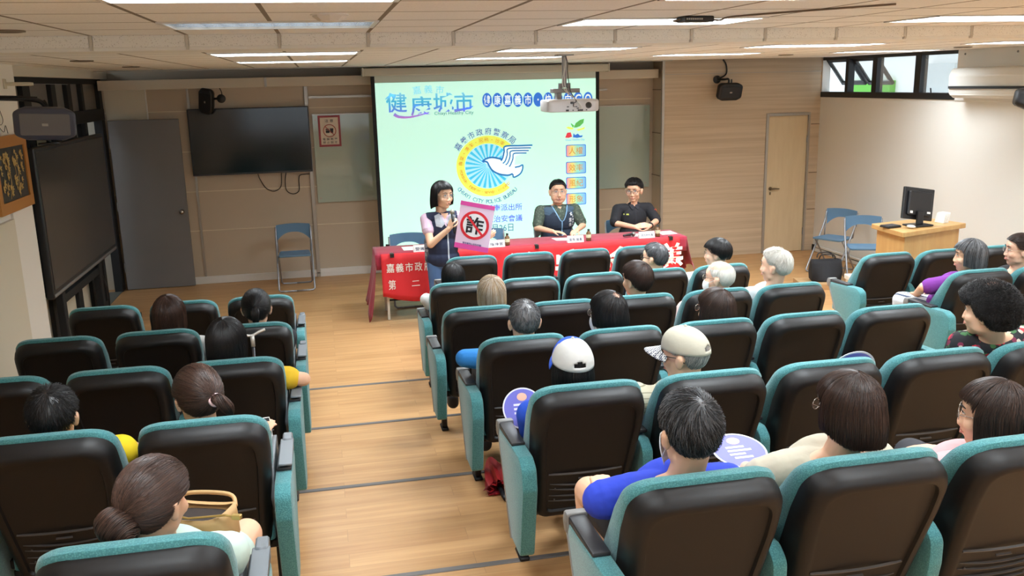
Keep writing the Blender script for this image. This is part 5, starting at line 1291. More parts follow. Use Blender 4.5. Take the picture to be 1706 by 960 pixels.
def face_parts(body, H, glasses=None, mask=False, brow=True, mouth_open=False, lipc=None):
    bm = NB()
    for k in (-1, 1):
        sph(bm, H @ V((k * 0.031, 0.0795, 0.013)), tuple(q * H.to_scale().x for q in (0.013, 0.006, 0.0062)), 12, 8, 0, H.to_3x3() @ Matrix.Diagonal((1 / H.to_scale().x,) * 3))
        sph(bm, H @ V((k * 0.031, 0.0835, 0.013)), tuple(q * H.to_scale().x for q in (0.0058, 0.0035, 0.0058)), 10, 6, 1, H.to_3x3() @ Matrix.Diagonal((1 / H.to_scale().x,) * 3))
        tube(bm, [H @ V((k * 0.017, 0.087, 0.0185)), H @ V((k * 0.031, 0.0875, 0.0215)), H @ V((k * 0.046, 0.079, 0.016))], [0.0012, 0.0018, 0.0012], 5, mi=1)
    link('eyes', bm, [M_eye, M_iris], body, True)
    bm = NB()
    for k in (-1, 1): tube(bm, [H @ V((k * 0.014, 0.090, 0.034)), H @ V((k * 0.034, 0.090, 0.041)), H @ V((k * 0.054, 0.074, 0.035))], [0.003, 0.0036, 0.0018], 6)
    link('eyebrows', bm, M_brow, body, True)
    bm = NB()
    for z, r in ((-0.0565, 0.0032), (-0.0655, 0.0040)):
        zz = z - (0.006 if mouth_open and z < -0.06 else 0)
        tube(bm, [H @ V((-0.024, 0.080, -0.061)), H @ V((-0.010, 0.0915, zz)), H @ V((0.010, 0.0915, zz)), H @ V((0.024, 0.080, -0.061))], [0.0015, r, r, 0.0015], 8)
    if mouth_open: sph(bm, H @ V((0, 0.0915, -0.0645)), (0.013, 0.005, 0.006), 10, 6, 1)
    link('lips', bm, [lipc or M_lip, M_iris], body, True)
    if glasses:
        bm = NB(); q = 0.0022 if glasses is M_gl else 0.0013
        for k in (-1, 1):
            tube(bm, [H @ V((k * 0.035 + 0.025 * math.cos(a) * (1.05), 0.101 - abs(0.035 + k * 0.0 + 0.025 * math.cos(a) * k) * 0.12, 0.008 + 0.019 * math.sin(a))) for a in [2 * PI * i / 24 for i in range(24)]], q, 6, True)
            tube(bm, [H @ V((k * 0.061, 0.092, 0.012)), H @ V((k * 0.082, 0.03, 0.012)), H @ V((k * 0.085, -0.02, 0.010)), H @ V((k * 0.082, -0.04, -0.01))], q, 6)
        tube(bm, [H @ V((-0.010, 0.098, 0.012)), H @ V((0, 0.101, 0.015)), H @ V((0.010, 0.098, 0.012))], q, 6)
        g = link('glasses', bm, glasses, body, True)
        for k in (-1, 1):
            bm = NB(); bm.faces.new([bm.verts.new(H @ V((k * 0.035 + 0.025 * math.cos(a), 0.0995, 0.008 + 0.019 * math.sin(a)))) for a in [2 * PI * i / 20 for i in range(20)]]); link('lens', bm, M_lens, g)
    if mask:
        bm = NB(); rows = []
        for j in range(9):
            z = -0.018 - 0.092 * j / 8; r = []
            for i in range(17):
                a = rad(-72 + 144 * i / 16); bulge = 0.018 * math.cos(a) ** 2 * math.sin(PI * (j + 0.8) / 9)
                rr = 0.078 + bulge - 0.010 * (j / 8) ** 2
                r.append(H @ V((rr * math.sin(a), 0.018 + (rr + 0.006) * math.cos(a), z)))
            rows.append(r)
        grid_surface(bm, rows)
        for k in (-1, 1): tube(bm, [H @ V((k * 0.074, 0.042, -0.022)), H @ V((k * 0.086, -0.012, 0.008)), H @ V((k * 0.088, -0.030, -0.008)), H @ V((k * 0.084, -0.010, -0.045)), H @ V((k * 0.072, 0.042, -0.085))], 0.0016, 5)
        o = link('face_mask', bm, M_mask, body, True); sm = o.modifiers.new('s', 'SOLIDIFY'); sm.thickness = 0.0015

def strand_mesh(P, N, r0, lists, taper=0.35, mi=0):
    """P (n,m,3) strand points, N (n,m,3) outward normals; adds three-sided tubes to lists (verts, faces, material ids)"""
    n, m, _ = P.shape
    T = np.gradient(P, axis=1); T /= np.linalg.norm(T, axis=2, keepdims=True) + 1e-9
    B = np.cross(T, N); B /= np.linalg.norm(B, axis=2, keepdims=True) + 1e-9
    C = np.cross(B, T)
    r = (np.linspace(1, taper, m)[None, :, None]) * (r0 if np.isscalar(r0) else r0[:, None, None])
    ring = np.stack([P + B * r * math.cos(a) + C * r * math.sin(a) for a in (PI / 2, PI / 2 + 2 * PI / 3, PI / 2 + 4 * PI / 3)], axis=2)
    off = lists[0]; base = sum(len(x) for x in off)
    off.append(ring.reshape(-1, 3))
    idx = (np.arange(n)[:, None, None] * m + np.arange(m - 1)[None, :, None]) * 3 + np.arange(3)[None, None, :]
    k = np.arange(3); nx = (k + 1) % 3
    a = idx; b = idx - k[None, None, :] + nx[None, None, :]
    F = np.stack([a, b, b + 3, a + 3], axis=-1).reshape(-1, 4) + base
    lists[1].append(F); lists[2].append(np.full(len(F), mi) if np.isscalar(mi) else np.repeat(mi, (m - 1) * 3))

def np_mesh(name, verts, faces, mids, mats, parent, smooth=True):
    me = bpy.data.meshes.new(name); v = np.concatenate(verts); f = np.concatenate(faces)
    me.vertices.add(len(v)); me.vertices.foreach_set('co', v.astype(np.float32).ravel())
    me.loops.add(len(f) * 4); me.polygons.add(len(f))
    me.loops.foreach_set('vertex_index', f.astype(np.int32).ravel())
    me.polygons.foreach_set('loop_start', np.arange(0, len(f) * 4, 4, dtype=np.int32)); me.polygons.foreach_set('loop_total', np.full(len(f), 4, dtype=np.int32))
    me.polygons.foreach_set('material_index', np.concatenate(mids).astype(np.int32))
    me.update(calc_edges=True); me.validate()
    for m in mats: me.materials.append(m)
    me.polygons.foreach_set('use_smooth', [smooth] * len(me.polygons))
    o = bpy.data.objects.new(name, me); COL.objects.link(o); o.parent = parent
    return o

ZL_SHORT = [(-0.2, -0.075), (-0.085, -0.070), (-0.05, -0.045), (-0.028, 0.012), (-0.005, 0.022), (0.01, 0.02), (0.025, 0.030), (0.045, 0.062), (0.075, 0.082), (0.2, 0.085)]
ZL_BOB = [(-0.2, -0.09), (-0.05, -0.09), (0.0, -0.05), (0.035, -0.03), (0.050, 0.03), (0.062, 0.055), (0.085, 0.060), (0.2, 0.06)]
ZL_TIED = [(-0.2, -0.085), (-0.06, -0.075), (-0.035, -0.03), (-0.02, 0.012), (0.0, 0.02), (0.02, 0.02), (0.035, 0.035), (0.055, 0.068), (0.08, 0.082), (0.2, 0.085)]
def hair(parent, H, mats, zl=ZL_SHORT, pole=(0, -0.45, 0.9), thick=0.012, drop=None, n=1400, r=0.0011, seed=1, length=(0.22, 0.4), lift=0.006, full=False, spot=None, curl=0.0, flare=0.0, white_mix=0.0, wander=0.06, sweep=0.0, tuck=0.3, spike=0.0):
    rng = np.random.default_rng(seed)
    a = np.array(pole, float); a /= np.linalg.norm(a)
    e1 = np.cross(a, [1.0, 0, 0]); e1 /= np.linalg.norm(e1); e2 = np.cross(a, e1)
    NT, NS = 96, 36
    zy = np.array(zl)
    G = np.zeros((NT, NS, 3)); isdrop = np.zeros(NT, bool)
    Rr = SKR + thick
    for i in range(NT):
        th = 2 * PI * i / NT; pts = []
        for ph in np.linspace(0.02, 3.0, 150):
            d = math.cos(ph) * a + math.sin(ph) * (math.cos(th) * e1 + math.sin(th) * e2)
            # ellipsoid surface along d from the centre
            t = 1.0 / math.sqrt(((d / Rr) ** 2).sum()); p = SKC + d * t
            if drop is not None and p[1] < 0.062 and p[2] < SKC[2] - 0.005 and d[2] < 0:
                isdrop[i] = True; break
            lim = np.interp(p[1], zy[:, 0], zy[:, 1])
            if p[2] < lim: break
            pts.append(p)
        if not pts: pts = [SKC + a * Rr * 0.9]
        if isdrop[i]:
            p0 = pts[-1]; L = drop(p0)
            for k in range(1, 30):
                f = k / 29; z = p0[2] + (L - p0[2]) * f
                g = 1 + flare * math.sin(f * PI * 0.9) - tuck * 0.25 * max(0, f - 0.65)
                pts.append(np.array([p0[0] * g, (p0[1] - SKC[1]) * g + SKC[1], z]))
        P = np.array(pts)
        if len(P) < 2: P = np.concatenate([P, P + [0, 0, -0.001]])
        s = np.concatenate([[0], np.cumsum(np.linalg.norm(np.diff(P, axis=0), axis=1))]); q = np.linspace(0, s[-1], NS)
        for c in range(3): G[i, :, c] = np.interp(q, s, P[:, c])
    Nn = G - SKC; Nn[:, :, 2] *= 0.6; Nn /= np.linalg.norm(Nn, axis=2, keepdims=True) + 1e-9
    # base cap: slightly under the strands, thinning to the scalp at free hairlines
    S = np.linspace(0, 1, NS)
    red = np.where(isdrop[:, None], 0.002, 0.002 + thick * 0.85 * np.clip((S[None, :] - 0.8) / 0.2, 0, 1) ** 1.5)
    base = G - Nn * red[:, :, None]
    verts, faces, mids = [], [], []
    def tf(A): return A @ np.array(H.to_3x3()).T + np.array(H.translation)
    idx = np.arange(NT * NS).reshape(NT, NS)
    F = []
    for i in range(NT):
        j = (i + 1) % NT
        if isdrop[i] != isdrop[j]: continue
        for k in range(NS - 1): F.append((idx[i, k], idx[j, k], idx[j, k + 1], idx[i, k + 1]))
    inner = G - Nn * (thick * 1.1)
    verts.append(tf(base.reshape(-1, 3))); faces.append(np.array(F)[:, ::-1]); mids.append(np.zeros(len(F)))
    rimF = []
    verts.append(tf(inner[:, NS - 1, :])); b0 = NT * NS
    for i in range(NT):
        j = (i + 1) % NT
        if isdrop[i] == isdrop[j]: rimF.append((idx[i, NS - 1], b0 + i, b0 + j, idx[j, NS - 1]))
    if rimF: faces.append(np.array(rimF)); mids.append(np.zeros(len(rimF)))
    if spot is not None:
        fc = np.array([base[i // NS, i % NS] for i in np.array(F)[:, 0]]); dd = (fc - SKC); dd /= np.linalg.norm(dd, axis=1, keepdims=True)
        sd = np.array(spot[0]) / np.linalg.norm(spot[0]); m = np.arccos(np.clip(dd @ sd, -1, 1)) < spot[1]
        mids[0] = np.where(m, 1, 0)
    # strands
    m = 9
    th0 = rng.uniform(0, NT, n)
    if full or drop is not None: s0 = rng.uniform(0, 0.45, n); s1 = np.minimum(1.0, s0 + rng.uniform(0.45, 1.0, n)); s1 = np.where(rng.random(n) < 0.7, 1.0 - rng.uniform(0, 0.04, n), s1)
    else: s0 = np.sqrt(rng.uniform(0.0005, 0.92, n)); s1 = np.minimum(1.03, s0 + rng.uniform(length[0], length[1], n) * (0.6 if not full else 1))
    t = np.linspace(0, 1, m)[None, :]
    ss = s0[:, None] + (s1 - s0)[:, None] * t
    tt = th0[:, None] + (rng.normal(0, wander, n)[:, None] * NT / 10 + sweep * NT / 10) * t ** 1.3
    ii = np.floor(tt).astype(int) % NT; jj = (ii + 1) % NT; fr = (tt - np.floor(tt))[:, :, None]
    sk = np.clip(ss, 0, 1) * (NS - 1); k0 = np.minimum(sk.astype(int), NS - 2); fk = (sk - k0)[:, :, None]
    def samp(A): return (A[ii, k0] * (1 - fk) + A[ii, k0 + 1] * fk) * (1 - fr) + (A[jj, k0] * (1 - fk) + A[jj, k0 + 1] * fk) * fr
    same = isdrop[ii] == isdrop[jj]; fr = np.where(same[:, :, None], fr, 0.0)
    P = samp(G); N = samp(Nn); N /= np.linalg.norm(N, axis=2, keepdims=True) + 1e-9
    off = rng.uniform(-0.001, 0.0035, n)[:, None] + lift * rng.uniform(0.1, 1.0, n)[:, None] * t ** 1.6 * (0 if drop is not None else 1) + spike * t
    if not full and drop is None: off = off - thick * 0.75 * np.clip((ss - 0.85) / 0.15, 0, 1)
    P = P + N * off[:, :, None]
    if drop is not None: P += rng.normal(0, 0.0012, (n, 1, 3)) * t[:, :, None]
    if curl:
        ph = rng.uniform(0, 6.28, n)[:, None] + t * rng.uniform(8, 14, n)[:, None]
        B = np.cross(N, np.gradient(P, axis=1)); B /= np.linalg.norm(B, axis=2, keepdims=True) + 1e-9
        P = P + N * (curl * (1 + np.sin(ph)))[:, :, None] + B * (curl * 1.3 * np.cos(ph))[:, :, None]
    mi = np.zeros(n, int)
    if white_mix: mi = np.where(rng.random(n) < white_mix, 1, 0)
    keep = np.ones(n, bool)
    if spot is not None:
        d0 = P - SKC; d0 /= np.linalg.norm(d0, axis=2, keepdims=True); ang = np.arccos(np.clip(d0 @ sd, -1, 1)).min(axis=1)
        keep = (ang > spot[1] * rng.uniform(0.75, 1.1, n)) | (rng.random(n) < spot[2])
    sc = H.to_scale().x
    R3 = np.array(H.to_3x3())
    strand_mesh(tf(P[keep]), (N[keep] @ R3.T) / sc, r * rng.uniform(0.7, 1.25, keep.sum()), [verts, faces, mids], 0.45, mi[keep])
    return np_mesh('hair', verts, faces, mids, mats, parent)

def lock(parent, name, H, path, radii, mats, n=160, r=0.0012, seed=3, base=True, twist=0.0):
    """a tail of hair along a path in head space"""
    rng = np.random.default_rng(seed); P = smooth_path(path, 6); m = len(P)
    rr = np.interp(np.linspace(0, 1, m), np.linspace(0, 1, len(radii)), radii)
    verts, faces, mids = [], [], []
    pts = np.array([tuple(H @ p) for p in P]); T = np.gradient(pts, axis=0); T /= np.linalg.norm(T, axis=1, keepdims=True)
    a = np.cross(T, [1.0, 0.05, 0]); a /= np.linalg.norm(a, axis=1, keepdims=True); b = np.cross(T, a)
    sc = H.to_scale().x; seg = 14
    if base:
        A = np.stack([pts + (a * math.cos(2 * PI * k / seg) + b * math.sin(2 * PI * k / seg)) * (rr * sc * 0.86)[:, None] for k in range(seg)], axis=1)
        verts.append(A.reshape(-1, 3)); F = []
        for i in range(m - 1):
            for k in range(seg): F.append((i * seg + k, i * seg + (k + 1) % seg, (i + 1) * seg + (k + 1) % seg, (i + 1) * seg + k))
        faces.append(np.array(F)); mids.append(np.zeros(len(F)))
    ang = rng.uniform(0, 2 * PI, n)[:, None] + twist * np.linspace(0, 1, m)[None, :] + rng.normal(0, 0.25, n)[:, None] * np.linspace(0, 1, m)[None, :]
    rad_ = (rr * sc)[None, :] * rng.uniform(0.85, 1.1, n)[:, None]
    N = a[None] * np.cos(ang)[:, :, None] + b[None] * np.sin(ang)[:, :, None]
    strand_mesh(pts[None] + N * rad_[:, :, None], N, r, [verts, faces, mids], 0.5)
    return np_mesh(name, verts, faces, mids, mats, parent)

def bun(parent, H, c, radii, mats, axis_roll=0.0, n=420, r=0.0012, seed=4):
    """coiled bun: strands wrap round an ellipsoid"""
    rng = np.random.default_rng(seed); verts, faces, mids = [], [], []; c = np.array(c); R = np.array(radii)
    Mr = np.array(Matrix.Rotation(axis_roll, 3, 'Y') @ Matrix.Rotation(rad(25), 3, 'X'))
    bmn = _pts_ellipsoid((0, 0, 0), tuple(R * 0.95)); bv = np.array([tuple(v) for v in bmn[0]]) @ Mr.T + c
    def tf(A): return A @ np.array(H.to_3x3()).T + np.array(H.translation)
    verts.append(tf(bv)); faces.append(np.array([f for f in bmn[1]])); mids.append(np.zeros(len(bmn[1])))
    m = 14; t = np.linspace(0, 1, m)[None, :]
    u0 = rng.uniform(-0.95, 0.95, n)[:, None]; a0 = rng.uniform(0, 2 * PI, n)[:, None]
    a = a0 + rng.uniform(1.2, 2.6, n)[:, None] * t; uu = np.clip(u0 + 0.25 * np.sin(a * 1.0 + 0.6) * 0.6, -0.98, 0.98)
    rr = np.sqrt(1 - uu ** 2)
    P = np.stack([uu * np.ones_like(a), rr * np.cos(a), rr * np.sin(a)], axis=2); N = P.copy(); P = P * R * rng.uniform(0.97, 1.05, n)[:, None, None]
    P = P @ Mr.T + c; N = N @ Mr.T
    strand_mesh(tf(P), N @ np.array(H.to_3x3()).T / H.to_scale().x, r, [verts, faces, mids], 0.7)
    return np_mesh('bun', verts, faces, mids, mats, parent)

def hand_prims(u, W, D, N, side, curl=0.5, k=1.0, spread=0.0):
    """W wrist, D direction of the fingers, N palm normal (fingers curl towards it), side +1/-1 places the thumb"""
    W = V(W); D = V(D).normalized(); N = V(N); N = (N - D * N.dot(D)).normalized(); T = D.cross(N) * side
    u.ell(W + D * 0.048 * k, (0.001, 0.001, 0.001))
    tips = []
    for i, (o, ln, kn) in enumerate(((0.030, 0.92, 0.084), (0.010, 1.05, 0.090), (-0.010, 1.0, 0.087), (-0.029, 0.80, 0.078))):
        K = W + D * kn * k + T * o * k
        u.cap(W + D * 0.012 * k + T * o * 0.6 * k, K, 0.0135 * k, 0.0105 * k)
        d = (D + T * spread * o * 20).normalized(); p = K; ax = d.cross(N).normalized()
        for seg, (l, r0, r1) in enumerate(((0.042, 0.0092, 0.0085), (0.026, 0.0085, 0.0078), (0.021, 0.0078, 0.0066))):
            d = (Matrix.Rotation(curl * (0.7 if seg == 0 else 1.0), 3, ax) @ d).normalized()
            q = p + d * l * ln * k; u.cap(p, q, r0 * k, r1 * k); p = q
        tips.append(p)
    B = W + D * 0.022 * k + T * 0.024 * k; Dm = (D * 0.75 + T * 0.62 + N * 0.25).normalized(); p = B + Dm * 0.042 * k
    u.cap(B, p, 0.0135 * k, 0.0105 * k); d2 = (Dm * 0.8 - T * 0.35 * curl + N * 0.45 * curl + D * 0.3).normalized(); q = p + d2 * 0.030 * k; u.cap(p, q, 0.0100 * k, 0.0088 * k); u.cap(q, q + (d2 - T * 0.3 * curl).normalized() * 0.022 * k, 0.0088 * k, 0.0072 * k)
    return tips

def seated(head, w=1.0):
    """default seated joints in seat space (x, y forward, z up); head is the head centre"""
    hx, hy, hz = head; hy += 0.08; hz -= 0.026; head = (hx, hy, hz)
    b = max(-0.07, min(0.045, hx * 0.7)); p = max(-0.02, min(0.02, hx * 0.4)); e = max(-0.015, min(0.015, b)); sz = hz - 0.225
    J = dict(head=V(head), neck=V((b + (hx - b) * 0.5, hy + 0.015, hz - 0.155)), chest=V((b, hy + 0.12, hz - 0.315)), belly=V(((b + p) / 2, 0.445, (hz - 0.325) * 0.45 + 0.56 * 0.55)), pelvis=V((p, 0.475, 0.60)),
             shL=V((b - 0.180 * w, hy + 0.075, sz)), shR=V((b + 0.180 * w, hy + 0.075, sz)),
             elL=V((e - 0.170 * w, hy + 0.17, 0.64)), elR=V((e + 0.170 * w, hy + 0.17, 0.64)),
             wrL=V((p - 0.11, 0.66, 0.665)), wrR=V((p + 0.11, 0.66, 0.665)),
             hipL=V((p - 0.09, 0.47, 0.582)), hipR=V((p + 0.09, 0.47, 0.582)), knL=V((p - 0.125, 0.86, 0.56)), knR=V((p + 0.125, 0.86, 0.56)), anL=V((p - 0.13, 0.84, 0.11)), anR=V((p + 0.13, 0.84, 0.11)), toe=V((0, 1, 0)),
             dirL=V((0.4, 0.85, -0.15)), dirR=V((-0.4, 0.85, -0.15)), palmL=V((0, -0.1, -1)), palmR=V((0, -0.1, -1)), curlL=0.3, curlR=0.3)
    return J

def person(label, loc, J, yaw=0.0, pitch=0.0, roll=0.0, hs=1.0, rz=0.0, skin=None, shirt=None, sleeve=0.55, pants=None, short_pants=False, shoes=None, face=None, hair_kw=None, girth=1.0, voxel=0.0075, tz=0.0, category='person', chubby=0.0, extra_body=None):
    skin = skin or SKIN
    t = thing('person', label, category, loc, rz)
    H = Matrix.Translation(J['head']) @ Matrix.Rotation(yaw, 4, 'Z') @ Matrix.Rotation(pitch, 4, 'X') @ Matrix.Rotation(roll, 4, 'Y') @ Matrix.Diagonal((hs, hs, hs, 1))
    Rz = Matrix.Rotation(tz, 3, 'Z')
    u = U(); head_prims(u, H, chubby, 0.35 if hair_kw and hair_kw.get('drop') else 1.0)
    u.cap(H @ V((0, -0.028, -0.055)), J['neck'] + V((0, 0, 0.0)), 0.052 * hs, 0.058)
    def torso(u, g):
        u.ell(J['chest'], (0.155 * girth + g, 0.105 * girth + g, 0.165 + g), Rz); u.ell(J['belly'], (0.148 * girth + g, 0.108 * girth + g, 0.145 + g), Rz); u.ell(J['pelvis'], (0.165 * girth + g, 0.12 + g, 0.12 + g), Rz)
        m = (J['shL'] + J['shR']) / 2
        u.cap(J['shL'] * 0.86 + m * 0.14, J['shR'] * 0.86 + m * 0.14, 0.056 + g, 0.056 + g)
        for s in ('shL', 'shR'): u.cap(J['neck'] + V((0, 0, -0.025 - g * 2.6)), J[s] * 0.8 + J['neck'] * 0.2 + V((0, 0, -0.02)), 0.05 + g * 0.8, 0.045 + g)
    torso(u, 0)
    for s, sd in (('L', 1), ('R', -1)):
        u.cap(J['sh' + s], J['el' + s], 0.050 * girth ** 0.5, 0.040); u.cap(J['el' + s], J['wr' + s], 0.040, 0.027)
        hand_prims(u, J['wr' + s], J['dir' + s], J['palm' + s], J.get('thumb' + s, -sd), J['curl' + s])
        u.cap(J['hip' + s], J['kn' + s], 0.082 * girth ** 0.5, 0.057); u.cap(J['kn' + s], J['an' + s], 0.056, 0.038)
        u.cap(J['an' + s], J['an' + s] + J['toe'] * 0.12 + V((0, 0, -0.055)), 0.036, 0.028)
    if extra_body: extra_body(u)
    body = link('body', u.mesh(voxel, 7, 0.5), skin, t, True)
    f = dict(face or {}); face_parts(body, H, **f)
    if shirt:
        u = U(); torso(u, 0.014)
        for s in ('L', 'R'):
            if sleeve <= 0: continue
            e = J['el' + s] - J['sh' + s]
            if sleeve <= 1: u.cap(J['sh' + s], J['sh' + s] + e * sleeve, 0.066 * girth ** 0.5, 0.064, False); u.cap(J['sh' + s] + e * sleeve * 0.7, J['sh' + s] + e * sleeve, 0.064, 0.068, True)
            else:
                u.cap(J['sh' + s], J['el' + s], 0.066 * girth ** 0.5, 0.054); q = J['el' + s] + (J['wr' + s] - J['el' + s]) * (sleeve - 1); u.cap(J['el' + s], q, 0.054, 0.042, True)
        link('shirt', u.mesh(voxel, 6, 0.5), shirt, t, True)
    if pants:
        u = U(); u.ell(J['pelvis'] + V((0, 0, -0.02)), (0.178 * girth, 0.132, 0.125), Rz)
        for s in ('L', 'R'):
            if short_pants: u.cap(J['hip' + s], J['hip' + s] + (J['kn' + s] - J['hip' + s]) * 0.72, 0.098 * girth ** 0.5, 0.080, True); u.cap(J['hip' + s], J['hip' + s] + (J['kn' + s] - J['hip' + s]) * 0.5, 0.098, 0.085)
            else: u.cap(J['hip' + s], J['kn' + s], 0.096 * girth ** 0.5, 0.072); u.cap(J['kn' + s], J['an' + s] + V((0, 0, 0.03)), 0.070, 0.058, True)
        link('trousers', u.mesh(voxel * 1.2, 6, 0.5), pants, t, True)
    for s in ('L', 'R'):
        u = U(); a = J['an' + s] + V((0, 0, -0.055)); u.cap(a - J['toe'] * 0.03, a + J['toe'] * 0.15, 0.044, 0.038); u.cap(a - J['toe'] * 0.03, a - J['toe'] * 0.03 + V((0, 0, 0.03)), 0.044, 0.044)
        link('shoe', u.mesh(0.009, 4), shoes or mat('shoe_dark', (44, 42, 44), 0.6), t, True)
    if hair_kw is not None: hair(body, H, **hair_kw)
    return t, body, H

def collar(parent, J, m, r=0.064, h=0.03, tilt=0.25, name='collar'):
    bm = NB(); c = J['neck'] + V((0, 0.0, 0.0)); rows = []
    for j, (rr, dz) in enumerate(((r + 0.018, -0.045), (r + 0.010, -0.025), (r + 0.004, h - 0.035), (r + 0.010, h - 0.032), (r + 0.028, -0.035))):
        rows.append([c + V((rr * math.cos(2 * PI * k / 28), rr * 0.95 * math.sin(2 * PI * k / 28), dz + 0.018 * math.sin(2 * PI * k / 28))) for k in range(28)])
    grid_surface(bm, rows, 0, True); return link(name, bm, m, parent, True)

def cap_hat(parent, H, m_front, m_back, brim_m, under_m=None):
    """baseball cap with an arched opening and strap at the back"""
    R = SKR + 0.012; c = V(SKC); bm = NB(); NT, NP = 72, 20
    grid = []
    for j in range(NP + 1):
        ph = rad(2 + 88 * j / NP); r = []
        for i in range(NT):
            th = 2 * PI * i / NT; d = V((math.sin(ph) * math.sin(th), math.sin(ph) * math.cos(th), math.cos(ph)))
            p = V((d.x * R[0], d.y * R[1], (abs(d.z) ** 0.92) * (R[2] + 0.002))) + c
            tilt = 0.010 + 0.22 * p.y * 0.5
            p.z += tilt - 0.006
            r.append((th, ph, p))
        grid.append(r)
    Vt = [[bm.verts.new(H @ p) for _, _, p in r] for r in grid]
    for j in range(NP):
        for i in range(NT):
            th, ph, p = grid[j][i]; k = (i + 1) % NT; dth = abs(th - PI)
            hole = math.hypot((p.x) / 0.036, (p.z - (grid[NP][NT // 2][2].z)) / 0.048) < 1 and p.y < 0
            strap = j >= NP - 2
            if hole and not strap: continue
            f = bm.faces.new((Vt[j][i], Vt[j][k], Vt[j + 1][k], Vt[j + 1][i]))
            f.material_index = 0 if math.cos(th) > 0.32 - 0.25 * (1 - j / NP) else 1
    o = link('cap_crown', bm, [m_front, m_back], parent, True); sm = o.modifiers.new('s', 'SOLIDIFY'); sm.thickness = 0.003
    bm = NB(); rows = []
    for j in range(7):
        r = []
        for i in range(21):
            a = rad(-62 + 124 * i / 20); rr = 1.0 + 0.80 * (j / 6) * max(0.0, math.cos(a * 1.35)) ** 0.6
            x = R[0] * math.sin(a) * (1 + 0.12 * j / 6); y = R[1] * math.cos(a) * rr + c.y
            r.append(H @ V((x, y, c.z + 0.010 - 0.020 * j / 6 - 0.10 * (abs(x) / 0.08) ** 2 * 0.25)))
        rows.append(r)
    grid_surface(bm, rows); bmesh.ops.recalc_face_normals(bm, faces=bm.faces); o2 = link('cap_brim', bm, brim_m, o, True); sm = o2.modifiers.new('s', 'SOLIDIFY'); sm.thickness = 0.004
    bm = NB(); sph(bm, H @ (c + V((0, 0, R[2] + 0.004))), 0.008, 10, 6); link('cap_button', bm, m_back, o, True)
    return o
# ------------------------------------------------------------------ clothing materials
def cloth(name, rgb, **k): return mat(name, rgb, 0.85, bump=(26, 0.5), **k)
def floral(name, ground, cols, sc=26):
    m = cloth(name, ground); nt, ns, lk, b = nodes_of(m)
    tc = ns.new('ShaderNodeTexCoord'); n0 = ns.new('ShaderNodeTexNoise'); n0.inputs['Scale'].default_value = 22; lk.new(tc.outputs['Object'], n0.inputs['Vector'])
    ad = ns.new('ShaderNodeVectorMath'); ad.operation = 'MULTIPLY_ADD'; lk.new(n0.outputs['Color'], ad.inputs[0]); ad.inputs[1].default_value = (0.03, 0.03, 0.03); lk.new(tc.outputs['Object'], ad.inputs[2])
    v = ns.new('ShaderNodeTexVoronoi'); v.inputs['Scale'].default_value = sc; lk.new(ad.outputs[0], v.inputs['Vector'])
    sp = ns.new('ShaderNodeSeparateColor'); lk.new(v.outputs['Color'], sp.inputs[0])
    cr = ns.new('ShaderNodeValToRGB'); cr.color_ramp.interpolation = 'CONSTANT'; el = cr.color_ramp.elements
    st = [ground] + cols
    while len(el) < len(st): el.new(0.5)
    for i, (e, c) in enumerate(zip(el, st)): e.position = 0 if i == 0 else 0.22 + 0.78 * (i - 1) / len(cols); e.color = lin(c)
    lk.new(sp.outputs[0], cr.inputs[0])
    k = add_math(nt, 'LESS_THAN', v.outputs['Distance'], 0.52)
    mx = ns.new('ShaderNodeMix'); mx.data_type = 'RGBA'; lk.new(k, mx.inputs[0]); mx.inputs[6].default_value = lin(ground); lk.new(cr.outputs[0], mx.inputs[7]); lk.new(mx.outputs[2], b.inputs['Base Color'])
    return m
def striped(name, c1, c2, scale, axis=0, width=0.25):
    m = cloth(name, c1); nt, ns, lk, b = nodes_of(m)
    tc = ns.new('ShaderNodeTexCoord'); sp = ns.new('ShaderNodeSeparateXYZ'); lk.new(tc.outputs['Object'], sp.inputs[0])
    a = add_math(nt, 'MULTIPLY', sp.outputs[axis], scale); a = add_math(nt, 'FRACT', a); k = add_math(nt, 'LESS_THAN', a, width)
    mx = ns.new('ShaderNodeMix'); mx.data_type = 'RGBA'; lk.new(k, mx.inputs[0]); mx.inputs[6].default_value = lin(c1); mx.inputs[7].default_value = lin(c2); lk.new(mx.outputs[2], b.inputs['Base Color'])
    return m
C_white = cloth('cloth_white', (208, 208, 207)); C_cream = cloth('cloth_cream', (190, 183, 165)); C_grey = cloth('cloth_pale_grey', (186, 192, 196)); C_royal = cloth('cloth_royal_blue', (40, 66, 196)); C_bright = cloth('cloth_bright_blue', (38, 122, 196))
C_cobalt = cloth('cloth_cobalt', (28, 74, 190)); C_yellow = cloth('cloth_yellow', (240, 208, 30)); C_mustard = cloth('cloth_mustard', (226, 184, 40)); C_lilac = cloth('cloth_lilac', (168, 134, 172)); C_purple = cloth('cloth_purple', (116, 44, 140))
C_pink = cloth('cloth_pink', (208, 164, 168)); C_black = cloth('cloth_black', (34, 34, 38)); C_navy = cloth('cloth_navy', (30, 36, 56)); C_jeans = cloth('cloth_denim', (74, 104, 150), vary=(9, 0.25)); C_dark = cloth('cloth_dark', (46, 46, 52)); C_blush = cloth('cloth_blush', (214, 186, 180))
C_mint = cloth('cloth_mint', (190, 212, 204)); C_coral = cloth('cloth_coral', (206, 108, 96)); C_beigepants = cloth('cloth_khaki', (150, 138, 118)); C_taupe = cloth('cloth_taupe', (128, 116, 120))
C_floral = floral('cloth_floral', (26, 26, 32), [(190, 46, 60), (62, 110, 66), (206, 190, 176), (120, 40, 70)], 30); C_floral2 = floral('cloth_red_floral', (30, 26, 28), [(176, 34, 40), (196, 186, 176)], 34)
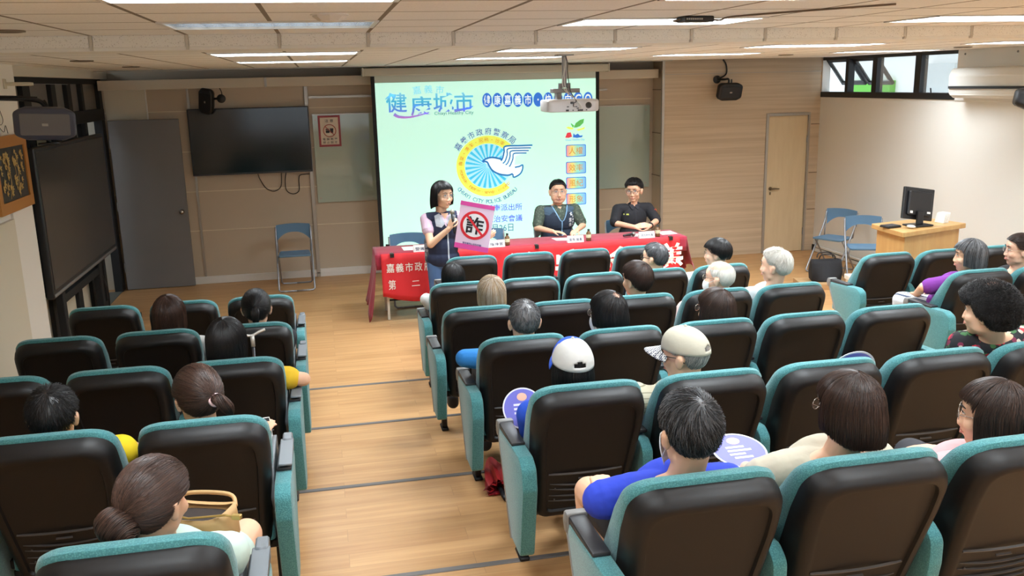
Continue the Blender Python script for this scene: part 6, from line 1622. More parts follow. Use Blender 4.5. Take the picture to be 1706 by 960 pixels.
C_stripe = striped('cloth_beige_stripe', (206, 200, 176), (150, 146, 122), 46, 2, 0.16); C_bwstripe = striped('cloth_grey_stripe', (196, 202, 210), (60, 68, 90), 30, 0, 0.35)

def at(key, k):
    r = {'B': 1, 'C': 2, 'D': 3, 'E': 4, 'F': 5}[key[1]]
    x = XC[r] + SP * k if key[0] == 'm' else (XLf[r] - SP * k if key[0] == 'l' else (4.72, 5.28)[k])
    return (x, ROWY[r] - 0.005, STEPZ[r])
def bobdrop(side, back):
    return lambda p: side + (back - side) * min(max((0.03 - p[1]) / 0.10, 0), 1)

# front of the middle block
J = seated((-0.036, 0.22, 0.98)); J['elL'] = V((-0.25, 0.38, 0.775)); J['wrL'] = V((-0.13, 0.60, 0.68))
person('person with long straight black hair in a white top, nearest the standing woman', at('mB', 0), J, 0.12, shirt=C_white, sleeve=1.7, pants=C_dark, hair_kw=dict(mats=[H_BLACK], zl=ZL_BOB, pole=(0, -0.3, 0.95), drop=bobdrop(-0.10, -0.09), n=1300, seed=11, thick=0.014, r=0.0013))
J = seated((0.014, 0.22, 1.04)); person('short-haired man in glasses turned sideways, just in front of the burgundy table end', at('mB', 3), J, 0.75, shirt=C_dark, sleeve=0.5, pants=C_dark, face=dict(glasses=M_gl), hair_kw=dict(mats=[H_GREYBLK], n=1500, seed=12, lift=0.012))
J = seated((0.024, 0.22, 1.04)); J['wrL'] = V((-0.16, 0.64, 0.70)); J['elL'] = V((-0.245, 0.42, 0.775)); person('young man with glossy black hair in white, seated before the wood-grain wall', at('mB', 4), J, 0.95, skin=SKIN_PALE, shirt=C_white, sleeve=0.8, pants=C_jeans, face=dict(glasses=M_glm), hair_kw=dict(mats=[H_BLACK], thick=0.020, n=1500, seed=13, lift=0.004, full=True, wander=0.15, sweep=0.3, zl=[(-0.2, -0.05), (-0.05, -0.035), (-0.03, 0.0), (0.0, 0.012), (0.03, 0.02), (0.06, 0.055), (0.2, 0.06)]))
J = seated((0.11, 0.22, 1.015)); person('person with short straw-blonde hair low behind a second-row seat', at('mC', 0), J, 0.0, shirt=C_taupe, sleeve=1.6, pants=C_dark, hair_kw=dict(mats=[H_BLONDE, H_WHITE], zl=ZL_BOB, pole=(0, -0.45, 0.9), drop=bobdrop(-0.05, -0.075), n=1800, seed=14, thick=0.016, spot=((0, -0.45, 0.9), 0.2, 0.8), white_mix=0.2))
J = seated((0.02, 0.22, 1.045)); person('person with cropped brown hair and a shiny thin crown, coral collar', at('mC', 2), J, 0.55, shirt=C_coral, sleeve=0.6, pants=C_dark, hair_kw=dict(mats=[H_DKBROWN, H_SCALP], n=3200, seed=15, thick=0.018, lift=0.006, pole=(0, -0.55, 0.83), spot=((0.1, -0.62, 0.78), 0.32, 0.22), full=True))
J = seated((0.08, 0.22, 1.015)); J['elL'] = V((-0.185, 0.40, 0.66)); person('bald elderly man with a white fringe and face mask, in blush sleeves', at('mC', 3), J, 0.75, skin=SKIN_PALE, shirt=C_blush, sleeve=1.0, pants=C_dark, face=dict(mask=True, glasses=M_glm), hair_kw=dict(mats=[H_WHITE, SKIN_PALE], n=900, seed=16, thick=0.004, lift=0.004, pole=(0, -0.2, 0.97), spot=((0, 0.0, 1), 0.95, 0.10), r=0.0009))
J = seated((-0.05, 0.22, 1.075)); person('white-haired man in pale grey, seated alone near the aisle before the black bag', at('mC', 4), J, 0.75, skin=SKIN_PALE, shirt=C_grey, sleeve=1.6, pants=C_dark, hair_kw=dict(mats=[H_WHITE], n=1900, seed=17, thick=0.016, lift=0.010))
J = seated((0.041, 0.22, 1.01)); J['elL'] = V((-0.29, 0.38, 0.775)); J['wrL'] = V((-0.10, 0.56, 0.70)); person('man with cropped grey hair in a bright blue jacket, elbow on the aisle armrest', at('mD', 0), J, 0.0, pitch=-0.05, shirt=C_bright, sleeve=1.85, pants=C_dark, hair_kw=dict(mats=[H_GREY, H_GREYBLK], n=2600, seed=18, thick=0.008, lift=0.006, white_mix=0.3, length=(0.10, 0.2)))
J = seated((-0.029, 0.22, 1.02)); person('person in lilac with a face mask and a pale bald streak through black hair', at('mD', 1), J, 0.6, pitch=-0.08, shirt=C_lilac, sleeve=0.8, pants=C_dark, face=dict(mask=True, glasses=M_glm), hair_kw=dict(mats=[H_BLACK, H_SCALP], zl=ZL_BOB, drop=bobdrop(-0.06, -0.075), n=3200, seed=19, thick=0.014, pole=(0, -0.5, 0.86), spot=((0.0, -0.58, 0.82), 0.22, 0.05), flare=0.04))
J = seated((0.071, 0.22, 0.99)); person('person with a rounded dark brown bob in a red and black flowered top', at('mD', 2), J, 0.55, shirt=C_floral2, sleeve=0.7, pants=C_dark, face=dict(glasses=M_glm), hair_kw=dict(mats=[H_DKBROWN, H_SCALP], zl=ZL_BOB, drop=bobdrop(-0.06, -0.07), n=3400, seed=20, thick=0.016, pole=(0, -0.4, 0.9), spot=((0.15, -0.6, 0.8), 0.26, 0.45), flare=0.05))
J = seated((-0.021, 0.22, 0.995)); J['elL'] = V((-0.19, 0.40, 0.66)); J['wrL'] = V((-0.17, 0.60, 0.64))
t, body, H = person('person in a blue and white baseball cap and cobalt jacket', at('mE', 0), J, 0.05, shirt=C_cobalt, sleeve=1.85, pants=C_dark, hair_kw=dict(mats=[H_BLACK], zl=ZL_BOB, pole=(0, -0.3, 0.95), drop=bobdrop(-0.10, -0.08), n=900, seed=21, thick=0.004, r=0.0012, flare=0.08))
cap_hat(body, H, cloth('cap_blue', (36, 84, 200)), cloth('cap_white', (196, 196, 193)), cloth('cap_blue', (36, 84, 200)))
J = seated((-0.061, 0.22, 1.005)); J['elL'] = V((-0.245, 0.40, 0.775)); J['wrL'] = V((-0.15, 0.64, 0.70))
t, body, H = person('elderly man in a beige cap and striped beige shirt', at('mE', 1), J, 0.75, pitch=-0.05, shirt=C_stripe, sleeve=1.0, pants=C_beigepants, face=dict(glasses=M_gl), hair_kw=dict(mats=[H_SILVER, H_WHITE], n=1500, seed=22, thick=0.004, lift=0.003, white_mix=0.4))
C_check = mat('cap_checked', (226, 226, 224), 0.8)
def _chk():
    nt, ns, lk, b = nodes_of(C_check); tc = ns.new('ShaderNodeTexCoord'); ck = ns.new('ShaderNodeTexChecker'); ck.inputs['Scale'].default_value = 130; ck.inputs['Color1'].default_value = lin((228, 228, 226)); ck.inputs['Color2'].default_value = lin((40, 48, 72)); lk.new(tc.outputs['Object'], ck.inputs['Vector']); lk.new(ck.outputs[0], b.inputs['Base Color'])
_chk()
cap_hat(body, H, cloth('cap_beige', (184, 180, 164)), cloth('cap_beige', (184, 180, 164)), C_check)
J = seated((-0.191, 0.22, 1.085)); J['elL'] = V((-0.25, 0.42, 0.775)); J['wrL'] = V((-0.15, 0.64, 0.70)); J['shL'] += V((0.0, 0, 0.05)); J['shR'] += V((0.0, 0, 0.05)); J['neck'] += V((0, 0, 0.03)); person('woman with short curly black hair in a black floral top', at('mE', 4), J, 0.6, shirt=C_floral, sleeve=0.8, girth=1.1, pants=C_dark, hair_kw=dict(mats=[H_BLACK, H_SCALP], n=6500, seed=23, thick=0.034, pole=(0, -0.4, 0.9), zl=[(-0.2, -0.085), (-0.05, -0.075), (-0.02, -0.03), (0.02, 0.0), (0.05, 0.05), (0.2, 0.06)], curl=0.0065, length=(0.10, 0.18), spot=((0, 0.05, 1), 0.42, 0.30), r=0.0012, wander=0.3, lift=0.012))
# rear row, close to the viewpoint
J = seated((0.023, 0.22, 1.04)); J['elL'] = V((-0.25, 0.38, 0.775)); J['wrL'] = V((-0.17, 0.60, 0.70)); J['dirL'] = V((0.25, 0.9, 0.1)); J['curlL'] = 0.9; J['knL'] = V((-0.135, 0.86, 0.57)); J['knR'] = V((0.125, 0.86, 0.59))
person('man in a royal blue T-shirt with short black and grey hair, mask on one cheek', at('mF', 0), J, 0.05, pitch=-0.08, hs=1.03, shirt=C_royal, sleeve=0.85, pants=C_black, short_pants=True, voxel=0.006, face=dict(mask=True), hair_kw=dict(mats=[H_GREYBLK, H_BLACK], n=5200, seed=24, thick=0.012, lift=0.010, r=0.00095, white_mix=0.35, length=(0.2, 0.36), pole=(0.08, -0.62, 0.78), sweep=0.25))
J = seated((0.013, 0.22, 1.06)); J['elL'] = V((-0.25, 0.40, 0.775)); J['wrL'] = V((-0.19, 0.64, 0.72)); person('person with a dark rounded bob and glasses in a cream T-shirt', at('mF', 1), J, 0.45, pitch=-0.05, hs=0.94, shirt=C_cream, sleeve=0.8, pants=C_dark, voxel=0.0065, face=dict(glasses=M_glm), hair_kw=dict(mats=[H_DKBROWN, H_SILVER], zl=ZL_BOB, drop=bobdrop(-0.065, -0.11), n=5200, seed=25, thick=0.019, pole=(0, -0.25, 0.97), flare=0.05, r=0.001))
J = seated((0.02, 0.24, 0.97)); J['shL'] = V((-0.17, 0.30, 0.77)); person('woman in pale pink with straight dark hair, cut off by the picture edge', at('mF', 2), J, 0.8, pitch=-0.05, shirt=C_pink, sleeve=1.5, pants=C_dark, face=dict(glasses=M_glm), hair_kw=dict(mats=[H_DKBROWN], zl=ZL_BOB, drop=bobdrop(-0.15, -0.10), n=2600, seed=26, thick=0.014, pole=(0, -0.3, 0.95), r=0.0011))
# block by the wall display
J = seated((0.058, 0.22, 1.025)); person('woman with a short chestnut bob, white-sleeved, in the block by the wall display', at('lC', 1), J, 0.0, shirt=C_white, sleeve=0.9, pants=C_dark, hair_kw=dict(mats=[H_BROWN], zl=ZL_BOB, drop=bobdrop(-0.08, -0.115), n=2000, seed=27, thick=0.020, pole=(0, -0.25, 0.97), tuck=1.0))
J = seated((0.028, 0.22, 1.035)); J['elR'] = V((0.155, 0.42, 0.64)); t, body, H = person('woman with sleek black hair in a low ponytail, front seat beside the aisle', at('lC', 0), J, 0.0, shirt=C_dark, sleeve=0.6, pants=C_dark, hair_kw=dict(mats=[H_BLACK], zl=ZL_TIED, pole=(0, -0.95, 0.10), thick=0.010, n=1800, seed=28, full=True, wander=0.05))
lock(body, 'ponytail', H, [(0, -0.105, 0.028), (0, -0.140, 0.01), (0, -0.146, -0.03), (0, -0.140, -0.075)], [0.016, 0.024, 0.022, 0.010], [H_BLACK], 160)
bm = NB(); tube(bm, [H @ V((0.019 * math.cos(a), -0.118 + 0.004 * math.sin(a), 0.026 + 0.019 * math.sin(a))) for a in [2 * PI * i / 16 for i in range(16)]], 0.006, 8, True); link('hair_tie', bm, M_black, body, True)
J = seated((-0.042, 0.22, 1.02)); J['elR'] = V((0.33, 0.38, 0.735)); J['wrR'] = V((0.13, 0.58, 0.70)); person('black-haired person in a mustard yellow blouse, elbow out over the aisle armrest', at('lD', 0), J, -0.15, shirt=C_mustard, sleeve=0.58, pants=C_dark, hair_kw=dict(mats=[H_BLACK], zl=ZL_BOB, drop=bobdrop(-0.06, -0.10), n=2400, seed=29, thick=0.022, pole=(0, -0.3, 0.95)))
J = seated((-0.031, 0.22, 1.015)); J['wrR'] = V((0.15, 0.56, 0.65)); J['elR'] = V((0.16, 0.40, 0.65)); J['dirR'] = V((0.25, 0.5, 0.35)); t, body, H = person('woman with brown hair tied by a pink hair tie, white phone in her hand', at('lE', 0), J, 0.45, pitch=-0.12, shirt=C_dark, sleeve=0.6, pants=C_dark, hair_kw=dict(mats=[H_AUBURN], zl=ZL_TIED, pole=(0.18, -0.95, -0.10), thick=0.012, n=3200, seed=30, full=True, wander=0.06))
lock(body, 'ponytail', H, [(0.02, -0.105, 0.0), (0.035, -0.145, 0.0), (0.06, -0.155, -0.035), (0.075, -0.140, -0.07)], [0.014, 0.023, 0.024, 0.010], [H_AUBURN], 260)
bm = NB(); c0 = V((0.026, -0.124, 0.0)); tube(bm, [H @ (c0 + V((0.020 * math.cos(a), 0.006 * math.sin(a), 0.020 * math.sin(a)))) for a in [2 * PI * i / 18 for i in range(18)]], 0.008, 8, True); link('hair_tie', bm, mat('pink_tie', (236, 196, 200), 0.7), body, True)
J = seated((-0.011, 0.22, 0.985)); J['shR'] = V((0.205, 0.34, 0.775)); J['elR'] = V((0.185, 0.46, 0.66)); person('boy with spiky short black hair in a bright yellow T-shirt', at('lE', 1), J, 0.0, hs=0.98, girth=1.12, shirt=C_yellow, sleeve=0.8, pants=C_dark, short_pants=True, hair_kw=dict(mats=[H_BLACK], n=3400, seed=31, thick=0.010, lift=0.014, length=(0.14, 0.24), r=0.001))
J = seated((0.037, 0.22, 1.005)); J['knR'] = V((0.21, 0.82, 0.58)); J['knL'] = V((0.0, 0.86, 0.57)); J['anR'] = V((0.2, 0.84, 0.11)); J['hipR'] = V((0.10, 0.47, 0.582)); J['elR'] = V((0.155, 0.42, 0.64)); J['elL'] = V((-0.17, 0.42, 0.64)); t, body, H = person('woman with a big coiled brown bun in a pale mint top, nearest the viewpoint', at('lF', 0), J, -0.55, pitch=-0.12, hs=0.96, shirt=C_mint, sleeve=0.6, pants=C_mint, short_pants=True, voxel=0.006, hair_kw=dict(mats=[H_AUBURN], zl=ZL_TIED, pole=(-0.1, -0.92, -0.30), thick=0.014, n=5600, seed=32, full=True, wander=0.05, r=0.001))
bun(body, H, (-0.02, -0.128, -0.035), (0.064, 0.050, 0.054), [H_AUBURN], rad(20), 900, 0.0011)
# seats under the podium
J = seated((0.02, 0.22, 1.045)); J['elL'] = V((-0.25, 0.42, 0.775)); J['wrL'] = V((-0.13, 0.66, 0.66)); person('grey-haired woman in purple, forearm across the seat, below the podium', at('rC', 0), J, 1.05, shirt=C_purple, sleeve=0.6, pants=C_bwstripe, hair_kw=dict(mats=[H_GREYBLK, H_GREY], zl=ZL_BOB, drop=bobdrop(-0.06, -0.09), n=1800, seed=33, thick=0.018, pole=(0, -0.2, 0.97), white_mix=0.35))
J = seated((-0.10, 0.22, 1.065)); t, body, H = person('woman in glasses with hair tied back, in black, at the picture edge by the wall', at('rC', 1), J, 1.15, skin=SKIN_PALE, shirt=C_black, sleeve=0.6, pants=C_dark, face=dict(glasses=M_glm), hair_kw=dict(mats=[H_DKBROWN], zl=ZL_TIED, pole=(0, -0.95, 0.0), thick=0.012, n=1500, seed=34, full=True))
lock(body, 'ponytail', H, [(0, -0.105, 0.0), (0, -0.140, -0.02), (0, -0.14, -0.12)], [0.014, 0.022, 0.010], [H_DKBROWN], 120)

# ------------------------------------------------------------------ the three presenters
M_vest = cloth('vest_navy', (32, 40, 66)); M_vest2 = cloth('vest_slate', (36, 48, 66)); M_collar = cloth('collar_grey', (168, 172, 180)); M_zip = mat('zip_silver', (190, 196, 204), 0.4); M_camo = floral('cloth_camouflage', (96, 98, 108), [(150, 150, 160), (60, 62, 74), (186, 184, 190)], 22)
M_uni = cloth('uniform_black', (26, 26, 32)); C_olive = floral('cloth_olive_pattern', (66, 78, 68), [(84, 96, 84), (74, 88, 76), (98, 110, 96)], 46); C_pinkt = cloth('cloth_pale_violet', (206, 178, 198))
# standing woman with the microphone
J = dict(head=V((0.02, 0.0, 1.405)), neck=V((0.0, 0.03, 1.235)), chest=V((0.0, 0.02, 1.04)), belly=V((0.0, 0.02, 0.86)), pelvis=V((0.0, 0.03, 0.74)), shL=V((-0.165, 0.02, 1.165)), shR=V((0.165, 0.0, 1.175)),
         elL=V((-0.145, -0.14, 0.92)), wrL=V((0.045, -0.205, 1.085)), elR=V((0.27, -0.05, 0.96)), wrR=V((0.43, -0.06, 0.935)), hipL=V((-0.085, 0.03, 0.70)), hipR=V((0.085, 0.03, 0.70)), knL=V((-0.09, -0.0, 0.40)), knR=V((0.09, 0.01, 0.40)), anL=V((-0.09, 0.05, 0.075)), anR=V((0.09, 0.05, 0.075)), toe=V((0, -1, 0)),
         dirL=V((0.30, -0.12, 0.75)), palmL=V((0.55, 0.5, -0.1)), curlL=1.15, dirR=V((0.75, -0.12, 0.35)), palmR=V((0.1, 0.85, 0.1)), curlR=0.55, thumbL=-1, thumbR=1)
t, body, H = person('standing woman with a black bob in a navy vest, speaking into a microphone', (1.20, 9.27, 0), J, PI + 0.50, pitch=-0.04, hs=1.13, shirt=C_pinkt, sleeve=0.45, pants=C_jeans, voxel=0.0055, girth=0.95, face=dict(glasses=M_glm, mouth_open=True), hair_kw=dict(mats=[H_BLACK], zl=[(-0.2, -0.09), (-0.05, -0.09), (0.0, -0.05), (0.03, -0.01), (0.05, 0.045), (0.065, 0.070), (0.2, 0.075)], drop=bobdrop(-0.085, -0.125), n=2600, seed=40, thick=0.018, pole=(0.15, 0.1, 0.98), flare=0.05))
def vest(t, J, m, girth, drop=0.0, g=0.026, hem=None):
    u = U(); R = Matrix.Identity(3)
    u.ell(J['chest'], (0.155 * girth + g, 0.105 * girth + g, 0.16 + g), R); u.ell(J['belly'], (0.150 * girth + g, 0.110 * girth + g, 0.18 + g), R); u.ell(J['pelvis'] + V((0, 0, drop)), (0.165 * girth + g, 0.125 + g, 0.10 + g), R)
    mid = (J['shL'] + J['shR']) / 2; u.cap(J['shL'] * 0.84 + mid * 0.16, J['shR'] * 0.84 + mid * 0.16, 0.058 + g * 0.5, 0.058 + g * 0.5)
    for s in ('shL', 'shR'): u.cap(J['neck'] + V((0, 0, -0.085)), J[s] * 0.8 + J['neck'] * 0.2 + V((0, 0, -0.015)), 0.052 + g * 0.5, 0.047 + g * 0.5)
    return link('vest', u.mesh(0.006, 6), m, t, True)
def front_strip(parent, vest_o, x, z0, z1, w, m, name, lift=0.004):
    """a strip laid on the front of a vest between two heights, facing -Y"""
    from mathutils.bvhtree import BVHTree
    me = vest_o.data; tr = BVHTree.FromPolygons([v.co for v in me.vertices], [list(p.vertices) for p in me.polygons])
    bm = NB(); rows = []
    for i in range(15):
        z = z0 + (z1 - z0) * i / 14; xx = x(i / 14) if callable(x) else x; r = []
        for dx in (-w / 2, w / 2):
            h = tr.ray_cast(V((xx + dx, -1.2, z)), V((0, 1, 0)), 3); r.append((h[0] if h[0] else V((xx + dx, 0, z))) + V((0, -lift, 0)))
        rows.append(r)
    grid_surface(bm, rows); o = link(name, bm, m, parent); sm = o.modifiers.new('s', 'SOLIDIFY'); sm.thickness = 0.002; return o
def project_patch(parent, target, polys, m, name, lift=0.004, thick=0.002):
    from mathutils.bvhtree import BVHTree
    me = target.data; tr = BVHTree.FromPolygons([v.co for v in me.vertices], [list(p.vertices) for p in me.polygons])
    bm = NB()
    for poly in polys: bm.faces.new([bm.verts.new((x, 0, z)) for x, z in poly])
    bmesh.ops.triangulate(bm, faces=bm.faces); bmesh.ops.subdivide_edges(bm, edges=bm.edges, cuts=4, use_grid_fill=True)
    for v in bm.verts:
        h = tr.ray_cast(V((v.co.x, -1.2, v.co.z)), V((0, 1, 0)), 3)
        v.co.y = (h[0].y if h[0] else 0.0) - lift
    o = link(name, bm, m, parent); sm = o.modifiers.new('s', 'SOLIDIFY'); sm.thickness = thick; return o
vo = vest(t, J, M_vest, 0.95)
front_strip(vo, vo, 0.045, 0.66, 1.10, 0.014, M_zip, 'zip')
project_patch(vo, vo, [[(-0.035, 1.21), (0.085, 1.21), (0.03, 1.09)]], C_pinkt, 'shirt_front', 0.003)
project_patch(vo, vo, [[(-0.015, 1.225), (0.065, 1.225), (0.027, 1.165)]], SKIN, 'neckline', 0.006)
project_patch(vo, vo, [[(-0.085, 1.205), (-0.030, 1.225), (0.02, 1.125), (-0.02, 1.085), (-0.075, 1.10)], [(0.135, 1.205), (0.080, 1.225), (0.035, 1.125), (0.07, 1.085), (0.125, 1.10)]], M_collar, 'lapels', 0.010, 0.004)
u = U(); u.cap(V((-0.15, 0.03, 0.72)), V((-0.155, 0.03, 0.93)), 0.045, 0.040); link('camouflage_side', u.mesh(0.007, 4), M_camo, vo, True)
mw = thing('handheld_microphone', 'silver-headed black microphone held up by the standing woman', 'microphone', (1.20, 9.27, 0))
p0, p1 = V((0.095, -0.240, 1.06)), V((0.085, -0.215, 1.235)); d_ = (p1 - p0).normalized()
bm = NB(); tube(bm, [p0 - d_ * 0.02, p0, p0 + d_ * 0.10, p1], [0.011, 0.013, 0.015, 0.019], 12); link('handle', bm, M_black, mw, True)
bm = NB(); sph(bm, p1 + d_ * 0.022, (0.025, 0.025, 0.03), 14, 10); link('mesh_head', bm, mat('mic_silver', (150, 146, 136), 0.35, 0.6), mw, True)
# pink poster in her hand
C_ = [V((1.345, 9.16, 1.372)), V((1.685, 9.05, 1.305)), V((1.69, 9.05, 0.795)), V((1.355, 9.16, 0.862))]   # top-left, top-right, bottom-right, bottom-left
ex = (C_[1] - C_[0]); ey = (C_[0] - C_[3]); ez = ex.cross(ey).normalized(); PM = Matrix((ex.normalized(), (ey - ex.normalized() * ey.dot(ex.normalized())).normalized(), ez)).transposed().to_4x4(); PM.translation = sum(C_, V()) / 4
po = thing('pink_poster', 'pink poster with a red prohibition sign held by the standing woman', 'poster', (0, 0, 0))
po.matrix_world = PM
def pp(u_, v_, w_=0.0):   # poster coordinates, slightly sheared like the held sheet
    return V((u_, v_, w_ * 2.0 + (0.003 if w_ else 0.0) + 0.006 * math.cos(u_ * 6) - 0.006))
W2, H2 = ex.length / 2, ey.length / 2 * 0.985
def poster_grid(bm, u0, u1, v0, v1, w, mi=0):
    grid_surface(bm, [[pp(u0 + (u1 - u0) * i / 10, v0 + (v1 - v0) * j / 6, w) for j in range(7)] for i in range(11)], mi)
bm = NB(); poster_grid(bm, -W2, W2, -H2, H2, 0); o = link('sheet', bm, mat('poster_pink', (240, 208, 234), 0.22, spec=0.6), po); sm = o.modifiers.new('s', 'SOLIDIFY'); sm.thickness = 0.002; sm.offset = -1
bm = NB(); poster_grid(bm, -W2, W2, H2 - 0.045, H2, 0.001); link('magenta_band', bm, mat('poster_magenta', (226, 84, 168), 0.22, spec=0.6), po); bm = NB(); poster_grid(bm, -W2, W2, -H2, -H2 + 0.055, 0.001); o = link('magenta_band', bm, mat('poster_magenta', (226, 84, 168), 0.22, spec=0.6), po)
PC = (0.0, 0.015)
bm = NB(); N_ = 48
def ringp(r): return [pp(PC[0] + r * math.cos(2 * PI * i / N_), PC[1] + r * math.sin(2 * PI * i / N_), 0.0015) for i in range(N_)]
V0 = ringp(0.152); V1 = ringp(0.124); grid_surface(bm, [V0, V1], 0, True); link('prohibition_ring', bm, mat('poster_red', (222, 48, 60), 0.3), po)
bm = NB(); c = bm.verts.new(pp(PC[0], PC[1], 0.0012)); rv = [bm.verts.new(p + V((0, 0, -0.0003))) for p in ringp(0.125)]
for i in range(N_): bm.faces.new((c, rv[i], rv[(i + 1) % N_]))
link('white_disc', bm, mat('poster_white', (240, 236, 240), 0.3), po)
bm = NB(); text_into(bm, '詐', Matrix.Translation((PC[0], PC[1], 0)), w=0.185, h=0.185, bold=0.006)
for v in bm.verts: v.co = pp(v.co.x, v.co.y, 0.0022)
link('lettering', bm, mat('poster_ink', (36, 30, 36), 0.4), po)
bm = NB(); poly = [(-0.102, 0.085), (-0.085, 0.102), (0.102, -0.085), (0.085, -0.102)]; bm.faces.new([bm.verts.new(pp(PC[0] + a, PC[1] + b_, 0.0030)) for a, b_ in poly]); link('prohibition_bar', bm, MATS['poster_red'], po)
bm = NB(); text_into(bm, '警政署關心您防詐騙', Matrix.Translation((0.0, -0.185, 0)), w=0.20, h=0.022, bold=0.003)
for v in bm.verts: v.co = pp(v.co.x, v.co.y, 0.0022)
link('small_lettering', bm, mat('poster_violet', (84, 54, 130), 0.4), po)

# man in the navy vest, seated behind the table
def table_sitter(cx, hz, half, elx, elz, hands, girth=1.0):
    J = dict(head=V((0, 0, hz)), neck=V((0, 0.03, hz - 0.155)), chest=V((0, 0.03, hz - 0.345)), belly=V((0, 0.05, hz - 0.55)), pelvis=V((0, 0.08, 0.605)), shL=V((-half, 0.03, hz - 0.228)), shR=V((half, 0.03, hz - 0.228)),
             elL=V((-elx, -0.08, elz)), elR=V((elx, -0.08, elz)), wrL=V(hands[0]), wrR=V(hands[1]), hipL=V((-0.10, 0.06, 0.565)), hipR=V((0.10, 0.06, 0.565)), knL=V((-0.13, -0.38, 0.545)), knR=V((0.13, -0.38, 0.545)), anL=V((-0.13, -0.44, 0.11)), anR=V((0.13, -0.44, 0.11)), toe=V((0, -1, 0)))
    return J
J = table_sitter(0, 1.235, 0.215, 0.29, 0.82, ((-0.16, -0.33, 0.808), (0.13, -0.36, 0.808)))
J.update(dirL=V((0.75, -0.55, -0.02)), palmL=V((0, 0, -1)), curlL=0.25, thumbL=-1, dirR=V((-0.55, -0.75, 0.02)), palmR=V((-0.2, 0, -1)), curlR=0.4, thumbR=1)
t, body, H = person('heavy-set man in glasses and a navy vest, seated at the table', (2.79, 10.47, 0), J, PI - 0.12, hs=1.16, skin=SKIN, shirt=C_olive, sleeve=0.80, pants=C_dark, girth=1.28, voxel=0.0055, chubby=1.0, face=dict(glasses=M_glm, mouth_open=True), hair_kw=dict(mats=[H_BLACK], n=1800, seed=41, thick=0.010, lift=0.006, zl=[(-0.2, -0.06), (-0.05, -0.03), (-0.028, 0.02), (0.01, 0.035), (0.04, 0.065), (0.07, 0.088), (0.2, 0.09)]))
vo = vest(t, J, M_vest2, 1.28, 0.0, 0.024)
z_ = mat('zip_blue', (126, 170, 206), 0.4)
front_strip(vo, vo, lambda q: 0.025 - 0.012 * q, 0.62, 0.90, 0.014, z_, 'zip')
project_patch(vo, vo, [[(-0.24, 0.965), (0.24, 0.965), (0.22, 1.04), (0.10, 1.075), (-0.10, 1.075), (-0.22, 1.04)]], cloth('vest_steel', (66, 88, 108)), 'yoke', 0.003)
project_patch(vo, vo, [[(-0.075, 1.08), (0.095, 1.08), (0.055, 0.97), (0.013, 0.895), (-0.04, 0.97)]], C_olive, 'shirt_front', 0.006)
project_patch(vo, vo, [[(-0.055, 1.085), (0.07, 1.085), (0.008, 1.035)]], SKIN, 'neckline', 0.009)
for sg in (-1, 1): front_strip(vo, vo, lambda q, sg=sg: 0.013 + sg * (0.012 + 0.085 * q ** 0.8), 0.895, 1.07, 0.013, z_, 'zip_edge', 0.012)
M_vt = mat('vest_lettering', (226, 228, 232), 0.7)
from mathutils.bvhtree import BVHTree as _BVH
_tr = _BVH.FromPolygons([v.co for v in vo.data.vertices], [list(p.vertices) for p in vo.data.polygons])
def on_vest(txt, x, z, w, h):
    bm = NB(); text_into(bm, txt, on_front(x, 0, z), w=w, h=h, bold=0.003)
    for v in bm.verts:
        hit = _tr.ray_cast(V((v.co.x, -1.2, v.co.z)), V((0, 1, 0)), 3)
        if hit[0]: v.co.y = hit[0].y - 0.004
    link('lettering', bm, M_vt, vo)
for i, ch in enumerate('里長'): on_vest(ch, 0.125, 0.90 - 0.06 * i, 0.04, 0.045)
for i, ch in enumerate('新南里辦公處'): on_vest(ch, 0.165, 0.935 - 0.033 * i, 0.022, 0.024)
on_vest('✿', 0.145, 0.97, 0.04, 0.04)
# police officer
J = table_sitter(0, 1.205, 0.20, 0.275, 0.825, ((-0.105, -0.34, 0.805), (0.085, -0.34, 0.81)))
J.update(dirL=V((0.80, -0.35, 0.22)), palmL=V((0.3, 0.6, -0.4)), curlL=0.6, thumbL=-1, dirR=V((-0.80, -0.35, 0.20)), palmR=V((-0.3, 0.6, -0.4)), curlR=0.65, thumbR=1)
t, body, H = person('police officer in a black short-sleeved uniform and black glasses, hands clasped', (3.76, 10.47, 0), J, PI - 0.55, pitch=-0.12, hs=1.14, skin=SKIN, shirt=M_uni, sleeve=0.92, pants=M_uni, girth=1.08, voxel=0.0055, face=dict(glasses=M_gl), hair_kw=dict(mats=[H_BLACK], n=2200, seed=42, thick=0.020, lift=0.010, zl=[(-0.2, -0.05), (-0.05, -0.03), (-0.03, 0.01), (0.0, 0.03), (0.04, 0.055), (0.07, 0.078), (0.2, 0.08)]))
sh = [o for o in t.children if o.name.startswith('shirt')][0]
project_patch(sh, sh, [[(-0.042, 1.065), (0.042, 1.065), (0.0, 1.012)]], SKIN, 'neckline', 0.004)
project_patch(sh, sh, [[(-0.085, 1.05), (-0.045, 1.07), (0.0, 1.008), (-0.038, 0.972)], [(0.085, 1.05), (0.045, 1.07), (0.0, 1.008), (0.038, 0.972)]], cloth('uniform_collar', (38, 38, 46)), 'collar', 0.009, 0.004)
front_strip(sh, sh, -0.115, 0.915, 0.93, 0.055, mat('badge_yellow', (206, 210, 90), 0.5), 'name_badge')
front_strip(sh, sh, 0.0, 0.62, 0.99, 0.022, cloth('uniform_placket', (34, 34, 40)), 'placket')
bm = NB()
e = (J['elR'] - J['shR']); c = J['shR'] + e * 0.32 + V((0.055, -0.035, 0.0)); q = round_poly([(-0.03, 0.04), (0.03, 0.04), (0.032, -0.01), (0.0, -0.05), (-0.032, -0.01)], 0.008, 3)
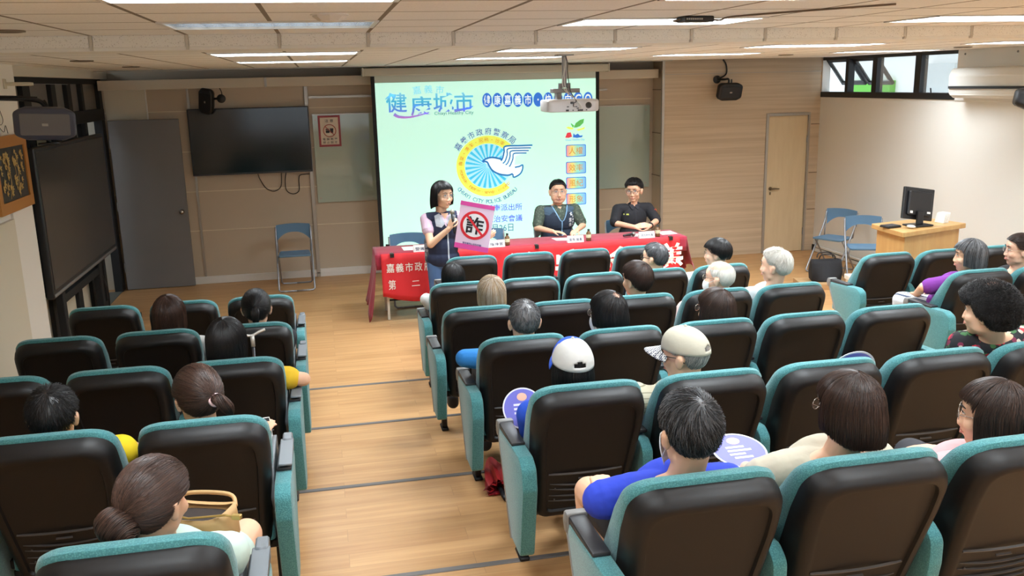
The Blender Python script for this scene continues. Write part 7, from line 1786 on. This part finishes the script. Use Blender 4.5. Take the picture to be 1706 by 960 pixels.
prism(bm, q, 'y', -0.003, 0.003); link('shoulder_patch', bm, mat('patch_orange', (214, 92, 60), 0.6), sh, False, Matrix.Translation(c) @ Matrix.Rotation(rad(48), 4, 'Z') @ Matrix.Rotation(rad(-18), 4, 'X'))
bm = NB(); a = J['wrR'] + (J['elR'] - J['wrR']).normalized() * 0.03; ax, bx_, dd = frame_of(J['elR'] - J['wrR'])
tube(bm, [a + (ax * math.cos(2 * PI * i / 20) + bx_ * math.sin(2 * PI * i / 20)) * 0.033 for i in range(20)], 0.007, 6, True); sph(bm, a + V((0, -0.02, 0.026)), (0.018, 0.018, 0.008), 12, 6); link('wristwatch', bm, M_black, body, True)

# ------------------------------------------------------------------ things the audience brought
M_fan_p = mat('fan_violet', (110, 112, 200), 0.5); M_fan_w = mat('fan_white', (224, 226, 238), 0.5)
def paper_fan(label, loc, M, r=0.10):
    t = thing('paper_fan', label, 'fan', loc, 0, 'round paper fans'); t.rotation_euler = M.to_euler()
    bm = NB(); lathe(bm, [(r, -0.001), (r, 0.001)], (0, 0, 0), 40); link('disc', bm, M_fan_w, t)
    bm = NB(); lathe(bm, [(r * 0.93, 0.001), (r * 0.93, 0.0016)], (0, 0, 0), 40); lathe(bm, [(r * 0.93, -0.0016), (r * 0.93, -0.001)], (0, 0, 0), 40); link('printed_face', bm, M_fan_p, t)
    bm = NB()
    for i, (u0, v0, w) in enumerate(((-0.01, 0.02, 0.07), (0.0, 0.0, 0.09), (-0.015, -0.02, 0.06), (0.0, -0.04, 0.07))): bx(bm, (u0 - w * r / 0.2, v0 * r / 0.1 - 0.006, 0.0016), (u0 + w * r / 0.2, v0 * r / 0.1 + 0.004, 0.0021))
    sph(bm, (0.0, 0.055 * r / 0.1, 0.0012), (0.028, 0.022, 0.001), 14, 6, 1); link('print', bm, [M_fan_w, SKIN_PALE], t)
    bm = NB(); bx(bm, (-0.012, -r - 0.09, -0.003), (0.012, -r + 0.03, 0.003), 0.002, 1); link('handle', bm, M_fan_w, t)
o = at('mE', 0); paper_fan('round violet paper fan held beside the blue and white cap', (o[0] - 0.165, o[1] + 0.66, o[2] + 0.665), Matrix.Rotation(rad(62), 4, 'X'), 0.10)
o = at('mE', 2); paper_fan('round violet paper fan propped behind the corner of an empty seat', (o[0] + 0.195, o[1] + 0.262, o[2] + 0.835), Matrix.Rotation(rad(110), 4, 'X'), 0.125)
o = at('mF', 1); paper_fan('round violet paper fan in the lap of the person in cream', (o[0] - 0.21, o[1] + 0.60, o[2] + 0.79), Matrix.Rotation(rad(14), 4, 'X'), 0.10)
o = at('lD', 0); paper_fan('round violet paper fan before the person in mustard yellow', (o[0] + 0.06, o[1] + 0.66, o[2] + 0.735), Matrix.Rotation(rad(18), 4, 'X'), 0.10)
o = at('lE', 0); sp_ = thing('smartphone', 'white-edged smartphone in the hand of the woman with the pink hair tie', 'phone', (o[0] + 0.18, o[1] + 0.63, o[2] + 0.68)); sp_.rotation_euler = (rad(40), 0, rad(10))
bm = NB(); bx(bm, (-0.038, -0.078, -0.004), (0.038, 0.078, 0.004), 0.003, 2); link('body', bm, mat('phone_white', (226, 224, 220), 0.3), sp_)
bm = NB(); bx(bm, (-0.035, -0.072, 0.004), (0.035, 0.072, 0.0047)); link('screen', bm, mat('phone_screen', (24, 26, 32), 0.1), sp_)
o = at('lC', 0); cn = thing('walking_cane', 'silver T-handled walking cane behind the black low ponytail', 'cane', (o[0] + 0.02, o[1] - 0.09, o[2] + 0.01))
bm = NB(); tube(bm, [(0, -0.03, 0.0), (0, 0.0, 0.90)], 0.009, 10); link('shaft', bm, mat('cane_dark', (60, 60, 64), 0.3, 0.5), cn, True)
bm = NB(); tube(bm, smooth_path([(-0.06, 0, 0.945), (-0.03, 0, 0.93), (0.0, 0, 0.928), (0.04, 0.01, 0.945), (0.075, 0.02, 0.955)], 5), [0.008] * 20 + [0.008], 8); tube(bm, [(0, 0, 0.86), (0, 0, 0.93)], 0.013, 10); link('cane_handle', bm, mat('cane_silver', (206, 204, 200), 0.3, 0.4), cn, True)
bm = NB(); tube(bm, [(0, -0.006, 0.70), (0, -0.005, 0.74)], 0.014, 10); link('clip', bm, M_trimwhite, cn)
o = at('lF', 0); hb = thing('tan_handbag', 'open tan leather handbag on the lap of the woman with the bun', 'handbag', (o[0] + 0.10, o[1] + 0.60, o[2] + 0.69), rad(-20))
M_tan = mat('bag_tan', (196, 158, 108), 0.5, vary=(14, 0.1)); M_bagin = mat('bag_lining', (48, 38, 34), 0.8)
bm = NB(); rows = []
for z, sx, sy in ((0.0, 0.115, 0.045), (0.03, 0.125, 0.055), (0.09, 0.12, 0.06), (0.115, 0.115, 0.065), (0.11, 0.105, 0.055)): rows.append([V((sx * math.copysign(abs(math.cos(a)) ** 0.6, math.cos(a)), sy * math.copysign(abs(math.sin(a)) ** 0.7, math.sin(a)), z + 0.012 * math.cos(2 * a) * (z > 0.08))) for a in [2 * PI * i / 36 for i in range(36)]])
ring_loft(bm, rows, True, False); link('pouch', bm, M_tan, hb, True)
bm = NB(); bm.faces.new([bm.verts.new(V((0.104 * math.copysign(abs(math.cos(a)) ** 0.6, math.cos(a)), 0.054 * math.copysign(abs(math.sin(a)) ** 0.7, math.sin(a)), 0.085))) for a in [2 * PI * i / 36 for i in range(36)]]); link('lining', bm, M_bagin, hb)
bm = NB(); tube(bm, smooth_path([(-0.10, 0.05, 0.10), (-0.08, 0.085, 0.12), (0.06, 0.09, 0.12), (0.10, 0.05, 0.10)], 6), 0.007, 8); link('bag_handle', bm, M_tan, hb, True)
bm = NB(); tube(bm, [(-0.10, -0.058, 0.12), (0.0, -0.068, 0.112), (0.12, -0.06, 0.125), (0.145, -0.058, 0.12)], 0.0035, 6); bx(bm, (0.14, -0.066, 0.112), (0.17, -0.05, 0.128), 0.002, 1); link('zip', bm, mat('zip_brass', (190, 160, 96), 0.35, 0.7), hb)
